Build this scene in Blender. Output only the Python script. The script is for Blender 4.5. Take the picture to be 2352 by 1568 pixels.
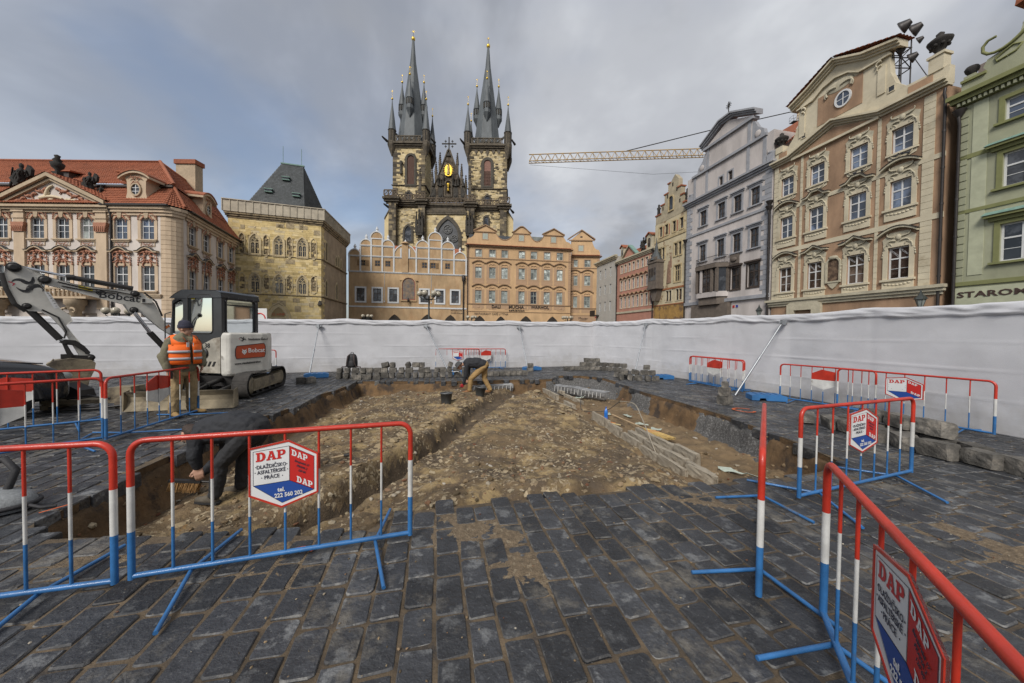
import bpy, bmesh, math, random
import numpy as np
from mathutils import Vector, Matrix, noise
from mathutils.geometry import tessellate_polygon
rnd = random.Random(7)
PI = math.pi
for o in list(bpy.data.objects): bpy.data.objects.remove(o)
SC = bpy.context.scene
COL = SC.collection
# ---------------------------------------------------------------- camera
EYE = 1.6
PITCH, ROLL = math.atan(17/784.0), math.atan(0.011)
cam = bpy.data.cameras.new('camera'); cam.lens = 12.0; cam.sensor_width = 36.0
cam.clip_start = 0.05; cam.clip_end = 3000
co = bpy.data.objects.new('camera', cam); COL.objects.link(co); SC.camera = co
_f = Vector((0, math.cos(PITCH), -math.sin(PITCH))); _r0 = Vector((1, 0, 0)); _u0 = _r0.cross(_f)
_r = math.cos(ROLL)*_r0 + math.sin(ROLL)*_u0; _u = -math.sin(ROLL)*_r0 + math.cos(ROLL)*_u0
co.matrix_world = Matrix(((_r.x, _u.x, -_f.x, 0), (_r.y, _u.y, -_f.y, 0), (_r.z, _u.z, -_f.z, EYE), (0, 0, 0, 1)))
# ---------------------------------------------------------------- light
SUN_DIR = Vector((-0.30, -0.70, 0.65)).normalized()          # towards the sun, behind the clouds
SUN_ELEV = math.asin(SUN_DIR.z); SUN_AZ = math.atan2(SUN_DIR.x, SUN_DIR.y)
sl = bpy.data.lights.new('sun', 'SUN'); sl.energy = 1.5; sl.angle = math.radians(22); sl.color = (1.0, 0.96, 0.90)
so = bpy.data.objects.new('sun', sl); COL.objects.link(so)
so.rotation_euler = SUN_DIR.to_track_quat('Z', 'Y').to_euler()
W = bpy.data.worlds.new('World'); SC.world = W; W.use_nodes = True
nt = W.node_tree; nt.nodes.clear()
def wn(t, **k):
 n = nt.nodes.new(t)
 for a, b in k.items(): setattr(n, a, b)
 return n
out = wn('ShaderNodeOutputWorld'); bgs = wn('ShaderNodeBackground'); bgc = wn('ShaderNodeBackground'); mx = wn('ShaderNodeMixShader')
sky = wn('ShaderNodeTexSky', sky_type='NISHITA', sun_disc=False, sun_elevation=SUN_ELEV, sun_rotation=SUN_AZ)
bgs.inputs['Strength'].default_value = 0.07; nt.links.new(sky.outputs[0], bgs.inputs[0])
tc = wn('ShaderNodeTexCoord'); sep = wn('ShaderNodeSeparateXYZ'); nt.links.new(tc.outputs['Generated'], sep.inputs[0])
def wmath(op, a, b=None):
 n = wn('ShaderNodeMath', operation=op)
 for i, v in enumerate((a, b)):
  if v is None: continue
  if isinstance(v, (int, float)): n.inputs[i].default_value = v
  else: nt.links.new(v, n.inputs[i])
 return n.outputs[0]
zz = wmath('ADD', wmath('MAXIMUM', sep.outputs[2], 0.0), 0.34)
cv = wn('ShaderNodeCombineXYZ'); nt.links.new(wmath('DIVIDE', sep.outputs[0], zz), cv.inputs[0]); nt.links.new(wmath('DIVIDE', sep.outputs[1], zz), cv.inputs[1])
cv.inputs[2].default_value = 3.7
def wnoise(scale, det, rough, dist, off):
 m = wn('ShaderNodeVectorMath', operation='ADD'); m.inputs[1].default_value = off; nt.links.new(cv.outputs[0], m.inputs[0])
 n = wn('ShaderNodeTexNoise'); n.inputs['Scale'].default_value = scale; n.inputs['Detail'].default_value = det
 n.inputs['Roughness'].default_value = rough; n.inputs['Distortion'].default_value = dist; nt.links.new(m.outputs[0], n.inputs['Vector'])
 return n.outputs['Fac']
def wramp(fac, stops):
 r = wn('ShaderNodeValToRGB'); r.color_ramp.interpolation = 'EASE'
 e = r.color_ramp.elements
 while len(e) < len(stops): e.new(0.5)
 for i, (p, c) in enumerate(stops): e[i].position = p; e[i].color = (*c, 1)
 nt.links.new(fac, r.inputs[0]); return r.outputs[0]
cl_col = wramp(wnoise(1.05, 6, 0.54, 0.3, (7.7, 3.1, 1)), [(0.30, (0.125, 0.129, 0.140)), (0.43, (0.175, 0.181, 0.195)), (0.54, (0.245, 0.253, 0.272)), (0.68, (0.34, 0.35, 0.365))])
nt.links.new(cl_col, bgc.inputs[0]); bgc.inputs['Strength'].default_value = 1.0
cover = wramp(wmath('ADD', wnoise(0.9, 5, 0.52, 0.3, (5.1, 0.4, 2.0)), wmath('MULTIPLY', sep.outputs[0], 0.13)), [(0.30, (0.35,)*3), (0.43, (0.72,)*3), (0.56, (0.98,)*3)])
nt.links.new(cover, mx.inputs[0]); nt.links.new(bgs.outputs[0], mx.inputs[1]); nt.links.new(bgc.outputs[0], mx.inputs[2]); nt.links.new(mx.outputs[0], out.inputs[0])
SC.view_settings.view_transform = 'Standard'; SC.view_settings.look = 'None'
SC.view_settings.exposure = 1.1; SC.view_settings.gamma = 1.0; SC.view_settings.use_curve_mapping = False
SC.render.engine = 'CYCLES'; SC.cycles.max_bounces = 5; SC.cycles.diffuse_bounces = 3; SC.cycles.glossy_bounces = 3
SC.cycles.transmission_bounces = 4; SC.cycles.transparent_max_bounces = 6; SC.cycles.use_denoising = True
SC.cycles.caustics_reflective = False; SC.cycles.caustics_refractive = False
# ---------------------------------------------------------------- materials
MATS = {}
def mat(name, col, rough=0.8, var=0.12, scale=3.0, bump=0.0, bscale=30.0, col2=None, c2=(0.5, 0.62), metal=0.0, spec=0.5, stain=0.0, stain_scale=0.6,
  island=0.0, coat=0.0, detail=5, stretch=None, world=False):
 """Principled material: two-tone fractal noise in object space, a large stain noise, optional tint per island and object, bump."""
 if name in MATS: return MATS[name]
 m = bpy.data.materials.new(name); m.use_nodes = True; t = m.node_tree; N = t.nodes; L = t.links
 b = N['Principled BSDF']; b.inputs['Roughness'].default_value = rough; b.inputs['Metallic'].default_value = metal
 b.inputs['Specular IOR Level'].default_value = spec; b.inputs['Coat Weight'].default_value = coat
 tcn = N.new('ShaderNodeTexCoord'); vec = N.new('ShaderNodeNewGeometry').outputs['Position'] if world else tcn.outputs['Object']
 if stretch:
  mp = N.new('ShaderNodeMapping'); mp.inputs['Scale'].default_value = stretch; L.new(vec, mp.inputs[0]); vec = mp.outputs[0]
 def nz(s, d=detail, r=0.6):
  n = N.new('ShaderNodeTexNoise'); n.inputs['Scale'].default_value = s; n.inputs['Detail'].default_value = d; n.inputs['Roughness'].default_value = r
  L.new(vec, n.inputs['Vector']); return n.outputs['Fac']
 def ramp(f, a, ca, bb, cb):
  r = N.new('ShaderNodeValToRGB'); e = r.color_ramp.elements; e[0].position = a; e[0].color = (*ca, 1); e[1].position = bb; e[1].color = (*cb, 1)
  L.new(f, r.inputs[0]); return r.outputs[0]
 def mix(mode, f, a, bcol):
  x = N.new('ShaderNodeMix'); x.data_type = 'RGBA'; x.blend_type = mode
  if isinstance(f, float): x.inputs[0].default_value = f
  else: L.new(f, x.inputs[0])
  L.new(a, x.inputs[6])
  if isinstance(bcol, tuple): x.inputs[7].default_value = (*bcol, 1)
  else: L.new(bcol, x.inputs[7])
  return x.outputs[2]
 lo = tuple(c*(1-var) for c in col); hi = tuple(min(1, c*(1+var)) for c in col)
 c = ramp(nz(scale), 0.3, lo, 0.7, hi)
 if col2: c = mix('MIX', ramp(nz(scale*0.73+0.1, 6, 0.65), c2[0], (0, 0, 0), c2[1], (1, 1, 1)), c, col2)
 if stain: c = mix('MULTIPLY', 1.0, c, ramp(nz(stain_scale, 4, 0.6), 0.35, (1-stain,)*3, 0.65, (1, 1, 1)))
 if island:
  g = N.new('ShaderNodeNewGeometry'); oi = N.new('ShaderNodeObjectInfo')
  a = N.new('ShaderNodeMath'); a.operation = 'ADD'; L.new(g.outputs['Random Per Island'], a.inputs[0]); L.new(oi.outputs['Random'], a.inputs[1])
  fr = N.new('ShaderNodeMath'); fr.operation = 'FRACT'; L.new(a.outputs[0], fr.inputs[0])
  c = mix('MULTIPLY', 1.0, c, ramp(fr.outputs[0], 0.0, (1-island,)*3, 1.0, (1+island*0.6,)*3))
 L.new(c, b.inputs['Base Color'])
 if bump:
  bn = N.new('ShaderNodeBump'); bn.inputs['Strength'].default_value = bump; bn.inputs['Distance'].default_value = 0.02
  L.new(nz(bscale, 4, 0.6), bn.inputs['Height']); L.new(bn.outputs[0], b.inputs['Normal'])
 MATS[name] = m; return m
def mat_island(name, stops, rough=0.9, scale=2.0, var=0.25, bump=0.3, bscale=8.0):
 """Stone blocks: one colour per block (Random Per Island through a ramp), weathered by noise."""
 if name in MATS: return MATS[name]
 m = bpy.data.materials.new(name); m.use_nodes = True; t = m.node_tree; N = t.nodes; L = t.links
 b = N['Principled BSDF']; b.inputs['Roughness'].default_value = rough; b.inputs['Specular IOR Level'].default_value = 0.25
 g = N.new('ShaderNodeNewGeometry'); tcn = N.new('ShaderNodeTexCoord')
 r = N.new('ShaderNodeValToRGB'); r.color_ramp.interpolation = 'LINEAR'; e = r.color_ramp.elements
 while len(e) < len(stops): e.new(0.5)
 for i, (p, c) in enumerate(stops): e[i].position = p; e[i].color = (*c, 1)
 n2 = N.new('ShaderNodeTexNoise'); n2.inputs['Scale'].default_value = 0.35; n2.inputs['Detail'].default_value = 4; L.new(tcn.outputs['Object'], n2.inputs['Vector'])
 ma = N.new('ShaderNodeMath'); ma.operation = 'MULTIPLY_ADD'; L.new(n2.outputs['Fac'], ma.inputs[0]); ma.inputs[1].default_value = 0.9
 sb = N.new('ShaderNodeMath'); sb.operation = 'SUBTRACT'; L.new(g.outputs['Random Per Island'], sb.inputs[0]); sb.inputs[1].default_value = 0.45
 L.new(sb.outputs[0], ma.inputs[2]); L.new(ma.outputs[0], r.inputs[0])
 n1 = N.new('ShaderNodeTexNoise'); n1.inputs['Scale'].default_value = scale; n1.inputs['Detail'].default_value = 6; L.new(tcn.outputs['Object'], n1.inputs['Vector'])
 r1 = N.new('ShaderNodeValToRGB'); r1.color_ramp.elements[0].position = 0.3; r1.color_ramp.elements[0].color = ((1-var,)*3)+(1,); r1.color_ramp.elements[1].position = 0.68
 L.new(n1.outputs['Fac'], r1.inputs[0])
 x = N.new('ShaderNodeMix'); x.data_type = 'RGBA'; x.blend_type = 'MULTIPLY'; x.inputs[0].default_value = 1.0; L.new(r.outputs[0], x.inputs[6]); L.new(r1.outputs[0], x.inputs[7])
 L.new(x.outputs[2], b.inputs['Base Color'])
 bn = N.new('ShaderNodeBump'); bn.inputs['Strength'].default_value = bump; bn.inputs['Distance'].default_value = 0.05
 n3 = N.new('ShaderNodeTexNoise'); n3.inputs['Scale'].default_value = bscale; n3.inputs['Detail'].default_value = 4; L.new(tcn.outputs['Object'], n3.inputs['Vector'])
 L.new(n3.outputs['Fac'], bn.inputs['Height']); L.new(bn.outputs[0], b.inputs['Normal'])
 MATS[name] = m; return m
def flat(name, col, rough=0.6, metal=0.0, spec=0.5): return mat(name, col, rough, 0.05, 2.0, metal=metal, spec=spec)
# ---------------------------------------------------------------- mesh builder
class MB:
 def __init__(s): s.v = []; s.f = []; s.m = []; s.sm = []
 def add(s, vs, fs, mi=0, smooth=False, M=None):
  k = len(s.v)
  if M is not None: vs = [M @ Vector(p) for p in vs]
  s.v += [tuple(p) for p in vs]; s.f += [tuple(i+k for i in f) for f in fs]; s.m += [mi]*len(fs); s.sm += [smooth]*len(fs)
  return s
 def box(s, x0, x1, y0, y1, z0, z1, mi=0, M=None):
  vs = [(x0,y0,z0),(x1,y0,z0),(x1,y1,z0),(x0,y1,z0),(x0,y0,z1),(x1,y0,z1),(x1,y1,z1),(x0,y1,z1)]
  return s.add(vs, [(0,3,2,1),(4,5,6,7),(0,1,5,4),(1,2,6,5),(2,3,7,6),(3,0,4,7)], mi, False, M)
 def prism(s, poly, y0, y1, mi=0, M=None, smooth_side=False, axis='y'):
  """polygon in (x, z), extruded from y0 (front) to y1; concave outlines allowed"""
  n = len(poly)
  P = (lambda p, y: (p[0], y, p[1])) if axis == 'y' else ((lambda p, y: (p[0], p[1], y)) if axis == 'z' else (lambda p, y: (y, p[0], p[1])))
  vs = [P(p, y0) for p in poly]+[P(p, y1) for p in poly]
  tri = tessellate_polygon([[Vector((p[0], p[1], 0)) for p in poly]])
  fs = [tuple(t) for t in tri]+[tuple(i+n for i in reversed(t)) for t in tri]
  s.add(vs, fs, mi, False, M)
  k = len(s.v)-2*n
  for i in range(n):
   j = (i+1) % n
   s.f.append((k+i, k+j, k+n+j, k+n+i)); s.m.append(mi); s.sm.append(smooth_side)
  return s
 def tube(s, path, r, n=8, mi=0, caps=True, M=None, closed=False):
  path = [Vector(p) for p in path]; k = len(path)
  rr = r if isinstance(r, (list, tuple)) else [r]*k
  vs = []; prev = None
  for i, p in enumerate(path):
   a = path[i-1] if (i > 0 or closed) else p; b = path[(i+1) % k] if (i < k-1 or closed) else p
   d = (b-a)
   d = d.normalized() if d.length > 1e-9 else Vector((0, 0, 1))
   if prev is None: up = Vector((0, 0, 1)) if abs(d.z) < 0.9 else Vector((1, 0, 0)); u = d.cross(up).normalized()
   else:
    u = prev-d*prev.dot(d); u = u.normalized() if u.length > 1e-6 else d.orthogonal().normalized()
   prev = u; w = d.cross(u)
   for j in range(n):
    an = 2*PI*j/n; vs.append(p+(u*math.cos(an)+w*math.sin(an))*rr[i])
  fs = []
  for i in range(k if closed else k-1):
   i2 = (i+1) % k
   for j in range(n): fs.append((i*n+j, i*n+(j+1) % n, i2*n+(j+1) % n, i2*n+j))
  s.add(vs, fs, mi, True, M)
  if caps and not closed:
   q = len(s.v); s.v += s.v[q-len(vs):q-len(vs)+n]+s.v[q-n:]
   s.f += [tuple(q+j for j in reversed(range(n))), tuple(q+n+j for j in range(n))]; s.m += [mi, mi]; s.sm += [False, False]
  return s
 def lathe(s, prof, n=12, c=(0, 0, 0), mi=0, M=None, smooth=True, sq=None):
  """profile of (radius, z); sq=4 gives a square plan (rotated so that sides face x and y)"""
  vs = []; off = PI/n if sq else 0
  for r, z in prof:
   for j in range(n): a = 2*PI*j/n+off; vs.append((c[0]+r*math.cos(a), c[1]+r*math.sin(a), c[2]+z))
  fs = [(i*n+j, i*n+(j+1) % n, (i+1)*n+(j+1) % n, (i+1)*n+j) for i in range(len(prof)-1) for j in range(n)]
  s.add(vs, fs, mi, smooth, M); return s.add(vs[:n]+vs[-n:], [tuple(reversed(range(n))), tuple(range(n, 2*n))], mi, False, M)
 def ball(s, c, r, n=10, mi=0, M=None):
  rx, ry, rz = r if isinstance(r, tuple) else (r, r, r); vs = []; m = max(4, n//2+1)
  for i in range(m+1):
   th = PI*i/m
   for j in range(n): vs.append((c[0]+rx*math.sin(th)*math.cos(2*PI*j/n), c[1]+ry*math.sin(th)*math.sin(2*PI*j/n), c[2]-rz*math.cos(th)))
  fs = [(i*n+j, i*n+(j+1) % n, (i+1)*n+(j+1) % n, (i+1)*n+j) for i in range(m) for j in range(n)]
  return s.add(vs, fs, mi, True, M)
 def arch(s, cx, z0, w, h, kind='round', n=10):
  return arch_pts(cx, z0, w, h, kind, n)
 def mesh(s, name, mats):
  me = bpy.data.meshes.new(name); me.from_pydata(s.v, [], s.f)
  for m in (mats if isinstance(mats, (list, tuple)) else [mats]): me.materials.append(m)
  if len(me.polygons):
   me.polygons.foreach_set('material_index', s.m); me.polygons.foreach_set('use_smooth', s.sm)
  me.update(); return me
 def build(s, name, mats, parent=None, loc=None, M=None, kind=None):
  return put(name, s.mesh(name, mats), parent, loc, M, kind)
def put(name, me, parent=None, loc=None, M=None, kind=None):
 o = bpy.data.objects.new(name, me); COL.objects.link(o)
 if parent is not None: o.parent = parent
 if M is not None: o.matrix_local = M
 elif loc is not None: o.location = loc
 if kind: o['kind'] = kind
 return o
def arch_pts(cx, z0, w, h, kind='round', n=10):
 """outline of an opening: straight jambs, then a round, flat-segment or pointed head; h is the full height"""
 hw = w/2; pts = [(cx-hw, z0), (cx+hw, z0)]
 if kind == 'point':
  rise = w*0.87; sp = z0+h-rise
  for i in range(n+1):
   a = (PI/3)*i/n; pts.append((cx-hw+w*math.cos(a), sp+w*math.sin(a)))
  for i in range(1, n+1):
   a = PI*2/3+(PI/3)*i/n; pts.append((cx+hw+w*math.cos(a), sp+w*math.sin(a)))
 else:
  rise = hw if kind == 'round' else w*0.18; sp = z0+h-rise
  for i in range(n+1):
   a = PI*i/n; pts.append((cx+hw*math.cos(a), sp+rise*math.sin(a)))
 return pts
def ring(mb, outer, inner, y0, y1, mi=0):
 """frame between two outlines with the same number of points, from y0 (front) to y1"""
 n = len(outer); vs = [(p[0], y0, p[1]) for p in outer]+[(p[0], y0, p[1]) for p in inner]+[(p[0], y1, p[1]) for p in outer]+[(p[0], y1, p[1]) for p in inner]
 fs = []
 for i in range(n):
  j = (i+1) % n
  fs += [(i, j, n+j, n+i), (i, 2*n+i, 2*n+j, j), (n+i, n+j, 3*n+j, 3*n+i)]
 mb.add(vs, fs, mi)
def grow(pts, d):
 """offset an outline outwards by d about its own edges (counter-clockwise or clockwise alike)"""
 n = len(pts); area = sum(pts[i][0]*pts[(i+1) % n][1]-pts[(i+1) % n][0]*pts[i][1] for i in range(n)); sg = 1 if area > 0 else -1; res = []
 for i in range(n):
  a, p, b = Vector(pts[i-1]), Vector(pts[i]), Vector(pts[(i+1) % n])
  e1 = (p-a); e2 = (b-p)
  n1 = Vector((e1.y, -e1.x)).normalized() if e1.length > 1e-9 else Vector((0, 0)); n2 = Vector((e2.y, -e2.x)).normalized() if e2.length > 1e-9 else n1
  if n1.length < 0.5: n1 = n2
  q = n1+n2; q = q/max(0.35, q.dot(q)/2) if q.length > 1e-6 else n1
  res.append((p.x+sg*d*q.x, p.y+sg*d*q.y))
 return res
def thing(name, label, cat, loc=(0, 0, 0), rotz=0.0, group=None):
 o = bpy.data.objects.new(name, None); COL.objects.link(o); o.empty_display_size = 0.2
 o.location = loc; o.rotation_euler = (0, 0, rotz); tag(o, label, cat, group); return o
def tag(o, label, cat, group=None):
 o['label'] = label; o['category'] = cat
 if group: o['group'] = group
 return o
def nth(k): return ('first second third fourth fifth sixth seventh eighth ninth tenth eleventh twelfth thirteenth fourteenth fifteenth sixteenth seventeenth eighteenth nineteenth twentieth'.split()+['%dth' % q if q not in (21,22,23) else {21:'21st',22:'22nd',23:'23rd'}[q] for q in range(21, 60)])[k]
def struct(o): o['kind'] = 'structure'; return o
def copy_tree(o, parent=None):
 c = o.copy(); COL.objects.link(c); c.parent = parent
 for ch in [x for x in KIDS.get(o.name, [])]: copy_tree(ch, c)
 return c
KIDS = {}
def index_kids(root):
 KIDS.clear(); st = [root]
 while st:
  a = st.pop(); KIDS[a.name] = list(a.children); st += KIDS[a.name]
def text(name, body, size, m, parent, M, extrude=0.004, align='CENTER', bold=0.0, xs=1.0, spacing=1.0):
 """raised lettering as a mesh lying in the (x, z) plane, facing -y"""
 cu = bpy.data.curves.new(name, 'FONT'); cu.body = body; cu.size = size; cu.extrude = extrude; cu.align_x = align; cu.align_y = 'CENTER'
 cu.offset = bold; cu.resolution_u = 2; cu.space_character = spacing
 tmp = bpy.data.objects.new(name, cu); me = bpy.data.meshes.new_from_object(tmp); bpy.data.objects.remove(tmp); bpy.data.curves.remove(cu)
 me.name = name; me.materials.clear(); me.materials.append(m)
 return put(name, me, parent, M=M @ Matrix.Rotation(PI/2, 4, 'X') @ Matrix.Diagonal((xs, 1, 1, 1)))
T = Matrix.Translation
def TR(x, y, z, rz=0.0, rx=0.0, ry=0.0): return T((x, y, z)) @ Matrix.Rotation(rz, 4, 'Z') @ Matrix.Rotation(ry, 4, 'Y') @ Matrix.Rotation(rx, 4, 'X')
# ---------------------------------------------------------------- ground, setts and pit
PIT = [(-3.95,2.80),(-3.63,2.56),(-3.34,2.60),(-2.46,2.64),(-1.94,2.66),(-1.22,2.66),(-0.95,3.02),(-0.2,3.22),(0.65,3.38),(1.51,3.58),(2.24,3.68),(2.62,3.80),(3.15,3.88),
       (3.6,4.02),(4.25,4.25),(4.36,5.1),(4.34,6.04),(4.38,6.59),(4.10,8.14),(3.75,9.6),(3.62,11.4),(3.45,12.7),(2.7,13.4),(1.75,13.3),(1.45,12.3),(0.4,12.0),(-0.14,11.95),
       (-1.38,11.55),(-3.2,11.35),(-5.15,11.2),(-4.95,10.2),(-4.86,9.4),(-4.95,8.7),(-4.64,7.5),(-4.68,6.45),(-4.5,4.95),(-4.26,3.77),(-4.0,3.11)]
FENCE = [(-17.0,10.3),(4.2,17.6),(6.0,13.7),(7.55,9.25),(8.25,5.45),(8.75,2.2)]
ENCL = [(-17.0,-1.5),(8.95,-1.5),(8.95,2.2),(8.45,5.45),(7.75,9.35),(6.2,13.8),(4.3,17.8),(-17.0,10.5)]
def inside(poly, x, y):
 c = False; n = len(poly)
 for i in range(n):
  x1, y1 = poly[i]; x2, y2 = poly[i-1]
  if (y1 > y) != (y2 > y) and x < (x2-x1)*(y-y1)/(y2-y1)+x1: c = not c
 return c
def dist_poly_np(poly, X, Y):
 d = np.full(X.shape, 1e9); n = len(poly); c = np.zeros(X.shape, bool)
 for i in range(n):
  x1, y1 = poly[i-1]; x2, y2 = poly[i]; dx, dy = x2-x1, y2-y1; t = np.clip(((X-x1)*dx+(Y-y1)*dy)/(dx*dx+dy*dy), 0, 1)
  d = np.minimum(d, np.hypot(X-x1-t*dx, Y-y1-t*dy))
  with np.errstate(divide='ignore', invalid='ignore'): c ^= ((y1 > Y) != (y2 > Y)) & (X < (x2-x1)*(Y-y1)/(y2-y1+1e-12)+x1)
 return np.where(c, d, -d)
def dist_line_np(pts, X, Y):
 """distance to a polyline, signed (+ right of its direction), and the running parameter"""
 d = np.full(X.shape, 1e9); sg = np.zeros(X.shape); par = np.zeros(X.shape); acc = 0.0
 for (x1, y1), (x2, y2) in zip(pts[:-1], pts[1:]):
  dx, dy = x2-x1, y2-y1; L = math.hypot(dx, dy); t = np.clip(((X-x1)*dx+(Y-y1)*dy)/(L*L), 0, 1)
  e = np.hypot(X-x1-t*dx, Y-y1-t*dy); s = np.sign((X-x1)*dy-(Y-y1)*dx); k = e < d
  d = np.where(k, e, d); sg = np.where(k, s, sg); par = np.where(k, acc+t*L, par); acc += L
 return d, sg, par
M_SAND = mat('joint_sand', (0.135,0.098,0.06), 0.95, 0.35, 9.0, 0.5, 60, col2=(0.06,0.05,0.042), c2=(0.50,0.66), stain=0.45, stain_scale=0.9)
M_FAR = mat('far_paving', (0.06,0.06,0.062), 0.7, 0.25, 2.0)
def sett_material():
 m = mat('basalt_sett', (0.042,0.044,0.049), 0.5, 0.35, 7.0, 0.9, 26.0, col2=(0.135,0.138,0.14), c2=(0.555,0.625), island=0.5, stain=0.3, stain_scale=0.55, detail=8, world=True)
 t = m.node_tree; N = t.nodes; L = t.links; b = N['Principled BSDF']
 tcn = N.new('ShaderNodeTexCoord'); gm = N.new('ShaderNodeNewGeometry')
 n = N.new('ShaderNodeTexNoise'); n.inputs['Scale'].default_value = 2.3; n.inputs['Detail'].default_value = 5; L.new(gm.outputs['Position'], n.inputs['Vector'])
 r = N.new('ShaderNodeMapRange'); r.inputs[1].default_value = 0.35; r.inputs[2].default_value = 0.65; r.inputs[3].default_value = 0.30; r.inputs[4].default_value = 0.68
 L.new(n.outputs['Fac'], r.inputs[0]); L.new(r.outputs[0], b.inputs['Roughness'])
 # fine pale specks and dried sand smears lie in world space, across neighbouring setts
 sp = N.new('ShaderNodeTexNoise'); sp.inputs['Scale'].default_value = 95; sp.inputs['Detail'].default_value = 2; L.new(gm.outputs['Position'], sp.inputs['Vector'])
 sr = N.new('ShaderNodeValToRGB'); sr.color_ramp.elements[0].position = 0.66; sr.color_ramp.elements[1].position = 0.74; L.new(sp.outputs['Fac'], sr.inputs[0])
 sm = N.new('ShaderNodeTexNoise'); sm.inputs['Scale'].default_value = 1.4; sm.inputs['Detail'].default_value = 8; sm.inputs['Roughness'].default_value = 0.72; L.new(gm.outputs['Position'], sm.inputs['Vector'])
 mr = N.new('ShaderNodeValToRGB'); mr.color_ramp.elements[0].position = 0.535; mr.color_ramp.elements[1].position = 0.68; L.new(sm.outputs['Fac'], mr.inputs[0])
 src = b.inputs['Base Color'].links[0].from_socket
 x1 = N.new('ShaderNodeMix'); x1.data_type = 'RGBA'; L.new(mr.outputs[0], x1.inputs[0]); L.new(src, x1.inputs[6]); x1.inputs[7].default_value = (0.165,0.148,0.120,1)
 mu = N.new('ShaderNodeMath'); mu.operation = 'MULTIPLY'; mu.inputs[1].default_value = 0.6; L.new(sr.outputs[0], mu.inputs[0])
 x2 = N.new('ShaderNodeMix'); x2.data_type = 'RGBA'; L.new(mu.outputs[0], x2.inputs[0]); L.new(x1.outputs[2], x2.inputs[6]); x2.inputs[7].default_value = (0.17,0.17,0.165,1)
 L.new(x2.outputs[2], b.inputs['Base Color']); return m
M_SETT = sett_material(); M_WORN = mat('worn_sett_edge', (0.07,0.07,0.072), 0.7, 0.4, 14.0, 0.6, 40, col2=(0.17,0.165,0.155), c2=(0.5,0.6), island=0.4, world=True)
# joint sand sheet with the pit cut out, and a skirt of cut soil round the hole
big = [(-17.4,-3.0),(9.4,-3.0),(9.4,2.2),(8.8,6),(6.4,14.0),(4.4,18.1),(-17.4,10.8)]
tri = tessellate_polygon([[Vector((*p, 0)) for p in big], [Vector((*p, 0)) for p in PIT]])
vs = [(*p, -0.009) for p in big]+[(*p, -0.009) for p in PIT]
mb = MB(); mb.add(vs, [tuple(t) for t in tri])
paving = struct(mb.build('paving', M_SAND))
mb = MB(); n = len(PIT)
mb.add([(*p, -0.016) for p in PIT]+[(*p, -0.22) for p in PIT], [(i, (i+1) % n, n+(i+1) % n, n+i) for i in range(n)])
M_CLAY = mat('clay_soil', (0.155,0.092,0.042), 0.95, 0.40, 3.2, 0.9, 22, col2=(0.055,0.038,0.026), c2=(0.5,0.62), stain=0.35, stain_scale=1.2)
mb.build('bedding', M_CLAY, paving)
# ground beyond the enclosure, out to the horizon
mb = MB(); R = 1500
bo = [(-R,-R),(R,-R),(R,R),(-R,R)]
tri = tessellate_polygon([[Vector((*p, 0)) for p in bo], [Vector((*p, 0)) for p in big]])
mb.add([(*p, -0.02) for p in bo]+[(*p, -0.02) for p in big], [tuple(t) for t in tri])
struct(mb.build('ground', M_FAR))
# setts: rows run towards the far end of the square, staggered
RV = np.array([-0.2245, 1.0]); RV /= np.hypot(*RV); RW = np.array([RV[1], -RV[0]])
def sett_outline(L, wd, r):
 """irregular rounded rectangle of 12 points, long side along local y"""
 a, b = wd/2, L/2; c = r.uniform(0.014,0.032); p = []
 for sx, sy in ((1,-1),(1,1),(-1,1),(-1,-1)):
  corner = [(sx*a, sy*(b-c)), (sx*(a-c*0.3), sy*(b-c*0.3)), (sx*(a-c), sy*b)]
  if sx*sy > 0: pass
  else: corner = corner[::-1]
  p += corner
 return [(x+r.uniform(-0.005,0.004), y+r.uniform(-0.006,0.004)) for x, y in p]
def sett_geo(L, wd, r):
 o = sett_outline(L, wd, r); n = len(o); vs = []
 tx, ty = r.uniform(-0.02,0.02), r.uniform(-0.015,0.015)
 for k, (ins, z) in enumerate(((0.011, 0.0), (0.003, -0.008), (0.0, -0.03), (-0.003, -0.15))):
  for x, y in o:
   l = math.hypot(x, y); q = (l-ins)/l; zz = z+(x*tx+y*ty if k < 3 else 0)
   if k == 0: zz += r.uniform(-0.003,0.002)
   vs.append((x*q, y*q, zz))
 vs.append((r.uniform(-.03,.03), r.uniform(-.05,.05), r.uniform(-0.002,0.003))); c = len(vs)-1
 fs = [(j, (j+1) % n, c) for j in range(n)]
 for k in range(3): fs += [((k+1)*n+j, (k+1)*n+(j+1) % n, k*n+(j+1) % n, k*n+j) for j in range(n)]
 return vs, fs
VARS = [sett_geo(0.285, 0.17, rnd) for _ in range(14)]
cells = []
u = -19.0
while u < 12.0:
 wd = rnd.uniform(0.166, 0.200); v = -6.0+rnd.uniform(0, 0.3)
 while v < 20.0:
  L = rnd.uniform(0.20, 0.335)
  c = RW*(u+wd/2)+RV*(v+L/2)
  if inside(ENCL, c[0], c[1]) and not inside(PIT, c[0]+0.0, c[1]-0.02):
   cells.append((c[0], c[1], wd-rnd.uniform(0.009,0.021), L-rnd.uniform(0.004,0.016)))
  v += L
 u += wd
def in_frame(x, y):
 p = Vector((x, y, 0))-Vector((0, 0, EYE)); d = p.dot(_f)
 if d < 0.3: return False
 return abs(p.dot(_r)/d) < 1.52 and abs(p.dot(_u)/d) < 1.02
RZ = math.atan2(-RV[0], RV[1])
vis = sorted((c for c in cells if in_frame(c[0], c[1])), key=lambda c: math.hypot(c[0], c[1]))
near = set(vis[:300]); meshes = []
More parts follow.
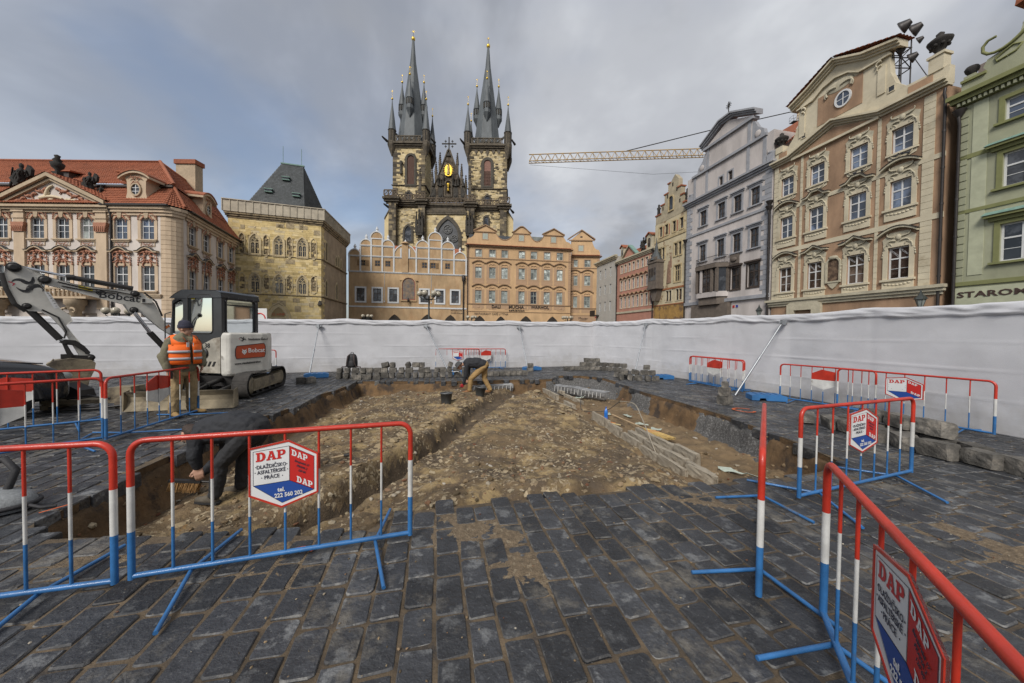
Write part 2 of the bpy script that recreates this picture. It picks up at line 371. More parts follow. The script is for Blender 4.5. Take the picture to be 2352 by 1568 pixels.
for vs, fs in VARS:
 b_ = MB(); b_.add(vs, fs, 0, False); b_.m = [1 if 12 <= i < 24 else 0 for i in range(len(fs))]; meshes.append(b_.mesh('sett', [M_SETT, M_WORN]))
for c in vis[:300]:
 o = bpy.data.objects.new('sett', rnd.choice(meshes)); COL.objects.link(o); o.parent = paving
 o.location = (c[0], c[1], rnd.uniform(-0.005,0.006)); o.rotation_euler = (0, 0, RZ+rnd.choice((0, PI))+rnd.uniform(-0.03,0.03)); o.scale = (c[2]/0.17, c[3]/0.285, 1)
VV = [np.array(v) for v, f in VARS]; FF = [f for v, f in VARS]
allv = []; allf = []; k = 0
for c in cells:
 if c in near: continue
 i = rnd.randrange(14); a = RZ+rnd.choice((0, PI))+rnd.uniform(-0.03,0.03); P = VV[i]*np.array([c[2]/0.17, c[3]/0.285, 1.0])
 ca, sa = math.cos(a), math.sin(a)
 allv.append(np.stack([P[:,0]*ca-P[:,1]*sa+c[0], P[:,0]*sa+P[:,1]*ca+c[1], P[:,2]+rnd.uniform(-0.006,0.006)], 1))
 allf += [tuple(j+k for j in f) for f in FF[i]]; k += len(P)
me = bpy.data.meshes.new('sett_field'); me.from_pydata(np.concatenate(allv).tolist(), [], allf); me.materials.append(M_SETT); me.materials.append(M_WORN); nf_ = len(FF[0]); me.polygons.foreach_set('material_index', [1 if 12 <= i % nf_ < 24 else 0 for i in range(len(me.polygons))])
me.update()
put('sett_field', me, paving, kind='stuff')
# ---- the excavated pit: one height field with trench, banks and a channel floor
TRENCH = [(-2.55,2.4),(-2.3,3.2),(-2.05,3.75),(-1.85,4.3),(-1.68,4.9),(-1.36,5.86),(-1.06,7.2),(-0.75,9.0),(-0.3,10.7),(0.4,11.9)]
CHAN = [(2.55,3.6),(2.47,4.9),(2.30,5.8),(2.13,7.1),(1.93,8.4),(1.45,10.2),(0.9,12.2)]
def smooth(a, b, x):
 t = np.clip((x-a)/(b-a), 0, 1); return t*t*(3-2*t)
def pit_height(X, Y, N1, N2, N3):
 d = dist_poly_np(PIT, X, Y)
 dt, st, pt = dist_line_np(TRENCH, X, Y); dc, sc, pc = dist_line_np(CHAN, X, Y)
 z = np.full(X.shape, -0.44)
 plate = (1-smooth(-0.55, -0.12, sc*dc))*smooth(0.15, 0.42, st*dt)            # tongue of ground between trench and channel
 z = z+plate*(0.13+0.10*(1-smooth(3.4, 8.5, Y)))
 left = (1-smooth(-0.42, -0.20, st*dt))*smooth(-4.15, -3.3, X)               # bank left of the trench
 z = z+left*(0.13*smooth(3.2, 5.0, Y)+0.03)
 z = z-0.13*(1-smooth(0.0, 0.6, X+4.35))*(1-smooth(5.5, 7.5, Y))             # dug strip along the left wall
 z = z-(1-smooth(0.14, 0.40, dt))*(0.22*(1-smooth(5.0, 10.5, Y))+0.07)       # the trench itself
 z = z-0.05*smooth(-0.2, 0.1, sc*dc)
 front = (1-smooth(0.0, 1.5, d))*smooth(-1.25, -0.7, X)*(1-smooth(1.6, 2.6, X))*(1-smooth(4.6, 5.6, Y))
 z = z+front*0.24
 niche = smooth(11.4, 12.2, Y+0.35*X-0.7)*smooth(1.1, 1.7, X); z = z+niche*0.16
 z = z+N1*0.075+N2*0.055+N3*0.034
 w = smooth(0.0, 0.19+0.06*N2, d+0.08*N2+0.05*N3)
 lip = -0.085
 return np.where(d < -0.02, -0.25, lip*(1-w)+z*w), d
gx = np.arange(-5.4, 4.7, 0.042); gy = np.arange(2.35, 13.6, 0.045); X, Y = np.meshgrid(gx, gy)
flatp = [Vector((x, y, 0)) for x, y in zip(X.ravel(), Y.ravel())]
N1 = np.array([noise.fractal(p*0.9+Vector((3,1,5)), 1.0, 2.0, 2) for p in flatp]).reshape(X.shape)
N2 = np.array([noise.fractal(p*3.2+Vector((9,2,1)), 0.9, 2.1, 3) for p in flatp]).reshape(X.shape)
N3 = np.array([noise.turbulence(p*9.0+Vector((1,7,2)), 4, True)-0.6 for p in flatp]).reshape(X.shape)
Zp, Dp = pit_height(X, Y, N1, N2, N3)
def pit_z(x, y):
 i = int(np.clip(round((y-gy[0])/0.045), 0, len(gy)-1)); j = int(np.clip(round((x-gx[0])/0.042), 0, len(gx)-1)); return float(Zp[i, j])
ny, nx = X.shape; keep = Dp > -0.09
vid = np.arange(nx*ny).reshape(ny, nx)
fk = keep[:-1,:-1] & keep[1:,:-1] & keep[:-1,1:] & keep[1:,1:]
quads = np.stack([vid[:-1,:-1][fk], vid[:-1,1:][fk], vid[1:,1:][fk], vid[1:,:-1][fk]], 1)
cxq = X[:-1,:-1][fk]; cyq = Y[:-1,:-1][fk]; dq = Dp[:-1,:-1][fk]; nq = N2[:-1,:-1][fk]; n1q = N1[:-1,:-1][fk]
mi = np.zeros(len(quads), int)
dtq, stq, _p = dist_line_np(TRENCH, cxq, cyq); dcq, scq, _p = dist_line_np(CHAN, cxq, cyq)
mi[dtq+0.10*nq < 0.30] = 3; mi[(scq*dcq > 0.05+0.15*nq)] = 4; mi[(cxq < -4.0+0.35*n1q+0.2*nq) & (cyq < 7.2)] = 3
mi[(dq+0.08*nq < 0.25) & ((cxq < -1.4) | (cxq > 2.2) | (cyq > 8))] = 1
mi[(cyq+0.35*cxq > 12.3+0.2*nq) & (cxq > 1.2)] = 2
mi[(dq+0.1*nq < 0.30) & (cxq > 3.0) & (np.sin(cyq*2.1+n1q*2) > 0.05)] = 2
def soil_material():
 m = mat('excavated_soil', (0.155,0.106,0.056), 0.96, 0.45, 2.6, 1.0, 34, col2=(0.37,0.265,0.128), c2=(0.49,0.61), stain=0.45, stain_scale=1.3, detail=9)
 t = m.node_tree; N = t.nodes; L = t.links; b = N['Principled BSDF']; gm = N.new('ShaderNodeNewGeometry')
 src = b.inputs['Base Color'].links[0].from_socket
 def layer(src, scale, a, bb, col, k=1.0):
  n = N.new('ShaderNodeTexNoise'); n.inputs['Scale'].default_value = scale; n.inputs['Detail'].default_value = 5; n.inputs['Roughness'].default_value = 0.65; n.inputs['Distortion'].default_value = 0.6
  mp = N.new('ShaderNodeMapping'); mp.inputs['Location'].default_value = (scale*3.1, bb*17, 1); L.new(gm.outputs['Position'], mp.inputs[0]); L.new(mp.outputs[0], n.inputs['Vector'])
  r = N.new('ShaderNodeValToRGB'); r.color_ramp.elements[0].position = a; r.color_ramp.elements[1].position = bb; r.color_ramp.elements[1].color = (k, k, k, 1); L.new(n.outputs['Fac'], r.inputs[0])
  x = N.new('ShaderNodeMix'); x.data_type = 'RGBA'; L.new(r.outputs[0], x.inputs[0]); L.new(src, x.inputs[6]); x.inputs[7].default_value = (*col, 1); return x.outputs[2]
 src = layer(src, 2.1, 0.66, 0.74, (0.30,0.15,0.03), 0.75)
 src = layer(src, 3.0, 0.68, 0.74, (0.17,0.055,0.028), 0.7)
 src = layer(src, 1.3, 0.51, 0.63, (0.085,0.062,0.042), 0.85)
 src = layer(src, 6.0, 0.54, 0.64, (0.095,0.066,0.040), 0.85)
 src = layer(src, 15.0, 0.62, 0.70, (0.36,0.29,0.19), 0.85)
 src = layer(src, 42.0, 0.66, 0.74, (0.38,0.34,0.28), 0.8)
 vo = N.new('ShaderNodeTexVoronoi'); vo.inputs['Scale'].default_value = 24; vo.inputs['Randomness'].default_value = 1.0
 wp = N.new('ShaderNodeTexNoise'); wp.inputs['Scale'].default_value = 9; wp.inputs['Detail'].default_value = 3; L.new(gm.outputs['Position'], wp.inputs['Vector'])
 wm = N.new('ShaderNodeVectorMath'); wm.operation = 'MULTIPLY_ADD'; wm.inputs[1].default_value = (0.12,)*3; L.new(wp.outputs['Color'], wm.inputs[0]); L.new(gm.outputs['Position'], wm.inputs[2]); L.new(wm.outputs[0], vo.inputs['Vector'])
 sv = N.new('ShaderNodeSeparateColor'); L.new(vo.outputs['Color'], sv.inputs[0])
 ma = N.new('ShaderNodeTexNoise'); ma.inputs['Scale'].default_value = 1.7; ma.inputs['Detail'].default_value = 4; L.new(gm.outputs['Position'], ma.inputs['Vector'])
 sm_ = N.new('ShaderNodeMath'); sm_.operation = 'MULTIPLY_ADD'; L.new(ma.outputs['Fac'], sm_.inputs[0]); sm_.inputs[1].default_value = 1.1; L.new(sv.outputs[0], sm_.inputs[2])
 rp = N.new('ShaderNodeValToRGB'); rp.color_ramp.elements[0].position = 1.0; e2 = rp.color_ramp.elements; e2[0].position = 0.0; e2[1].position = 1.0
 cl = N.new('ShaderNodeMapRange'); cl.inputs[1].default_value = 1.36; cl.inputs[2].default_value = 1.46; L.new(sm_.outputs[0], cl.inputs[0])
 pc = N.new('ShaderNodeValToRGB'); pe = pc.color_ramp.elements; pe[0].color = (0.20,0.145,0.085,1); pe[1].color = (0.42,0.34,0.22,1); L.new(sv.outputs[1], pc.inputs[0])
 x = N.new('ShaderNodeMix'); x.data_type = 'RGBA'; L.new(cl.outputs[0], x.inputs[0]); L.new(src, x.inputs[6]); L.new(pc.outputs[0], x.inputs[7]); src = x.outputs[2]
 bn = next(n for n in N if n.type == 'BUMP'); b2 = N.new('ShaderNodeBump'); b2.inputs['Strength'].default_value = 0.6; b2.inputs['Distance'].default_value = 0.02; L.new(cl.outputs[0], b2.inputs['Height']); L.new(bn.outputs[0], b2.inputs['Normal']); L.new(b2.outputs[0], b.inputs['Normal'])
 L.new(src, b.inputs['Base Color']); return m
M_SOIL = soil_material()
M_GRAVEL = mat('grey_gravel', (0.105,0.10,0.095), 0.95, 0.5, 40.0, 1.0, 70, col2=(0.23,0.225,0.215), c2=(0.52,0.60), stain=0.3)
me = bpy.data.meshes.new('excavation'); me.from_pydata(np.stack([X.ravel(), Y.ravel(), Zp.ravel()], 1).tolist(), [], quads.tolist())
M_DAMP = mat('damp_soil', (0.105,0.075,0.046), 0.95, 0.40, 3.5, 1.0, 36, col2=(0.20,0.15,0.09), c2=(0.56,0.70), stain=0.3, stain_scale=2.2, detail=8); M_FINE = mat('fine_brown_soil', (0.185,0.125,0.066), 0.95, 0.32, 3.0, 0.9, 40, col2=(0.30,0.215,0.115), c2=(0.54,0.68), stain=0.35, stain_scale=1.6, detail=8)
for m in (M_SOIL, M_CLAY, M_GRAVEL, M_DAMP, M_FINE): me.materials.append(m)
me.polygons.foreach_set('material_index', mi.tolist()); me.polygons.foreach_set('use_smooth', [True]*len(me.polygons)); me.update()
bm_ = bmesh.new(); bm_.from_mesh(me); bmesh.ops.delete(bm_, geom=[v for v in bm_.verts if not v.link_faces], context='VERTS'); bm_.to_mesh(me); bm_.free()
excavation = struct(put('excavation', me))
# rubble scattered on the pit floor: uncountable
def rock_geo(r, sub=1, jag=0.28):
 bm = bmesh.new(); bmesh.ops.create_icosphere(bm, subdivisions=sub, radius=1.0)
 s = Vector((r.uniform(0.8,1.3), r.uniform(0.7,1.1), r.uniform(0.45,0.8))); off = Vector((r.uniform(0,50), r.uniform(0,50), 0))
 for v in bm.verts:
  q = 1+jag*noise.noise(v.co*1.7+off)*1.6; v.co = Vector((v.co.x*s.x*q, v.co.y*s.y*q, v.co.z*s.z*q))
 vs = [v.co.copy() for v in bm.verts]; fs = [tuple(v.index for v in f.verts) for f in bm.faces]; bm.free(); return vs, fs
ROCKS = [rock_geo(rnd) for _ in range(10)]
M_RUBBLE = mat_island('rubble_stone', [(0.0,(0.10,0.075,0.045)),(0.3,(0.20,0.14,0.08)),(0.55,(0.30,0.22,0.13)),(0.72,(0.15,0.055,0.03)),(0.80,(0.30,0.24,0.15)),(1.0,(0.42,0.38,0.32))])
mb = MB(); cnt = 0
while cnt < 4200:
 x, y = rnd.uniform(-5, 4.4), rnd.uniform(2.6, 12.5)
 if rnd.random() < 0.35: y = rnd.uniform(2.6, 6)
 if not inside(PIT, x, y): continue
 vs, fs = rnd.choice(ROCKS); sz = 0.007+0.036*rnd.random()**4.5
 mb.add(vs, fs, 0, False, T((x, y, pit_z(x, y)+sz*0.15)) @ Matrix.Rotation(rnd.uniform(0, 6.28), 4, 'Z') @ Matrix.Rotation(rnd.uniform(-.5,.5), 4, 'X') @ Matrix.Scale(sz, 4)); cnt += 1
mb.build('rubble', M_RUBBLE, excavation, kind='stuff')
# grit lying on the setts and in the joints
mb = MB(); cnt = 0
while cnt < 900:
 x, y = rnd.uniform(-4.5, 6.5), 1.2+4.2*rnd.random()**1.6
 if rnd.random() < 0.3: x, y = rnd.gauss(3.9, 0.6), rnd.gauss(2.2, 0.6)
 if inside(PIT, x, y) or y < 0.6: continue
 vs, fs = rnd.choice(ROCKS); sz = 0.003+0.006*rnd.random()**2
 mb.add(vs, fs, 0, False, T((x, y, 0.004)) @ Matrix.Rotation(rnd.uniform(0, 6.28), 4, 'Z') @ Matrix.Scale(sz, 4)); cnt += 1
mb.build('grit', M_RUBBLE, paving, kind='stuff')
# sand and grit spilled over the setts: the sett tops show through its low places
def spill(cx, cy, rx, ry, h, seed):
 n = 46; vs = []; k = 0
 for j in range(n+1):
  for i in range(n+1):
   u, v = i/n*2-1, j/n*2-1; x, y = cx+u*rx, cy+v*ry; r2 = u*u+v*v; f = noise.fractal(Vector((x*2.4, y*2.4, seed)), 0.9, 2.1, 4)
   vs.append((x, y, -0.012+h*max(0.0, 1-r2)**0.7*(0.75+0.9*f)+0.0025*noise.noise(Vector((x*40, y*40, seed)))))
 m = n+1; fs = [(j*m+i, j*m+i+1, (j+1)*m+i+1, (j+1)*m+i) for j in range(n) for i in range(n) if not inside(PIT, vs[j*m+i][0], vs[j*m+i][1]-0.08) and vs[j*m+i][2] > -0.0085]
 mb = MB(); mb.add(vs, fs, 0, True); mb.build('sand_spill', mat('spilled_sand', (0.17,0.125,0.078), 0.95, 0.4, 26.0, 1.0, 90, col2=(0.30,0.24,0.16), c2=(0.56,0.66)), paving, kind='stuff')
for a in ((3.9,2.35,0.9,0.75,0.017,1.0),(3.3,1.55,0.8,0.6,0.014,2.0),(-0.3,2.75,0.5,0.35,0.015,3.0),(-1.5,2.35,0.5,0.3,0.013,4.0),(0.15,2.3,0.35,0.3,0.013,5.0),(1.9,3.25,0.5,0.3,0.014,6.0),(-3.0,2.35,0.5,0.25,0.014,7.0)): spill(*a)
# ---------------------------------------------------------------- facade kit
M_WHITEWOOD = mat('white_window_paint', (0.62,0.62,0.61), 0.5, 0.08, 5, 0.1, 40)
M_GREYWOOD = mat('grey_window_paint', (0.33,0.36,0.32), 0.5, 0.1, 5)
M_DARKWOOD = mat('dark_window_paint', (0.055,0.04,0.032), 0.5, 0.2, 5)
def glass(name, col, rough=0.08, spec=0.7):
 return mat(name, col, rough, 0.5, 0.8, 0.03, 1.2, spec=spec, island=0.5, col2=tuple(min(1, c*2.6+0.03) for c in col), c2=(0.52,0.60), world=True)  # lighter noise patches imitate reflections, painted into the pane colour
G_DARK = glass('dark_window_glass', (0.02,0.022,0.026))
G_BLUE = glass('blue_window_glass', (0.04,0.055,0.085), 0.06, 0.9)
G_CURTAIN = glass('curtained_window_glass', (0.24,0.26,0.245), 0.3, 0.4)
G_WARM = glass('brown_window_glass', (0.05,0.034,0.026), 0.1, 0.6)
M_PIPE = mat('pipe_metal', (0.035,0.03,0.028), 0.5, 0.2, 4, metal=0.3)
M_COPPER = mat('green_copper', (0.16,0.26,0.22), 0.7, 0.25, 4)
M_TILE = mat('clay_roof_tile', (0.335,0.108,0.05), 0.85, 0.28, 6.0, 0.3, 20, col2=(0.25,0.075,0.035), c2=(0.52,0.68), stain=0.25, stain_scale=0.4)
M_SLATE = mat('grey_slate', (0.075,0.083,0.085), 0.6, 0.28, 5.0, 0.4, 14, stain=0.25, stain_scale=0.7)
M_SOOT = mat('sooty_stone', (0.05,0.045,0.038), 0.95, 0.35, 4, 0.5, 14)
class Fac:
 """a facade frame: local x along the wall, y into the house, z up; parts hang under one root"""
 def __init__(s, root, M=None): s.root = root; s.M = M if M is not None else Matrix.Identity(4)
 def add(s, name, mb, mats, x=0, y=0, z=0, kind=None, parent=None):
  if parent is not None: return put(name, mb.mesh(name, mats) if isinstance(mb, MB) else mb, parent, (x, y, z), kind=kind)
  return put(name, mb.mesh(name, mats) if isinstance(mb, MB) else mb, s.root, M=s.M @ T((x, y, z)), kind=kind)
def house(name, label, A, B, cat='building', group=None):
 r = thing(name, label, cat, (A[0], A[1], 0), math.atan2(B[1]-A[1], B[0]-A[0]), group)
 return Fac(r)
def side_frame(f, x, y, ang): return Fac(f.root, f.M @ TR(x, y, 0, ang))
def wall_grid(x0, x1, z0, z1, holes, depth=0.28, back=None, mb=None, mi=0):
 """wall face at y=0 with rectangular openings (x0, x1, z0, z1) and their reveals; 'back' closes the sides to that depth"""
 mb = mb or MB()
 xs = sorted({x0, x1, *[v for h in holes for v in h[:2] if x0 < v < x1]}); zs = sorted({z0, z1, *[v for h in holes for v in h[2:4] if z0 < v < z1]})
 for i in range(len(xs)-1):
  for j in range(len(zs)-1):
   cx, cz = (xs[i]+xs[i+1])/2, (zs[j]+zs[j+1])/2
   if any(h[0] < cx < h[1] and h[2] < cz < h[3] for h in holes): continue
   mb.add([(xs[i],0,zs[j]),(xs[i+1],0,zs[j]),(xs[i+1],0,zs[j+1]),(xs[i],0,zs[j+1])], [(0,1,2,3)], mi)
 for a, b, c, d in [h[:4] for h in holes]:
  mb.add([(a,0,c),(b,0,c),(b,0,d),(a,0,d),(a,depth,c),(b,depth,c),(b,depth,d),(a,depth,d)], [(0,4,5,1),(1,5,6,2),(2,6,7,3),(3,7,4,0),(4,7,6,5)], mi)
 if back:
  mb.add([(x0,0,z0),(x0,0,z1),(x0,back,z1),(x0,back,z0)], [(0,1,2,3)], mi); mb.add([(x1,0,z0),(x1,back,z0),(x1,back,z1),(x1,0,z1)], [(0,1,2,3)], mi)
  mb.add([(x0,0,z1),(x1,0,z1),(x1,back,z1),(x0,back,z1)], [(0,1,2,3)], mi)
 return mb
WCACHE = {}
def window(f, x, z, w, h, frame=None, pane=None, rec=0.12, cols=2, rows=(0.36, 0.66), thick=(0.035, 0.085), fr=0.085, panes=True, name='window', label=None, thin=0.03):
 """casement window: outer frame, mullion, one heavy transom (last of rows) and thin bars, every pane a sub-part"""
 frame = frame or M_WHITEWOOD; pane = pane or G_DARK; key = (round(w,2), round(h,2), cols, rows, fr, frame.name)
 if key not in WCACHE:
  mb = MB(); mb.box(0,fr,0,0.07,0,h); mb.box(w-fr,w,0,0.07,0,h); mb.box(fr,w-fr,0,0.07,0,fr); mb.box(fr,w-fr,0,0.07,h-fr,h)
  xs = [fr]; zs = [fr]
  for c in range(1, cols): xc = w*c/cols; mb.box(xc-fr*0.42,xc+fr*0.42,-0.012,0.06,fr,h-fr); xs += [xc-fr*0.42, xc+fr*0.42]
  xs.append(w-fr)
  for k, t in enumerate(rows):
   tk = (fr*0.5 if k == len(rows)-1 else thin/2); zc = h*t; y0 = -0.006 if k == len(rows)-1 else 0.012
   for c in range(cols): mb.box(xs[2*c],xs[2*c+1],y0,0.05,zc-tk,zc+tk)
   zs += [zc-tk, zc+tk]
  zs.append(h-fr)
  cells = [(xs[2*c], xs[2*c+1], zs[2*q], zs[2*q+1]) for c in range(cols) for q in range(len(rows)+1)]
  pm = {}
  for a, b, c, d in cells:
   kk = (round(b-a,3), round(d-c,3))
   if kk not in pm: pm[kk] = MB().box(0,b-a,0,0.012,0,d-c).mesh('pane', pane)
  WCACHE[key] = (mb.mesh(name, frame), cells, pm)
 me, cells, pm = WCACHE[key]
 o = f.add(name, me, None, x, rec, z)
 if label: o['label'] = label
 for a, b, c, d in cells:
  p = put('pane', pm[(round(b-a,3), round(d-c,3))], o, (a, 0.035, c))
  if pane.name != p.data.materials[0].name:
   p.material_slots[0].link = 'OBJECT'; p.material_slots[0].material = pane
 return o
def frame_mb(w, h, t, proud=0.05, sill=0.0, mb=None, x=0, z=0, mi=0, bottom=True):
 """flat surround round an opening of w x h whose lower left corner is (x, z)"""
 mb = mb or MB()
 mb.box(x-t,x,-proud,0.0,z-(t if bottom else 0),z+h+t,mi); mb.box(x+w,x+w+t,-proud,0.0,z-(t if bottom else 0),z+h+t,mi); mb.box(x,x+w,-proud,0.0,z+h,z+h+t,mi)
 if bottom: mb.box(x,x+w,-proud,0.0,z-t,z,mi)
 return mb
def cornice(x0, x1, z0, z1, proud, mb=None, mi=0, steps=3, y=0.0):
 """moulding that steps outwards with height"""
 mb = mb or MB()
 for k in range(steps):
  a = z0+(z1-z0)*k/steps; b = z0+(z1-z0)*(k+1)/steps; p = proud*(k+1)/steps; mb.box(x0-(p if k else 0)*0.5,x1+(p if k else 0)*0.5,y-p,y,a,b,mi)
 return mb
def band(mb, pts, t, y0, y1, mi=0):
 """moulding of height t that follows a polyline in (x, z)"""
 for (xa, za), (xb, zb) in zip(pts[:-1], pts[1:]): mb.prism([(xa,za),(xb,zb),(xb,zb+t),(xa,za+t)], y0, y1, mi)
 return mb
def tile_roof(a, b, c, d, tw=0.26, th=0.36, rise=0.055):
 """clay pantiles over the quad a-b (eaves) to d-c (top): rolled columns, stepped rows"""
 a, b, c, d = map(Vector, (a, b, c, d)); nu = max(2, int((b-a).length/tw)); nv = max(2, int((d-a).length/th)); nrm = (b-a).cross(d-a).normalized()
 if nrm.z < 0: nrm = -nrm
 prof = (0.0, 0.75, 1.0, 0.6); vs = []; nc = nu*4+1
 for j in range(nv):
  for e, (t, lift) in enumerate(((j/nv, 0.05), ((j+0.98)/nv, 0.0))):
   l = a.lerp(d, t); r = b.lerp(c, t)
   for i in range(nc):
    w = ((i//4)*0.37+j*0.61) % 1.0*0.012
    vs.append(l.lerp(r, i/(nc-1))+nrm*(rise*prof[i % 4]+lift+w))
 fs = []
 for j in range(nv*2-1):
  for i in range(nc-1): fs.append((j*nc+i, j*nc+i+1, (j+1)*nc+i+1, (j+1)*nc+i))
 mb = MB(); mb.add(vs, fs, 0, False); return mb
def curl(mb, x, z, ang, length, k0, k1, r0, r1, y=-0.05, n=9, mi=0, ns=5, sx=1):
 """a scroll: path whose curvature runs from k0 to k1 while its radius tapers"""
 pts = []; rr = []; ds = length/n
 for i in range(n+1):
  pts.append((x, y-0.02*math.sin(PI*i/n), z)); t = i/n; rr.append(r0+(r1-r0)*t)
  ang += (k0+(k1-k0)*t)*ds; x += sx*math.cos(ang)*ds; z += math.sin(ang)*ds
 mb.tube(pts, rr, ns, mi)
def rocaille(w, h, seed, drops=True, hole=True):
 """symmetrical stucco cartouche about w wide and h high, centred at the origin"""
 r = random.Random(seed); mb = MB()
 for s in (1, -1):
  r2 = random.Random(seed)
  for k in range(5):
   a0 = r2.uniform(0.1, 1.3); z0 = h*(-0.38+0.19*k); curl(mb, s*w*0.13, z0, a0*(-1 if k < 2 else 1), w*r2.uniform(0.35,0.5), -1.5/w, r2.uniform(5,10)/w*(1 if k % 2 else -1), 0.075*h, 0.025*h, -0.05, sx=s)
  curl(mb, s*w*0.10, h*0.42, 0.0, w*0.5, -0.6/w, -3.4/w, 0.09*h, 0.03*h, -0.07, sx=s)
  if drops:
   for k in range(4): mb.ball((s*(w*0.52+0.01*k), -0.03, h*(-0.05-0.20*k)), (0.06*h+0.015*(k % 2), 0.05, 0.10*h), 6)
  if hole:
   for k in range(6):
    a = -PI/2+PI*k/5; mb.ball((s*w*0.21*math.cos(a), -0.05, h*0.30*math.sin(a)), (0.075*w*0.8, 0.06, 0.11*h), 6)
 mb.ball((0, -0.06, h*0.46), (0.10*w, 0.08, 0.13*h), 7); mb.ball((0, -0.05, -h*0.42), (0.09*w, 0.07, 0.10*h), 7)
 return mb
def ashlar(mb, x0, x1, z0, z1, bw, bh, r, holes=(), proud=(0.01, 0.05), edge=None, gap=0.02):
 """courses of rough blocks standing proud of a wall at y=0, each its own island; edge((x, z)) may reject a block"""
 z = z0
 while z < z1-0.05:
  hh = min(bh*r.uniform(0.75, 1.25), z1-z); x = x0
  while x < x1-0.03:
   ww = min(bw*r.uniform(0.6, 1.5), x1-x)
   if x1-x-ww < bw*0.3: ww = x1-x
   cx, cz = x+ww/2, z+hh/2; p = r.uniform(*proud)
   if not any(inside(hl, cx, cz) for hl in holes) and (edge is None or edge(cx, cz)):
    a, b, c, d = x+gap*0.5, x+ww-gap*0.5, z+gap*0.5, z+hh-gap*0.5
    mb.add([(a,-p,c),(b,-p,c),(b,-p,d),(a,-p,d),(a,0.02,c),(b,0.02,c),(b,0.02,d),(a,0.02,d)], [(0,1,2,3),(0,4,5,1),(1,5,6,2),(2,6,7,3),(3,7,4,0)])
   x += ww
  z += hh
 return mb
def downpipe(f, x, z0, z1, r=0.09, y=-0.14, hopper=True):
 mb = MB(); mb.tube([(x,y,z0),(x,y,z1-0.35),(x,y-0.1,z1),(x,y-0.05,z1+0.3)], r, 8)
 if hopper: mb.lathe([(0.1,0),(0.28,0.35),(0.30,0.42)], 8, (x,y-0.05,z1+0.05))
 for k in range(int((z1-z0)/2.2)): mb.tube([(x,y,z0+1+2.2*k),(x,y,z0+1.12+2.2*k)], r*1.25, 8)
 return f.add('downpipe', mb, M_PIPE)
# ---------------------------------------------------------------- rococo palace on the left
M_PINK = mat('palace_stucco_cream', (0.57,0.435,0.30), 0.9, 0.08, 1.5, 0.1, 20, stain=0.22, stain_scale=0.9, stretch=(1,1,0.35))
M_PALE = mat('palace_stucco_white', (0.63,0.56,0.50), 0.9, 0.06, 1.5, 0.1, 20, stain=0.18, stain_scale=0.9, stretch=(1,1,0.35))
M_TERRA = mat('terracotta_stucco', (0.36,0.165,0.10), 0.85, 0.25, 8, 0.4, 30)
M_MOULD = mat('palace_moulding', (0.48,0.37,0.25), 0.9, 0.12, 4, 0.1, 20, stain=0.2)
M_STATUE = mat('weathered_statue', (0.030,0.027,0.024), 0.95, 0.4, 5, 0.6, 12)
KP = house('rococo_palace', 'cream and white rococo palace with red stucco, pediment and orange tiled mansard roof', (-60,34), (-34,34))
up = [(9.4-2.45*2,1.3),(9.4,1.3),(12.98,1.34),(15.47,1.3),(17.9,1.3),(21.22,1.28),(23.86,1.28)]
UZ, UH, LZ, LH = 10.56, 2.02, 5.5, 2.45
KH = 13.4
holes = [(c-w/2, c+w/2, UZ, UZ+UH) for c, w in up]+[(c-w/2, c+w/2, LZ, LZ+LH) for c, w in up]+[(c-0.8, c+0.8, 0.0, 3.2) for c, w in up[1:]]
KP.add('wall', wall_grid(0, 25.1, 0, KH, holes, back=0.9), M_PALE)
su = frame_mb(1.32, UH, 0.30, 0.06, bottom=False).mesh('window_surround', M_PINK); sl_ = frame_mb(1.32, LH, 0.32, 0.06, bottom=False).mesh('window_surround', M_PINK)
keyst = MB().prism([(-0.30,0.95),(0.30,0.95),(0.16,0.05),(-0.16,0.05)], -0.14, 0.0).mesh('keystone', M_MOULD)
orn_u = rocaille(1.7, 0.85, 3, True, False).mesh('stucco_ornament', M_TERRA); orn_l = rocaille(1.75, 1.15, 11).mesh('stucco_ornament', M_TERRA)
orn_s = rocaille(1.2, 0.36, 5, False, False).mesh('stucco_ornament', M_TERRA)
sillm = MB().box(-0.05,1.95,-0.20,0.0,0,0.12).box(0.05,1.85,-0.12,0.0,-0.12,0.0).mesh('window_sill', M_MOULD)
apron = frame_mb(1.3, 0.30, 0.07, 0.05).mesh('apron_panel', M_MOULD)
hood = MB(); hp = [(-1.1,0.0),(-0.75,0.02),(-0.4,0.28),(0,0.42),(0.4,0.28),(0.75,0.02),(1.1,0.0)]
band(hood, hp, 0.16, -0.34, 0.0, 0); band(hood, [(x,z+0.162) for x, z in hp], 0.03, -0.40, 0.0, 1); hood = hood.mesh('window_hood', [M_MOULD, M_SLATE])
def palace_window(f, cx, w, top, pane):
 z, h = (UZ, UH) if top else (LZ, LH)
 o = window(f, cx-w/2, z, w, h, pane=pane)
 f.add('window_surround', su if top else sl_, None, cx-0.66, 0, z)
 if top:
  f.add('keystone', keyst, None, cx, -0.06, z+h); f.add('stucco_ornament', orn_u, None, cx, -0.06, z+h+0.50)
  f.add('window_sill', sillm, None, cx-0.95, 0, z-0.14); f.add('apron_panel', apron, None, cx-0.65, 0, z-0.62); f.add('stucco_ornament', orn_s, None, cx, -0.06, z-0.66)
 else:
  f.add('window_hood', hood, None, cx, 0, z+h+1.28); f.add('stucco_ornament', orn_l, None, cx, -0.06, z+h+0.86)
  f.add('window_sill', sillm, None, cx-0.95, 0, z-0.14)
for i, (c, w) in enumerate(up):
 palace_window(KP, c, w, True, G_CURTAIN if i in (4,) else (G_BLUE if i >= 5 else G_DARK)); palace_window(KP, c, w, False, G_DARK)
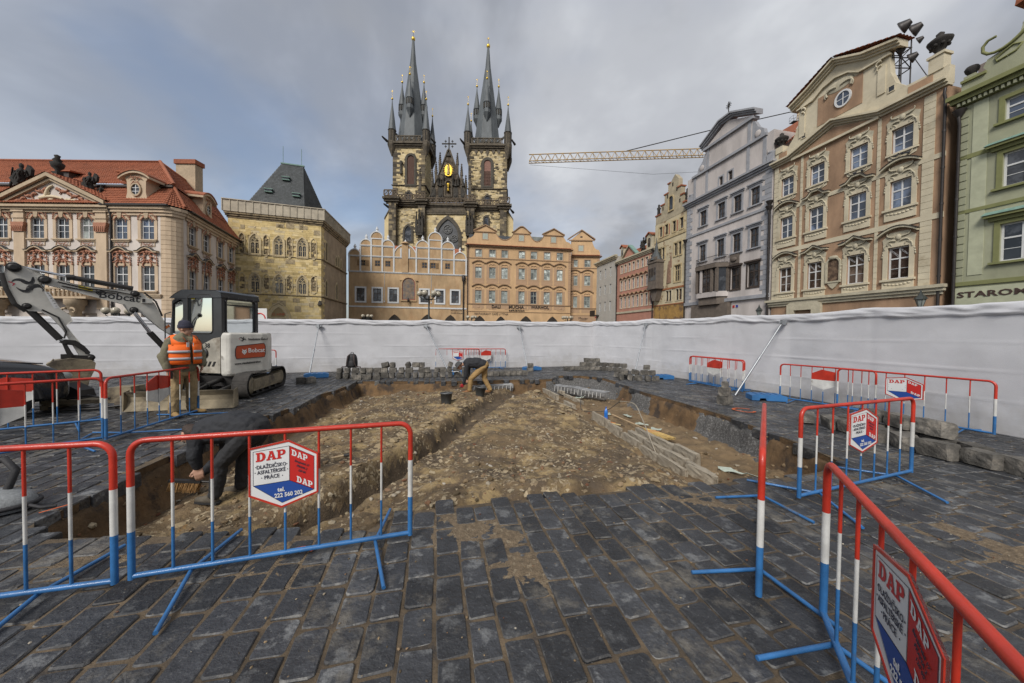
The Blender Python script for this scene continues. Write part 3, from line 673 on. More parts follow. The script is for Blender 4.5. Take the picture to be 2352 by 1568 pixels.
# pilasters with capitals
for cx in (11.3, 19.4):
 mb = MB(); mb.box(cx-0.52,cx+0.52,-0.18,0,3.6,11.2); mb.box(cx-0.52,cx+0.52,-0.18,0,12.1,12.5); mb.box(cx-0.60,cx+0.60,-0.26,0,12.5,12.75); mb.box(cx-0.52,cx+0.52,-0.20,0,12.75,13.1); mb.box(cx-0.62,cx+0.62,-0.30,0,13.1,KH)
 KP.add('pilaster', mb, M_PINK)
 mb = MB(); mb.prism([(cx-0.5,11.2),(cx+0.5,11.2),(cx+0.66,12.1),(cx-0.66,12.1)], -0.3, 0.0)
 for k in range(6): curl(mb, cx-0.5+0.2*k, 11.3, 1.4, 0.6, -1.0, 9.0, 0.07, 0.04, -0.30)
 KP.add('capital', mb, M_TERRA)
KP.add('string_course', cornice(0, 25.1, 4.75, 5.15, 0.22), M_MOULD)
# entablature right of the pediment, gutter
KP.add('cornice', cornice(20.0, 25.1, 12.9, 13.75, 0.42), M_PINK)
KP.add('cornice', cornice(0, 9.6, 12.9, 13.75, 0.42), M_PINK)
mb = MB(); mb.box(19.7,26.3,-0.62,-0.40,13.74,13.90); KP.add('gutter', mb, M_PIPE)
# pediment
PZ = 13.42
mb = MB(); cornice(9.4, 20.1, 13.1, 13.74, 0.55, mb, 0)
mb.prism([(9.9,13.742),(19.6,13.742),(14.75,16.35)], -0.18, 0.3, 1)
band(mb, [(9.2,13.75),(14.75,16.42)], 0.36, -0.70, 0.4, 0); band(mb, [(14.75,16.42),(20.3,13.75)], 0.36, -0.70, 0.4, 0)
band(mb, [(9.9,13.75),(14.75,16.12)], 0.22, -0.45, 0.3, 0); band(mb, [(14.75,16.12),(19.6,13.75)], 0.22, -0.45, 0.3, 0)
KP.add('pediment', mb, [M_MOULD, M_PALE])
mb = MB()
for s in (1, -1):
 for k in range(7):
  x = 0.5+k*0.55; curl(mb, 14.75+s*x, 13.95+max(0.15,(1.65-0.42*x)), -0.5, 0.8, 0.5, 7.0*(1 if k % 2 else -1), 0.14, 0.05, -0.24, sx=s)
  mb.ball((14.75+s*(x+0.1), -0.25, 14.05+max(0.05,(1.45-0.40*x))), (0.28,0.12,0.14), 7)
KP.add('pediment_stucco', mb, M_TERRA, kind='stuff')
mb = MB(); rr = random.Random(4)
for k in range(26):
 x = rr.uniform(-2.6,2.6); z = 13.9+rr.random()*max(0.2,1.35-abs(x)*0.5); mb.ball((14.75+x,-0.22,z), (rr.uniform(0.12,0.34),0.10,rr.uniform(0.10,0.20)), 7)
curl(mb, 13.6, 14.4, 0.3, 2.2, -0.2, -0.4, 0.20, 0.10, -0.25); curl(mb, 14.2, 14.7, 1.2, 1.2, 0.3, -2.0, 0.16, 0.08, -0.28)
KP.add('pediment_relief', mb, mat('cream_relief', (0.60,0.50,0.34), 0.9, 0.15, 6, 0.3, 20))
for a, b, c, d in (((9.0,-0.75,14.10),(14.75,-0.75,16.80),(14.75,3.2,17.2),(9.0,3.2,14.5)), ((14.75,-0.75,16.80),(20.5,-0.75,14.10),(20.5,3.2,14.5),(14.75,3.2,17.2))):
 # pantiles run down the slope: eaves is the low edge
 lo1, lo2, hi2, hi1 = (a, d, c, b) if a[2] < b[2] else (b, c, d, a)
 KP.add('pediment_roof', tile_roof(lo1, lo2, hi2, hi1), M_TILE)
# rounded rusticated corner
mb = MB(); arc = [(25.1,0.0),(25.55,0.02),(25.95,0.16),(26.22,0.42),(26.38,0.75),(26.42,1.0)]
k = 0; z = 0.0
while z < 12.8:
 top = min(z+0.46, 12.85); mb.prism([(x,y) for x, y in arc]+[(25.1,1.0)], z, top-0.035, axis='z'); z += 0.46
mb.prism([(x-0.03,y+0.03) for x, y in arc]+[(25.1,1.0)], 0.0, 12.9, axis='z')
KP.add('rusticated_corner', mb, M_PINK, kind='stuff')
mb = MB()
for q, (z0, z1) in enumerate(((12.9,13.18),(13.18,13.46),(13.46,13.75))):
 p = 0.14*(q+1); mb.prism([(25.1,-p),(25.7,-p+0.02),(26.15+p*0.5,0.12-p*0.5),(26.3+p,0.42),(26.45+p,1.0),(25.1,1.2)], z0, z1, axis='z')
KP.add('corner_cornice', mb, M_PINK)
# side wing
sang = math.atan2(11.0, -3.8)
KS = side_frame(KP, 26.4, 1.0, sang)
cs = [1.58, 4.42, 7.76, 10.65]
holes = [(c-0.66, c+0.66, UZ, UZ+UH) for c in cs]+[(c-0.66, c+0.66, LZ, LZ+LH) for c in cs]
KS.add('wall', wall_grid(0, 12.0, 0, KH, holes), M_PALE)
for c in cs: palace_window(KS, c, 1.32, True, G_DARK); palace_window(KS, c, 1.32, False, G_DARK)
KS.add('cornice', cornice(0.3, 12.3, 12.9, 13.75, 0.42), M_PINK)
KS.add('string_course', cornice(0.0, 12.0, 4.75, 5.15, 0.22), M_MOULD)
mb = MB(); mb.tube([(0.2,-0.55,13.82),(12.9,-0.55,13.82)], 0.13, 8); KS.add('gutter', mb, M_PIPE)
# mansard roof
SD = Vector((math.cos(sang), math.sin(sang), 0)); SN = Vector((SD.y, -SD.x, 0))      # outward normal of the side wing
s0 = Vector((26.4,1.0,13.85))+SN*0.55; s1 = s0+SD*12.9
bk0 = Vector((24.75,1.75,16.35)); bk1 = bk0+SD*11.8; rg0 = Vector((19.0,6.0,21.0)); rg1 = rg0+SD*11.5
roof = [((-1,-0.55,13.85),(26.0,-0.55,13.85),bk0,(-1,1.75,16.35)), ((26.0,-0.55,13.85),s0,bk0,bk0-Vector((0.02,0,0))), (s0,s1,bk1,bk0),
  ((-1,1.45,16.55),(24.95,1.45,16.55),rg0,(-1,6.0,21.0)), (bk0+Vector((0.25,-0.25,0.05)),bk1+Vector((0.3,0,-0.35)),rg1,rg0)]
for q in roof: KP.add('roof', tile_roof(*q), M_TILE, kind='stuff')
mb = MB(); mb.prism([(0,0.2),(25.8,0.2),(26.5,1.1),(22.9,11.9),(0,12)], 13.3, 13.86, axis='z'); mb.prism([(0,2.0),(24.3,2.0),(20.9,11.9),(0,12)], 13.86, 16.45, axis='z'); KP.add('attic', mb, M_DARKWOOD)
mb = MB(); band(mb, [(-1,16.33),(24.9,16.33)], 0.20, 1.40, 1.80); KP.add('roof_break', mb, M_DARKWOOD)
mb = MB(); mb.tube([bk0+Vector((0.2,-0.2,0.3)), rg0+Vector((0,0,0.15))], 0.17, 8); mb.tube([s0+Vector((-0.2,-0.3,0.2)), bk0+Vector((0.05,-0.05,0.1))], 0.15, 8); mb.tube([Vector((-1,6,21.1)), rg0+Vector((0,0,0.1)), rg1+Vector((0,0,0.1))], 0.16, 8)
KP.add('ridge_tile', mb, M_TILE)
# dormers: two volute dormers with a round window, two small slanted roof lights
def volute_dormer(f, cx, z0):
 mb = MB(); prof = [(-1.45,0),(1.45,0),(1.30,0.25),(1.05,0.55),(0.92,1.1),(0.95,2.3),(-0.95,2.3),(-0.92,1.1),(-1.05,0.55),(-1.30,0.25)]
 mb.prism([(cx+x,z0+z) for x, z in prof], 0.15, 2.2, 0)
 top = [(cx-1.55+3.1*i/8, z0+2.30+0.62*math.sin(PI*i/8)**0.8) for i in range(9)]; band(mb, top, 0.22, -0.12, 2.6, 0)
 mb.prism([(cx-1.0,z0+2.25)]+[(x,z) for x, z in top[1:-1]]+[(cx+1.0,z0+2.25)], 0.16, 2.2, 0)
 d = f.add('dormer', mb, M_PINK)
 mb = MB(); band(mb, [(x,z+0.225) for x, z in top], 0.14, -0.2, 3.4, 0); put('dormer_roof', mb.mesh('dormer_roof', M_TILE), d)
 mb = MB(); n = 18; o = [(cx+0.56*math.cos(2*PI*i/n), z0+1.35+0.66*math.sin(2*PI*i/n)) for i in range(n)]; ii = [(cx+0.42*math.cos(2*PI*i/n), z0+1.35+0.52*math.sin(2*PI*i/n)) for i in range(n)]
 ring(mb, o, ii, 0.02, 0.2, 0); wo = put('dormer_window', mb.mesh('dormer_window', M_MOULD), d)
 mb = MB(); mb.prism(ii, 0.12, 0.16); put('pane', mb.mesh('pane', G_DARK), wo)
 mb = MB(); mb.box(cx-0.03,cx+0.03,0.08,0.12,z0+0.83,z0+1.87)
 for q in (-0.17,0.17): mb.box(cx-0.40,cx+0.40,0.082,0.118,z0+1.35+q-0.025,z0+1.35+q+0.025)
 put('glazing_bar', mb.mesh('glazing_bar', M_WHITEWOOD), wo)
 og = rocaille(1.2, 0.6, 8, False, False); put('dormer_stucco', og.mesh('dormer_stucco', M_TERRA), d, (cx, 0.10, z0+2.28))
volute_dormer(KP, 22.6, 14.15); KS2 = side_frame(KP, 26.4, 1.0, sang); volute_dormer(KS2, 5.2, 14.2)
for cx in (12.0, 18.9):
 mb = MB(); mb.prism([(2.1,17.0),(2.1,18.05),(4.6,18.3),(4.2,17.0)], cx-0.2, cx+1.4, axis='x'); d = KP.add('roof_light', mb, M_DARKWOOD)
 mb = MB(); mb.prism([(1.9,18.07),(5.2,18.5),(5.2,18.6),(1.9,18.2)], cx-0.5, cx+1.8, axis='x'); put('dormer_roof', mb.mesh('dormer_roof', M_TILE), d)
 mb = frame_mb(0.6, 0.7, 0.08, 0.05, x=cx+0.1, z=17.15); mb.box(cx+0.37,cx+0.43,-0.05,0,17.15,17.85); mb.v = [(x, y+2.08, z) for x, y, z in mb.v]; put('window_frame', mb.mesh('window_frame', M_WHITEWOOD), d)
mb = MB(); mb.box(-1.25,1.25,-0.55,0.55,17.2,23.2,0); mb.box(-1.4,1.4,-0.7,0.7,23.2,23.75,1)
KP.add('chimney', mb, [M_MOULD, M_TILE], 17.4, 11.3, 0)
# statues and urns on the pediment and the left parapet
def statue(f, x, y, z, h, seed, urn=False):
 r = random.Random(seed); mb = MB()
 mb.box(-0.32,0.32,-0.32,0.32,0,0.5)
 if urn: mb.lathe([(0.25,0.5),(0.18,0.7),(0.50,1.05),(0.62,1.5),(0.30,1.75),(0.42,1.9),(0.2,2.2),(0.28,2.45),(0.02,2.6)], 12)
 else:
  mb.lathe([(0.42,0.5),(0.34,1.0),(0.24,1.5),(0.31,1.95),(0.28,2.15),(0.10,2.3),(0.16,2.45),(0.15,2.68),(0.02,2.8)], 10)
  for s in (1,-1): mb.tube([(s*0.38,0,2.1),(s*r.uniform(0.5,0.7),-0.2,r.uniform(1.6,1.9)),(s*r.uniform(0.3,0.8),-0.35,r.uniform(1.5,2.4))], [0.10,0.09,0.06], 6)
  for _ in range(6): mb.tube([(r.uniform(-.4,.4),-0.3,2.0),(r.uniform(-.5,.5),-0.42,1.2),(r.uniform(-.5,.5),-0.46,0.5)], [0.06,0.11,0.09], 5)
  if seed % 2: mb.prism([(0.2,1.4),(0.75,1.7),(0.85,2.3),(0.5,2.7),(0.2,2.1)], 0.05, 0.3)
 s = h/2.8; mb.v = [(a*s, b*s, c*s) for a, b, c in mb.v]
 return f.add('roof_urn' if urn else 'roof_statue', mb, M_STATUE, x, y, z)
statue(KP, 10.6, 0.6, 15.2, 3.0, 3); statue(KP, 14.75, 0.2, 16.75, 2.3, 5, True); statue(KP, 12.0, 1.2, 15.7, 1.9, 2); statue(KP, 17.2, 0.8, 15.2, 2.3, 7); statue(KP, 18.1, 1.0, 14.9, 1.4, 6)
mb = MB(); mb.box(7.5,11.4,0.3,0.9,13.8,14.1); mb.box(7.5,11.4,0.3,0.9,15.0,15.2)
for k in range(9): mb.lathe([(0.10,14.1),(0.16,14.35),(0.07,14.7),(0.12,15.0)], 8, (7.7+0.4*k,0.6,0))
mb.box(10.0,11.3,0.1,1.1,13.8,15.2); KP.add('balustrade', mb, M_MOULD)
downpipe(KP, 20.35, 3.0, 13.2)
# balcony and portal capitals just above the hoarding
mb = MB(); mb.box(7.0,19.2,-1.3,0,4.55,4.75); mb.box(7.0,19.2,-1.3,-1.05,5.45,5.6)
KP.add('balcony', mb, M_MOULD)
balm = MB().lathe([(0.07,0),(0.13,0.2),(0.06,0.5),(0.10,0.7)], 8).mesh('baluster', M_MOULD)
for k in range(28): KP.add('baluster', balm, None, 7.3+0.42*k, -1.18, 4.752)
for cx in (10.0, 17.6):
 mb = MB(); mb.lathe([(0.42,0),(0.40,3.4),(0.55,3.5),(0.60,3.9),(0.75,4.0),(0.75,4.5)], 14, (cx,-0.8,0))
 for s in (-1,1): curl(mb, cx+s*0.25, 3.6, 0.2, 0.9, -1.0, -9.0, 0.13, 0.06, -1.35, sx=s)
 KP.add('portal_column', mb, M_MOULD)
# ---------------------------------------------------------------- gothic stone house
M_BELL = mat_island('bell_house_stone', [(0.0,(0.52,0.40,0.19)),(0.2,(0.70,0.535,0.245)),(0.6,(0.78,0.61,0.30)),(0.85,(0.82,0.66,0.36)),(1.0,(0.66,0.55,0.35))], 0.92, 1.2, 0.30)
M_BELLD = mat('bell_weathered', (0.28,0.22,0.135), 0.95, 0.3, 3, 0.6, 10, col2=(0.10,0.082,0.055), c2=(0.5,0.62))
M_BELLT = mat('bell_tracery', (0.54,0.44,0.27), 0.9, 0.18, 3, 0.3, 14)
M_SHEET = mat('parapet_sheet', (0.46,0.40,0.30), 0.6, 0.14, 2, 0.1, 8, stain=0.25, stain_scale=0.8)
BH = house('gothic_stone_house', 'yellow sandstone gothic house with traceried windows and tall grey slate tower roof', (-38.6,46.5), (-27.9,50))
BL = 11.26; wc = [3.1, 5.95, 8.84]; nc = [1.6, 4.43, 7.25, 10.27]
BH.add('wall', wall_grid(0, BL, 0, 17.4, [], back=12), M_BELLT)
rr = random.Random(12)
H_ = [arch_pts(c, z, 1.35, 2.9, 'point') for c in wc for z in (12.2, 6.85)]+[arch_pts(c, z, 0.72, h, 'point') for c in nc for z, h in ((12.35,2.65),(7.4,2.2))]+[arch_pts(5.87, -0.2, 2.5, 5.4, 'point')]
BH.add('ashlar', ashlar(MB(), 0.02, BL-0.02, 0, 17.3, 0.65, 0.30, rr, H_, (0.08,0.10), None, 0.012), M_BELL, kind='stuff')
def gothic_window(f, cx, z, w, h, glass_m, trac):
 mb = MB(); op = arch_pts(cx, z, w, h, 'point'); ring(mb, grow(op, 0.16), op, -0.20, 0.02); ring(mb, op, grow(op, -0.12), -0.11, 0.02)
 # crocketed gable over the head
 top = z+h; band(mb, [(cx-0.42,top+0.02),(cx,top+0.75)], 0.10, -0.09, 0.02); band(mb, [(cx,top+0.75),(cx+0.42,top+0.02)], 0.10, -0.09, 0.02); mb.ball((cx,-0.06,top+0.95), (0.13,0.07,0.16), 7)
 mb.box(cx-0.05,cx+0.05,-0.10,0.02,z,z+h*0.62)
 o = f.add('gothic_window', mb, M_BELLT)
 mb = MB(); mb.prism(grow(op, -0.10), -0.012, 0.02); put('pane', mb.mesh('pane', glass_m), o)
 mb = MB(); zc = z+h*0.66; q = w*0.21
 for dx, dz, r_ in ((-q,0.05,q*0.86),(q,0.05,q*0.86),(0,q*1.55,q*0.95)):
  mb.tube([(cx+dx+r_*math.cos(2*PI*i/12), -0.05, zc+dz+r_*math.sin(2*PI*i/12)) for i in range(12)], 0.05, 5, closed=True)
  for i in range(4): a = PI/4+PI*i/2; mb.tube([(cx+dx+r_*math.cos(a),-0.05,zc+dz+r_*math.sin(a)),(cx+dx+r_*0.35*math.cos(a),-0.05,zc+dz+r_*0.35*math.sin(a))], 0.035, 4)
 for s in (-1,1):
  a0 = [(cx+s*q+q*0.95*math.cos(PI*i/8), -0.05, z+h*0.52+q*0.75*math.sin(PI*i/8)) for i in range(9)]; mb.tube(a0, 0.045, 5)
  mb.box(cx+s*(w/2-0.16)-0.02,cx+s*(w/2-0.16)+0.02,-0.05,-0.013,z,z+h*0.55)
  mb.box(cx+s*q-0.02,cx+s*q+0.02,-0.03,-0.013,z,z+h*0.52)
 mb.box(cx-w/2+0.1,cx+w/2-0.1,-0.03,-0.0135,z+h*0.3,z+h*0.3+0.04)
 put('tracery', mb.mesh('tracery', M_BELLT), o)
for c in wc: gothic_window(BH, c, 12.25, 1.22, 2.78, G_DARK, 1); gothic_window(BH, c, 6.9, 1.22, 2.75, glass('leaded_glass', (0.075,0.08,0.085), 0.4), 1)
for c in nc:
 for z, h in ((12.3,2.7),(7.35,2.25)):
  mb = MB(); op = arch_pts(c, z, 0.62, h, 'point', 6); ring(mb, grow(op, 0.09), op, -0.17, 0.02, 0); mb.prism(op, -0.012, 0.02, 1)
  for k in range(5): mb.ball((c+rr.uniform(-.18,.18), -0.02, z+0.4+k*0.42), (rr.uniform(.10,.2),0.07,rr.uniform(.14,.25)), 6, 1)
  mb.prism([(c-0.22,z-0.05),(c+0.22,z-0.05),(c+0.12,z-0.35),(c-0.12,z-0.35)], -0.18, 0, 0)
  for k in range(5): mb.ball((c+rr.uniform(-.3,.3), -0.03, z+h+0.25+k*0.22), (rr.uniform(.12,.25),0.05,rr.uniform(.12,.22)), 6, 1)
  BH.add('statue_niche', mb, [M_BELLT, M_BELLD])
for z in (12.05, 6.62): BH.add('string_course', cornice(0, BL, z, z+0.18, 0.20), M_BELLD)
mb = MB()
for k in range(26):
 x, z = rr.uniform(0.3, BL-0.8), rr.choice((5.2,5.8,9.8,10.4,11.2,15.6,16.2,4.4)); mb.box(x,x+rr.uniform(.4,1.1),-0.118,0.0,z,z+rr.uniform(.3,.9))
BH.add('patched_stone', mb, mat('patched_stone', (0.40,0.32,0.195), 0.95, 0.25, 3, 0.6, 10, col2=(0.26,0.205,0.125), c2=(0.5,0.62)), kind='stuff')
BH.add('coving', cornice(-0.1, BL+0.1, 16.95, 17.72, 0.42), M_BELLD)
mb = MB(); nP = 14
mb.box(-0.45,BL+0.45,-0.50,0.0,17.722,19.25);
for k in range(nP+1): x = -0.45+(BL+0.9)*k/nP; mb.box(x-0.05,x+0.05,-0.57,-0.5,17.722,19.25)
mb.box(-0.5,BL+0.5,-0.62,0.1,19.25,19.36); BH.add('parapet', mb, M_SHEET)
# portal
mb = MB(); op = arch_pts(5.87, -0.1, 1.9, 5.15, 'point'); ring(mb, grow(op, 0.38), op, -0.12, 0.05); ring(mb, grow(op, 0.62), grow(op, 0.50), -0.16, 0.05); BH.add('portal', mb, M_BELLT)
mb = MB(); mb.prism(op, -0.02, 0.04); BH.add('portal_board', mb, mat('portal_board', (0.36,0.27,0.14), 0.7, 0.1, 3))
mb = MB(); mb.box(4.95,6.79,-0.1,0.0,3.45,3.65); BH.add('portal_transom', mb, M_BELLT)
text('portal_lettering', 'G HMP', 0.52, flat('red_letter', (0.50,0.09,0.03)), BH.root, BH.M @ T((5.87,-0.04,4.0)), 0.01)
mb = MB(); mb.lathe([(0.34,0),(0.30,0.12),(0.22,0.45),(0.14,0.6),(0.05,0.66)], 12, (11.1,-0.25,5.5)); BH.add('stone_bell', mb, M_SOOT)
BS = side_frame(BH, BL, 0, math.atan2(62-50, -30.1+27.9)-math.atan2(3.5, 10.7))
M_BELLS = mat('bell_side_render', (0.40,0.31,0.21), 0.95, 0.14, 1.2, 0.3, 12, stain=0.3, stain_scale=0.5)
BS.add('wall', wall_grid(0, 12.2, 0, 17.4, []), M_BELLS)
BS.add('ashlar', ashlar(MB(), 0.0, 2.2, 0, 17.2, 0.8, 0.38, rr, [], (0.01,0.03), lambda x, z: x < 0.7+0.8*(math.sin(z*5.1)*0.5+0.5)), M_BELL, kind='stuff')
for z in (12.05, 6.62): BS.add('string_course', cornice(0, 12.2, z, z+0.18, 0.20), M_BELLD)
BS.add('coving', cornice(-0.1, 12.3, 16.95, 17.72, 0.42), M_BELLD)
mb = MB(); mb.box(-0.46,12.6,-0.50,0.0,17.724,19.254)
for k in range(26): x = 12.5*k/25; mb.box(x-0.05,x+0.05,-0.57,-0.5,17.724,19.254)
mb.box(-0.5,12.7,-0.62,0.1,19.254,19.364); BS.add('parapet', mb, M_SHEET)
for x, z, w, h in ((1.9,12.4,0.7,2.8),(1.9,7.0,0.7,2.4),(6.5,12.5,0.55,1.5),(7.7,12.5,0.55,1.8),(8.9,12.5,0.55,1.5),(6.7,7.0,0.8,2.6)):
 mb = MB(); op = arch_pts(x, z, w, h, 'point', 6); ring(mb, grow(op, 0.14), op, -0.10, 0.05, 0); mb.prism(op, -0.005, 0.02, 1); BS.add('arched_window', mb, [M_BELLT, G_WARM])
mb = MB(); mb.box(2.0,3.2,-0.06,0.02,0.2,3.6); BS.add('side_door', mb, M_DARKWOOD)
# hipped slate tower roof
ev = [(0.4,2.4,18.6),(8.6,2.4,18.6),(11.2,10.5,18.6),(0.2,10.5,18.6)]
rd = [(4.75,5.6,27.6),(7.65,5.6,27.6)]
mb = MB(); mb.add(ev+rd, [(0,1,5,4),(1,2,5),(2,3,4,5),(3,0,4)]); rf = BH.add('roof', mb, M_SLATE)
mb = MB()
def slate_rows(a, b, c, d, n, nx_):
 a, b, c, d = map(Vector, (a, b, c, d)); nm = (b-a).cross(d-a).normalized(); nm = nm if nm.y < 0.5 or nm.z > 0 else -nm
 if nm.z < 0: nm = -nm
 for j in range(n):
  l0, r0 = a.lerp(d, j/n), b.lerp(c, j/n); l1, r1 = a.lerp(d, (j+1.0)/n), b.lerp(c, (j+1.0)/n); m = max(2, int(nx_*(r0-l0).length/((b-a).length+1e-6)))
  for i in range(m):
   s = (i+0.5*(j % 2))/m; e = min(1, (i+1+0.5*(j % 2))/m)-0.006
   if s >= 1: continue
   mb.add([l0.lerp(r0,s)+nm*0.05, l0.lerp(r0,e)+nm*0.05, l1.lerp(r1,e)+nm*0.015, l1.lerp(r1,s)+nm*0.015], [(0,1,2,3)])
slate_rows(ev[0], ev[1], rd[1], rd[0], 40, 34); slate_rows(ev[1], ev[2], rd[1], Vector(rd[1])+Vector((0.01,0.01,0)), 40, 30)
BH.add('slate', mb, mat('slate_shingle', (0.078,0.086,0.088), 0.6, 0.2, 4, 0.3, 14, island=0.35, stain=0.25, stain_scale=0.6), kind='stuff')
mb = MB(); mb.box(4.6,7.8,5.45,5.75,27.5,27.68);
for x in (4.9,7.4): mb.tube([(x,5.6,27.6),(x,5.6,30.2)], 0.035, 5)
BH.add('ridge_cap', mb, M_COPPER)
for x, z in ((5.6,24.6),(3.6,22.2),(7.2,22.0)):
 y = 2.4+(z-18.6)/9.0*3.2; mb = MB(); mb.box(x-0.5,x+0.5,y-0.35,y+0.3,z,z+0.12,0); mb.box(x-0.42,x+0.42,y-0.30,y+0.35,z+0.12,z+0.42,1); mb.box(x-0.55,x+0.55,y-0.36,y+0.5,z+0.42,z+0.52,0); BH.add('roof_light', mb, [M_COPPER, G_DARK])
# ---------------------------------------------------------------- gabled school house with white trim
M_OCHRE = mat('ochre_render', (0.50,0.345,0.195), 0.93, 0.12, 0.9, 0.2, 14, col2=(0.42,0.265,0.14), c2=(0.48,0.66), stain=0.28, stain_scale=0.6, stretch=(1,1,0.5))
M_TRIM = mat('white_trim', (0.62,0.63,0.63), 0.85, 0.08, 2, 0.1, 20, stain=0.15)
WS = house('gabled_school_house', 'ochre house with white edged round gables and small shuttered attic windows', (-29.7,62), (-8.8,65.5))
WL = 21.19
ww = [2.06, 4.95, 7.76, 13.35, 16.2, 19.05]
sw = [(2.45,1.0),(4.98,1.0),(6.8,1.0),(13.35,0.98),(14.95,0.9),(17.6,0.98)]
holes = [(c-0.7, c+0.7, 7.35, 9.68) for c in ww]+[(c-0.48, c+0.48, 13.75, 14.82) for c, w in sw]
wl = wall_grid(0, WL, 0, 15.5, holes, back=1.2)
GC = [(1.03,0.97,15.5),(2.98,0.93,17.4),(4.83,1.0,18.8),(6.78,1.0,17.4),(9.85,2.0,15.55),(12.98,1.12,17.5),(15.28,1.18,19.1),(17.6,1.15,17.5),(19.9,1.1,15.65)]
def dome(cx, r, zs, k=1.0, n=14): return [(cx+r*math.cos(PI*i/n), zs+r*k*1.15*math.sin(PI*i/n)) for i in range(n+1)]
for cx, r, zs in GC: wl.prism([(cx-r,15.49),(cx+r,15.49)]+dome(cx, r, max(zs,15.5)), 0.0, 0.6)
WS.add('wall', wl, M_OCHRE)
for i, (cx, r, zs) in enumerate(GC):
 mb = MB(); p = dome(cx, r, zs); po = dome(cx, r+0.16, zs); band(mb, p[::-1], 0.001, 0, 0)
 mb = MB(); n = len(p); vs = [(a,-0.10,b) for a, b in p]+[(a,-0.10,b) for a, b in po]+[(a,0.62,b) for a, b in po]+[(a,0.0,b) for a, b in p]
 mb.add(vs, [(k,k+1,n+k+1,n+k) for k in range(n-1)]+[(n+k,n+k+1,2*n+k+1,2*n+k) for k in range(n-1)]+[(3*n+k,3*n+k+1,k+1,k) for k in range(n-1)])
 WS.add('gable_arch', mb, M_TRIM)
 if cx != 9.85: mb = MB(); mb.box(cx-r-0.1,cx+r+0.1,-0.09,0.0,zs-0.12,zs+0.06); WS.add('gable_band', mb, M_TRIM)
 mb = MB(); zt = zs+(r+0.16)*1.15; mb.lathe([(0.30,0),(0.26,0.12),(0.16,0.18),(0.20,0.30),(0.27,0.45),(0.20,0.62),(0.09,0.70),(0.13,0.82),(0.02,0.95)], 10, (cx,0.25,zt-0.03)); WS.add('finial', mb, M_TRIM)
mb = MB(); mb.box(9.3,10.4,-0.22,0.4,12.8,18.1); mb.lathe([(0.75,18.1),(0.78,18.25),(0.3,18.5)], 8, (9.85,0.1,0)); WS.add('turret', mb, M_OCHRE)
for x, z0, z1 in ((0.1,12.8,15.4),(2.02,12.8,17.3),(3.88,12.8,18.7),(5.82,12.8,18.7),(7.85,12.8,17.3),(9.1,15.6,17.2),(10.6,15.6,17.2),(11.85,12.8,17.4),(14.12,12.8,19.0),(16.46,12.8,19.0),(18.78,12.8,17.4),(21.07,12.8,15.55)):
 mb = MB(); mb.box(x-0.13,x+0.13,-0.13,0.0,z0,z1); WS.add('pilaster', mb, M_TRIM)
for x0, x1, z in ((0,WL,12.55),(2.0,7.9,17.28),(11.8,18.8,17.38),(0,WL,15.38)):
 mb = MB(); cornice(x0, x1, z, z+0.26, 0.16, mb, steps=2); WS.add('string_course', mb, M_TRIM)
mb = MB(); mb.box(0,WL,-0.08,0,6.22,6.48); WS.add('string_course', mb, M_TRIM)
smw = frame_mb(1.4, 2.33, 0.30, 0.07).mesh('window_surround', M_TRIM)
for c in ww:
 window(WS, c-0.7, 7.35, 1.4, 2.33, frame=M_DARKWOOD, pane=glass('school_glass', (0.05,0.055,0.06), 0.12), cols=2, rows=(0.33,0.62)); WS.add('window_surround', smw, None, c-0.7, 0, 7.35)
M_SHUT = mat('brown_shutter', (0.20,0.12,0.05), 0.7, 0.2, 6)
for k, (c, w) in enumerate(sw):
 window(WS, c-0.48, 13.75, 0.96, 1.07, frame=M_SHUT, pane=G_DARK, cols=2, rows=(0.5,), rec=0.05)
 if k in (0, 4):
  for s in (-1, 1):
   mb = MB(); mb.box(c+s*0.74-0.24,c+s*0.74+0.24,-0.06,-0.01,13.75,14.82)
   for q in range(7): mb.box(c+s*0.74-0.19,c+s*0.74+0.19,-0.075,-0.06,13.85+0.13*q,13.92+0.13*q)
   WS.add('shutter', mb, M_SHUT)
# painted niche
mb = MB(); op = arch_pts(10.52, 7.75, 2.35, 4.1, 'round'); ring(mb, grow(op, 0.28), op, -0.18, 0.0, 0); band(mb, [(8.9,11.3),(9.35,11.3)], 0.14, -0.25, 0, 0); band(mb, [(11.7,11.3),(12.15,11.3)], 0.14, -0.25, 0, 0)
ring(mb, op, grow(op, -0.12), -0.04, 0.0, 1); WS.add('niche_frame', mb, [M_OCHRE, flat('niche_red', (0.26,0.06,0.04))])
mb = MB(); mb.prism(grow(op, -0.12), -0.02, 0.02); WS.add('fresco', mb, mat('faded_fresco', (0.26,0.19,0.13), 0.9, 0.35, 2.2, 0.1, 10, col2=(0.16,0.15,0.15), c2=(0.45,0.6), stain=0.3))
mb = MB(); mb.lathe([(0.02,0),(0.16,0.15),(0.19,0.55),(0.06,0.75)], 6, (10.5,-0.5,7.3)); mb.tube([(10.5,0,6.9),(10.5,-0.5,7.0),(10.5,-0.5,7.3)], 0.03, 5); WS.add('wall_lantern', mb, M_PIPE)
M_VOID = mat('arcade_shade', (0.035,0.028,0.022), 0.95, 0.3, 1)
def arcade(f, cx, w, top, mt):
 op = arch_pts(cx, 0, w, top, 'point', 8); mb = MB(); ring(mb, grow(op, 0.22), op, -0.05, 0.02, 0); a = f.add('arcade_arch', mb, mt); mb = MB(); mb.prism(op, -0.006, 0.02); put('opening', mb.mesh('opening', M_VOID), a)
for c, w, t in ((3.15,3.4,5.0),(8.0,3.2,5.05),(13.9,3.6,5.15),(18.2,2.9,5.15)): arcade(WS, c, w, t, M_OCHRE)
M_LET = flat('dark_lettering', (0.05,0.035,0.03))
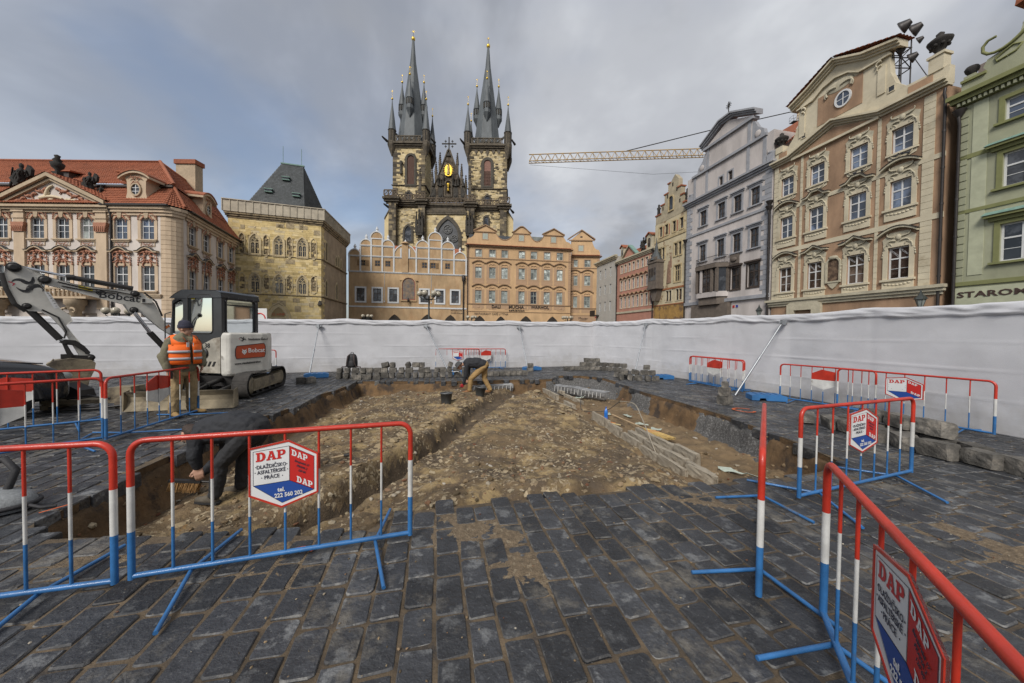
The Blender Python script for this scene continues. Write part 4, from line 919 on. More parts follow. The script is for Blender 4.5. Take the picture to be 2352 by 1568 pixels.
text('lettering', 'RISTORANTE', 0.36, M_LET, WS.root, WS.M @ T((19.3,-0.03,5.95)), 0.012); text('lettering', 'CAFFE ITALIA', 0.36, M_LET, WS.root, WS.M @ T((19.35,-0.03,5.45)), 0.012)
downpipe(WS, 20.6, 0, 12.2, 0.13); mb = MB(); mb.lathe([(0.10,11.2),(0.30,11.7),(0.34,12.5),(0.2,12.6)], 8, (20.6,-0.3,0)); WS.add('rain_hopper', mb, M_PIPE)
for x in (6.2, 14.6): mb = MB(); mb.tube([(x,-0.06,7.4),(x,-0.06,13.1)], 0.035, 5); mb.box(x-0.1,x+0.1,-0.1,0,7.2,7.5); WS.add('cable_duct', mb, M_TRIM)
mb = MB(); mb.add([(0.5,1.2,15.3),(20.7,1.2,15.3),(20.2,5.5,19.0),(1.0,5.5,19.0)], [(0,1,2,3)]); WS.add('roof', mb, M_TILE)
# ---------------------------------------------------------------- orange four storey school with shaped attic gables
M_ORANGE = mat('orange_render', (0.58,0.385,0.21), 0.93, 0.08, 1.0, 0.15, 16, stain=0.18, stain_scale=0.7, stretch=(1,1,0.4))
M_DUSK = mat('dusky_pink_render', (0.40,0.265,0.165), 0.93, 0.08, 1.5, 0.1, 16)
M_HOOD = mat('brown_moulding', (0.30,0.195,0.115), 0.9, 0.12, 3)
def school(f, L, cols, rows3, corn, gables, attic, base_belt, label_arches, hoods=True):
 holes = [(x, x+1.24, z, z+h) for x in cols for z, h in rows3]
 f.add('wall', wall_grid(0, L, 0, corn, holes, back=9), M_ORANGE)
 mb = wall_grid(0, L, corn+0.001, attic, []);
 for g in gables: mb.prism(g, 0.0, 0.45)
 f.add('attic', mb, M_ORANGE)
 for z, t, p in ((rows3[0][0]-0.30,0.12,0.10),(base_belt,0.14,0.14),(base_belt-1.45,0.10,0.08)):
  mb = MB(); mb.box(0,L,-p,0,z,z+t); f.add('string_course', mb, M_HOOD)
 mb = cornice(-0.2, L+0.2, corn-0.12, corn+0.18, 0.40); f.add('cornice', mb, M_DUSK)
 f.add('cornice_tiles', tile_roof((-0.3,-0.55,corn+0.16),(L+0.3,-0.55,corn+0.16),(L+0.3,0.0,corn+0.46),(-0.3,0.0,corn+0.46), 0.24, 0.3), M_TILE, kind='stuff')
 for s in (0.0, L-0.55):
  mb = MB(); k = 0; z = base_belt+0.2
  while z < corn-0.6: mb.box(s+0.02,s+0.53,-0.03,0,z,z+0.42); z += 0.46
  f.add('quoins', mb, M_DUSK, kind='stuff')
 sur = [frame_mb(1.24, h, 0.17, 0.035).mesh('window_surround', M_DUSK) for z, h in rows3]
 pan = MB().prism([(-0.55,0),(1.79,0),(1.70,0.35),(1.79,0.9),(-0.55,0.9),(-0.46,0.35)], -0.018, 0).mesh('wall_panel', M_DUSK)
 side = MB().box(0,0.328,-0.02,0,-0.1,2.6).mesh('wall_panel', M_DUSK)
 hm = MB(); hp = [(-0.55+2.34*i/10, 0.42*math.sin(PI*i/10)) for i in range(11)]; band(hm, hp, 0.17, -0.26, 0.0); hm.ball((-0.55,-0.13,0.04), (0.16,0.13,0.16), 8); hm.ball((1.79,-0.13,0.04), (0.16,0.13,0.16), 8); hm = hm.mesh('window_hood', M_HOOD)
 crn = MB()
 for s in (-1,1): curl(crn, 0.62, 0.12, 0.5, 0.8, -0.6, -5, 0.06, 0.03, -0.03, sx=s)
 crn = crn.mesh('plaster_scroll', M_DUSK)
 for x in cols:
  for k, (z, h) in enumerate(rows3):
   q = (int(x*7)+k*3) % 7
   window(f, x, z, 1.24, h, frame=M_GREYWOOD, pane=(G_DARK if q in (2,) else G_CURTAIN), rows=((0.5,) if k == 0 else (0.34,0.66)), rec=0.08); f.add('window_surround', sur[k], None, x, 0, z)
   if k and hoods:
    f.add('wall_panel', side, None, x-0.5, 0, z); f.add('wall_panel', side, None, x+1.412, 0, z); f.add('wall_panel', pan, None, x, 0, z-1.05); f.add('window_hood', hm, None, x, 0, z+h+0.75); f.add('plaster_scroll', crn, None, x, -0.03, z+h+0.35)
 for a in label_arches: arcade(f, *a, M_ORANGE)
def attic_window(f, cx, z, mt=None):
 mb = frame_mb(0.98, 1.1, 0.16, 0.04); f.add('window_surround', mb, M_DUSK, cx-0.49, 0, z); o = f.add('attic_shutter', MB().box(0,0.98,-0.03,0.02,0,1.1), M_GREYWOOD, cx-0.49, 0, z)
 mb = MB(); mb.box(0.47,0.51,-0.045,-0.03,0,1.1)
 for k in range(8): mb.box(0.05,0.44,-0.042,-0.03,0.06+0.13*k,0.13+0.13*k); mb.box(0.54,0.93,-0.042,-0.03,0.06+0.13*k,0.13+0.13*k)
 put('louvre', mb.mesh('louvre', mat('pale_green_louvre', (0.42,0.46,0.39), 0.6, 0.1, 3)), o, kind='stuff')
TS = house('orange_school', 'orange four storey house with three small attic gables and arcade lettering', (-8.8,65.5), (11.6,68.5))
AT = 19.68
def swag(x0, x1, up_left):
 """concave flank between two attic gables"""
 n = 8; pts = [(x0,AT-0.01),(x1,AT-0.01)]
 for i in range(n+1):
  t = i/n; x = x1+(x0-x1)*t; pts.append((x, AT+0.12+1.2*abs(2*t-1)**2.4))
 return pts
gab = []
for a, b, ap, kind in ((1.5,5.5,3.5,'p'),(8.9,12.25,10.55,'r'),(15.0,18.95,17.0,'p')):
 if kind == 'p': gab.append([(a,AT-0.01),(b,AT-0.01),(b,21.4),(ap,22.45),(a,21.4)])
 else: gab.append([(a,AT-0.01),(b,AT-0.01),(b,21.35)]+[(ap+0.5*(b-a)*0.9*math.cos(PI*i/8), 21.4+1.1*math.sin(PI*i/8)**1.6) for i in range(9)]+[(a,21.35)])
gab += [swag(5.5,8.9,1), swag(12.25,15.0,1), [(18.95,AT-0.01),(20.4,AT-0.01),(20.3,19.9),(19.6,20.1),(19.2,20.7),(18.95,21.2)], [(0.2,AT-0.01),(1.5,AT-0.01),(1.5,21.0),(1.2,20.3),(0.7,19.95),(0.3,19.9)]]
school(TS, 20.62, [1.62,4.28,6.66,10.05,12.45,15.12,17.7], [(16.37,1.45),(12.3,2.13),(7.55,2.42)], 18.3, gab, AT, 7.3, [(2.55,2.9,5.1),(6.65,2.5,5.05),(11.6,3.4,5.2),(16.95,3.2,5.2)])
for a, b, ap, kind in ((1.5,5.5,3.5,'p'),(15.0,18.95,17.0,'p')):
 mb = MB(); band(mb, [(a-0.3,21.25),(ap,22.42)], 0.18, -0.22, 0.5); band(mb, [(ap,22.42),(b+0.3,21.25)], 0.18, -0.22, 0.5); mb.box(a-0.25,b+0.25,-0.16,0.0,21.08,21.24); TS.add('attic_pediment', mb, M_HOOD)
mb = MB(); rp = [(8.65+3.85*i/12, 21.32+1.18*math.sin(PI*i/12)**1.7) for i in range(13)]; band(mb, rp, 0.16, -0.20, 0.5); mb.box(8.8,12.35,-0.14,0,21.1,21.25); TS.add('attic_pediment', mb, M_HOOD)
for cx in (3.48,10.53,16.98): attic_window(TS, cx, 19.78)
for x0, x1 in ((5.5,8.9),(12.25,15.0)):
 mb = MB(); pts = swag(x0, x1, 1)[2:]; band(mb, [(a, b-0.02) for a, b in pts[::-1]], 0.10, -0.10, 0.46); TS.add('attic_swag', mb, M_DUSK)
mb = MB(); mb.add([(0.2,0.5,19.6),(20.4,0.5,19.6),(20.0,5.0,22.0),(0.6,5.0,22.0)], [(0,1,2,3)]); TS.add('roof', mb, mat('dark_roof', (0.035,0.04,0.045), 0.6, 0.2, 2))
mb = MB(); mb.box(12.4,15.2,1.6,2.4,20.3,21.2); TS.add('rooflight', mb, G_CURTAIN)
M_LET2 = flat('black_lettering', (0.03,0.022,0.018))
for s_, x, z, sz, b_ in (('DALÍ',5.68,6.86,0.82,0.012),('MUCHA',9.63,6.86,0.84,0.012),('WARHOL',14.36,6.92,0.84,0.012),('exhibition',9.73,6.24,0.66,0.010)): text('lettering', s_, sz, M_LET2, TS.root, TS.M @ T((x,-0.10,z)), 0.03, bold=b_, spacing=1.15 if s_ == 'exhibition' else 1.0)
text('lettering', 'RESTAURANT CAFÉ U TÝNA', 0.56, M_LET, TS.root, TS.M @ T((4.8,-0.05,5.42)), 0.012, xs=0.92)
for x in (2.3, 5.0, 8.2, 11.4, 16.0, 18.6):
 mb = frame_mb(1.3, 0.7, 0.08, 0.03, x=x-0.65, z=6.4); mb.ball((x,-0.02,6.75), (0.28,0.03,0.2), 7); TS.add('wall_panel', mb, M_DUSK)
downpipe(TS, 0.18, 0, 17.9, 0.07)
MS = house('corner_school_wing', 'orange corner wing with one pointed gable beside the arcaded house', (11.9,70), (17.9,70))
school(MS, 5.85, [0.1,2.72], [(15.45,1.42),(11.65,2.0),(7.15,2.3)], 17.45, [[(0.0,18.53),(4.3,18.53),(4.3,21.0),(2.1,22.8),(0.0,21.0)], [(4.3,18.53),(5.75,18.53),(5.65,18.9),(5.0,19.1),(4.6,19.6),(4.3,20.4)]], 18.54, 6.95, [])
mb = MB(); band(mb, [(-0.75,20.95),(2.05,22.82)], 0.2, -0.25, 0.5); band(mb, [(2.05,22.82),(4.85,20.95)], 0.2, -0.25, 0.5); mb.box(-0.5,4.7,-0.18,0,20.72,20.92); MS.add('attic_pediment', mb, M_HOOD)
attic_window(MS, 1.95, 18.68); mb = MB(); mb.ball((2.0,0.0,21.55), (0.28,0.06,0.18), 10); MS.add('attic_vent', mb, M_DARKWOOD)
mb = MB(); mb.box(0,5.85,-0.04,0,0,5.6); MS.add('shop_front', mb, M_DUSK)
text('lettering', 'Moser', 0.75, M_LET2, MS.root, MS.M @ T((2.6,-0.08,4.95)) @ Matrix.Shear('XZ', 4, (0.3,0)) if False else MS.M @ T((2.6,-0.08,4.95)), 0.02); mb = MB(); mb.box(1.85,3.3,-0.06,-0.045,4.55,4.6); MS.add('lettering_rule', mb, M_LET2)
mb = MB(); mb.box(5.0,5.7,-0.07,-0.042,5.1,5.35); MS.add('street_sign', mb, flat('street_sign_red', (0.30,0.04,0.05)))
# ---------------------------------------------------------------- twin towered church
M_CHW = mat_island('church_rubble', [(0.0,(0.10,0.083,0.06)),(0.14,(0.20,0.16,0.10)),(0.27,(0.50,0.395,0.215)),(0.62,(0.64,0.51,0.29)),(0.85,(0.70,0.58,0.36)),(1.0,(0.46,0.39,0.27))], 0.95, 0.8, 0.3)
M_CHP = mat_island('church_smooth', [(0.0,(0.60,0.475,0.25)),(0.5,(0.68,0.545,0.31)),(0.9,(0.72,0.60,0.37)),(1.0,(0.22,0.17,0.11))], 0.95, 0.6, 0.25)
M_CHQ = mat_island('church_quoin', [(0.0,(0.075,0.065,0.052)),(0.4,(0.145,0.122,0.092)),(0.75,(0.21,0.175,0.12)),(1.0,(0.42,0.33,0.19))], 0.95, 0.8, 0.4)
M_CHD = mat('church_dark_stone', (0.105,0.088,0.066), 0.95, 0.45, 1.4, 0.5, 6, col2=(0.15,0.12,0.08), c2=(0.52,0.66))
M_SPIRE = mat('spire_slate', (0.11,0.122,0.128), 0.65, 0.25, 1.2, 0.4, 6, stain=0.3, stain_scale=0.35, stretch=(1,1,0.25))
M_GOLD = mat('gilt', (0.75,0.50,0.07), 0.35, 0.1, 3, metal=0.75)
CH = house('twin_towered_church', 'dark gothic church with two spired towers and a gilded Madonna between them', (-40,92), (40,92), 'church')
rr = random.Random(31)
def church_block(name, x0, x1, y0, depth, z0, z1, m, q=1.2, bw=0.75, bh=0.34, holes=(), sides=True, edge=None, qb=0.62):
 """a masonry body: core box, rubble courses on the front and right face, dark quoins at the corners"""
 c = MB(); c.box(x0,x1,y0,y0+depth,z0,z1); core = CH.add('wall', c, M_CHD)
 fb = ashlar(MB(), x0+0.02, x1-0.02, z0, z1, bw, bh, rr, holes, (0.02,0.09), edge); fb.v = [(x, y+y0, z) for x, y, z in fb.v]; CH.add('masonry', fb, m, kind='stuff')
 if q:
  qm = MB(); z = z0; k = 0
  while z < z1-0.2:
   for s in (0, 1):
    w = q*(1.25 if (k+s) % 2 else 0.6)*rr.uniform(0.75,1.3); a, b = (x0-0.03, x0+w) if s == 0 else (x1-w, x1+0.03)
    qm.box(a,b,y0-rr.uniform(0.10,0.16),y0+0.3,z+0.02,min(z+qb,z1)-0.02)
   z += qb; k += 1
  CH.add('quoins', qm, M_CHQ, kind='stuff')
 if sides:
  sb = ashlar(MB(), 0.0, depth, z0, z1, bw, bh, rr, (), (0.02,0.09)); ang = PI/2
  put('masonry', sb.mesh('masonry', m), CH.root, M=CH.M @ TR(x1, y0, 0, ang), kind='stuff')
def arched_recess(cx, z, w, h, y, kind, m_in, frame=0.45, name='church_window', mullions=0, m_fr=None):
 mb = MB(); op = arch_pts(cx, z, w, h, kind, 9); ring(mb, grow(op, frame), op, y-0.28, y+0.1); ring(mb, grow(op, frame*0.5), op, y-0.36, y-0.1)
 o = CH.add(name, mb, m_fr or M_CHQ2); mb = MB(); mb.prism(op, y-0.14, y-0.08); put('pane', mb.mesh('pane', m_in), o)
 return o
M_CHQ2 = mat('church_frame_stone', (0.085,0.075,0.060), 0.95, 0.3, 1.6, 0.5, 6)
M_REDW = mat('weathered_red_boards', (0.085,0.046,0.033), 0.9, 0.35, 2.0, 0.4, 6, stretch=(6,1,0.3)); M_BRICKW = mat('pink_shutter', (0.24,0.13,0.10), 0.9, 0.15, 2)
LT0, LT1, RT0, RT1 = 7.75, 16.3, 27.9, 38.05
# lower body
church_block('body', 9.2, 17.0, 91.2-92, 12, 0, 34.6, M_CHW, 0, holes=[arch_pts(12.15,25.8,2.6,4.6,'point')], sides=False)
church_block('body', 16.8, 27.9, 91.0-92, 12, 0, 34.4, M_CHP, 0, 1.5, 0.6, [arch_pts(22.7,18,6.9,14.6,'point')], sides=False)
church_block('body', 27.6, 36.8, 91.2-92, 12, 0, 34.6, M_CHW, 0, holes=[arch_pts(32.85,30.0,1.7,2.8,'round')])
# towers
church_block('tower', LT0, LT1, 0, 7, 34, 40.9, M_CHW, 1.4, holes=[arch_pts(12.0,37.0,2.0,2.6,'round')])
church_block('tower', LT0, LT1, 0, 7, 40.9, 51.6, M_CHP, 1.7, 0.8, 0.45, [arch_pts(12.55,40.8,3.4,8.6,'round')], edge=None)
church_block('tower', RT0, RT1, 0, 7, 34, 40.1, M_CHW, 1.2, holes=[arch_pts(33.0,36.5,2.0,2.4,'round')])
church_block('tower', RT0, RT1, 0, 7, 40.1, 51.2, M_CHW, 0.9, 0.8, 0.38, [arch_pts(32.9,40.0,3.6,8.2,'round')])
arched_recess(12.55, 41.2, 1.9, 7.6, 0, 'round', M_REDW, 0.6); arched_recess(32.95, 41.0, 1.8, 6.8, 0, 'round', M_BRICKW, 0.75)
mb = MB()
for k in range(4): mb.box(32.1,33.8,-0.2,-0.15,41.4+0.9*k,41.5+0.9*k)
mb.box(32.85,33.05,-0.2,-0.15,41.0,45.0); mb.box(32.15,32.8,-0.17,-0.145,41.0,44.9); mb.box(33.1,33.75,-0.17,-0.145,41.0,44.9); CH.add('shutter', mb, M_REDW)
arched_recess(12.0, 37.1, 1.2, 1.9, 0, 'round', G_DARK, 0.4); arched_recess(33.0, 36.6, 1.2, 1.7, 0, 'round', G_DARK, 0.4)
arched_recess(12.15, 26.0, 1.8, 3.9, -0.8, 'point', G_DARK, 0.5); arched_recess(32.85, 30.2, 1.0, 2.3, -0.8, 'round', G_DARK, 0.4)
mb = MB(); mb.lathe([(0.35,43.8),(0.45,44.2),(0.32,44.6),(0.32,46.3),(0.5,46.6),(0.42,47.2)], 8, (10.0,-0.35,0)); CH.add('canopied_niche', mb, M_CHQ2)
mb = MB()
for k, x in enumerate((29.9,31.3,32.9,34.5,35.9)): mb.prism([(x-0.42,50.9),(x+0.42,50.9),(x+0.42,50.0),(x,49.35 if k != 2 else 48.9),(x-0.42,50.0)], -0.25, 0)
CH.add('carved_shield', mb, M_CHD, kind='stuff')
for x0, x1, z in ((LT0-0.15,LT1+0.15,40.75),(RT0-0.15,RT1+0.15,40.0)):
 mb = MB(); cornice(x0, x1, z, z+0.3, 0.35, mb, steps=2); mb.box(x1-0.05,x1+0.25,0.0,7,z,z+0.3); CH.add('string_course', mb, M_CHD)
# great west window
op = arch_pts(22.7, 17.5, 5.6, 14.2, 'point', 12); mb = MB(); ring(mb, grow(op, 0.9), op, -1.32, -0.9); ring(mb, grow(op, 0.5), op, -1.42, -0.95); gw = CH.add('great_window', mb, M_CHQ2)
mb = MB(); mb.prism(op, -1.12, -1.05); put('pane', mb.mesh('pane', mat('great_window_glass', (0.05,0.052,0.055), 0.4, 0.4, 1.5)), gw)
mb = MB(); M_TR = mat('window_tracery', (0.135,0.135,0.13), 0.9, 0.3, 2)
for x in (-1.4,0,1.4): mb.box(22.7+x-0.12,22.7+x+0.12,-1.3,-1.1,17.5,26.0)
for k in range(6): mb.box(19.95,25.45,-1.2,-1.12,18.6+1.25*k,18.72+1.25*k)
for cx, cz, r in ((22.7,29.1,1.15),(20.9,26.7,0.85),(24.5,26.7,0.85),(22.7,26.5,0.7)):
 mb.tube([(cx+r*math.cos(2*PI*i/14),-1.2,cz+r*math.sin(2*PI*i/14)) for i in range(14)], 0.16, 5, closed=True)
 for i in range(5): a = 2*PI*i/5+0.3; mb.ball((cx+r*0.52*math.cos(a),-1.18,cz+r*0.52*math.sin(a)), (r*0.34,0.08,r*0.24), 7)
put('tracery', mb.mesh('tracery', M_TR), gw)
# buttresses with pinnacles and canopies
def buttress(x0, x1, z1, y=-2.2):
 c = MB(); c.box(x0,x1,y,0.5,0,z1); CH.add('buttress', c, M_CHD); b = ashlar(MB(), x0, x1, 0, z1, 0.8, 0.6, rr, (), (0.02,0.10)); b.v = [(x, yy+y, z) for x, yy, z in b.v]; CH.add('masonry', b, M_CHQ, kind='stuff')
for x0, x1 in ((7.4,9.3),(15.1,16.9),(27.8,29.8),(36.5,38.2)): buttress(x0, x1, 35.5)
for cx in (15.6, 28.6):
 mb = MB(); mb.box(cx-0.9,cx+0.9,-3.0,-2.2,27.0,29.5)
 for dx, t in ((-0.75,33.2),(0.75,33.0),(0.0,33.8)):
  mb.box(cx+dx-0.26,cx+dx+0.26,-3.1,-2.6,27.6,30.6); mb.lathe([(0.30,30.6),(0.12,t-0.6),(0.24,t-0.45),(0.03,t)], 6, (cx+dx,-2.85,0))
 mb.prism([(cx-0.8,30.0),(cx+0.8,30.0),(cx,32.0)], -2.9, -2.3); CH.add('statue_canopy', mb, M_SOOT)
# flank gables at both ends
for s, xa, xb in ((1,7.5,5.9),(-1,38.1,40.0)):
 mb = MB(); mb.prism([(xa,0),(xb,0),(xb,31.6),(xa,34.6)], -1.0, 6); CH.add('flank_wall', mb, M_CHP)
 mb = MB(); band(mb, [(min(xa,xb),31.6 if xa > xb else 34.6),(max(xa,xb),34.6 if xa > xb else 31.6)], 0.35, -1.2, 6.1); CH.add('flank_coping', mb, M_CHD)
# gallery with pierced parapet
def pierced(f_name, x0, x1, y, z0, h, n, m, dark=True, depth=0.25):
 mb = MB(); mb.box(x0,x1,y-depth,y,z0,z0+0.22); mb.box(x0,x1,y-depth-0.05,y+0.05,z0+h-0.2,z0+h); st = (x1-x0)/n
 for k in range(n):
  a = x0+st*k; w = 0.14
  mb.prism([(a,z0+0.2),(a+w,z0+0.2),(a+st,z0+h-0.2),(a+st-w,z0+h-0.2)], y-depth+0.03, y-0.03); mb.prism([(a+st-w,z0+0.2),(a+st,z0+0.2),(a+w,z0+h-0.2),(a,z0+h-0.2)], y-depth+0.06, y-0.06)
 for k in range(0, n+1, max(1, n//4)): a = x0+st*k; mb.box(a-0.12,a+0.12,y-depth-0.02,y+0.02,z0+0.2,z0+h-0.2)
 return CH.add(f_name, mb, m)
M_PAR = mat('parapet_stone', (0.13,0.10,0.07), 0.95, 0.35, 1.5, 0.4, 6)
for x0, x1, y, z in ((9.9,15.0,-1.7,36.4),(17.1,27.6,-1.6,35.6),(30.1,36.3,-1.7,35.2)):
 pierced('gallery_parapet', x0, x1, y, z, 1.5, int((x1-x0)/0.85), M_PAR); CH.add('gallery_cornice', cornice(x0-0.3, x1+0.3, z-1.3, z-0.02, 1.1, y=-0.7), M_CHD)
for x0, x1, z in ((6.6,9.9,36.9),(14.9,17.2,36.3),(27.5,30.2,35.7),(36.2,39.0,35.3)):
 pierced('gallery_parapet', x0, x1, -3.1, z, 1.6, 3, M_PAR); mb = MB(); cornice(x0+0.1, x1-0.1, z-1.6, z-0.02, 1.3, mb, y=-1.8); mb.box(x0,x1,-3.2,0.3,z-0.4,z-0.03); CH.add('gallery_bracket', mb, M_CHD)
mb = MB(); mb.box(17.0,27.8,-1.35,-0.9,33.0,34.6)
for k in range(26): mb.box(17.1+0.41*k,17.35+0.41*k,-1.45,-1.35,33.4,34.0)
CH.add('frieze', mb, M_CHD)
# central gable
mb = MB(); mb.prism([(17.4,36.8),(27.9,36.8),(23.1,50.4),(22.2,50.4)], -0.3, 0.6); CH.add('gable', mb, M_CHD)
b = ashlar(MB(), 17.4, 27.9, 36.8, 50.0, 0.8, 0.42, rr, (), (0.02,0.08), lambda x, z: abs(x-22.65) < (50.4-z)*0.385-0.45); b.v = [(x, y-0.3, z) for x, y, z in b.v]; CH.add('masonry', b, mat_island('gable_stone', [(0.0,(0.06,0.048,0.037)),(0.6,(0.11,0.087,0.063)),(1.0,(0.18,0.145,0.105))], 0.95), kind='stuff')
for s in (-1, 1):
 mb = MB(); band(mb, [(22.65,50.3),(22.65+s*5.3,36.9)] if s > 0 else [(22.65-5.3,36.9),(22.65,50.3)], 0.45, -0.6, 0.7); CH.add('gable_coping', mb, M_CHD)
 for k in range(8): pass
pin = MB(); pin.box(-0.30,0.30,-0.30,0.30,0,3.2); pin.lathe([(0.46,3.2),(0.40,3.4),(0.10,6.0),(0.28,6.15),(0.05,6.5)], 6)
for k in range(5):
 r = 0.42-0.06*k
 for a in range(4): an = PI/4+PI/2*a; pin.ball((r*math.cos(an), r*math.sin(an), 3.6+0.5*k), 0.14, 5)
pin = pin.mesh('pinnacle', M_CHD)
for x, zb in ((20.2,43.6),(24.85,43.5),(19.15,41.2),(26.0,40.6),(18.15,39.0),(27.15,37.6)): CH.add('pinnacle', pin, None, x, 0.4, zb)
for x, zb in ((15.6,38.0),(28.65,37.2)): CH.add('pinnacle', pin, None, x, -2.3, zb)
mb = MB()
for k in range(5):
 x = 18.6+2.0*k;
 if k == 2: continue
 mb.prism(arch_pts(x, 37.1, 1.3, 3.6, 'point', 5), -0.52, -0.3); mb.lathe([(0.45,40.6),(0.10,42.2),(0.22,42.4),(0.02,42.8)], 6, (x,-0.5,0)); mb.ball((x,-0.55,38.2), (0.42,0.15,0.55), 8)
for x in (20.0,21.4,23.9,25.3): mb.lathe([(0.32,40.8),(0.30,42.4),(0.42,42.5),(0.08,43.6),(0.02,43.8)], 6, (x,-0.55,0))
CH.add('blind_tracery', mb, M_SOOT, kind='stuff')
mb = MB(); op = arch_pts(22.65, 38.2, 1.5, 3.9, 'round', 8); ring(mb, grow(op, 0.3), op, -0.6, -0.3); CH.add('chalice_niche', mb, M_CHD)
mb = MB(); mb.lathe([(0.42,39.3),(0.30,39.5),(0.12,39.8),(0.12,40.3),(0.22,40.4),(0.12,40.5),(0.38,40.8),(0.40,41.25),(0.02,41.3)], 12, (22.65,-0.75,0)); CH.add('chalice', mb, M_GOLD)
mb = MB(); n = 34
for i in range(n):
 a = 2*PI*i/n; l = 1.0 if i % 2 else 0.82; ca, sa = math.cos(a), math.sin(a)
 mb.prism([(22.65+0.55*ca-0.13*sa,44.9+0.9*sa+0.13*ca),(22.65+0.55*ca+0.13*sa,44.9+0.9*sa-0.13*ca),(22.65+1.35*l*ca,44.9+1.75*l*sa)], -0.62, -0.52)
mb.prism([(22.65+0.85*math.cos(2*PI*i/20),44.9+1.25*math.sin(2*PI*i/20)) for i in range(20)], -0.58, -0.5)
mb.prism([(21.7,43.9),(22.0,43.4),(22.65,43.2),(23.3,43.4),(23.6,43.9),(23.1,43.65),(22.65,43.6),(22.2,43.65)], -0.85, -0.6); CH.add('gilded_halo', mb, M_GOLD)
mb = MB(); mb.lathe([(0.42,43.6),(0.36,44.3),(0.26,44.9),(0.34,45.5),(0.15,45.8),(0.19,46.0),(0.16,46.25),(0.24,46.3),(0.05,46.5)], 10, (22.65,-0.75,0)); CH.add('madonna_statue', mb, mat('old_gilt', (0.35,0.25,0.10), 0.5, 0.3, 4, metal=0.4))
mb = MB(); mb.box(22.52,22.80,-0.1,0.15,50.2,53.7); mb.box(20.9,24.45,-0.1,0.15,51.95,52.2)
for dx, dz in ((-0.9,0.45),(0.9,0.45),(-0.9,-0.45),(0.9,-0.45)): mb.box(22.66+dx-0.07,22.66+dx+0.07,-0.08,0.13,52.07+dz*1.5-0.35,52.07+dz*1.5+0.3); mb.box(22.66+dx-0.28,22.66+dx+0.28,-0.079,0.129,52.07+dz*1.5-0.07,52.07+dz*1.5+0.07)
for x, z in ((20.9,52.07),(24.45,52.07),(22.66,53.7)): mb.ball((x,0.02,z), 0.2, 6)
mb.lathe([(0.9,48.6),(0.35,50.2),(0.22,50.6)], 6, (22.66,0.1,0)); CH.add('gable_cross', mb, M_SOOT)
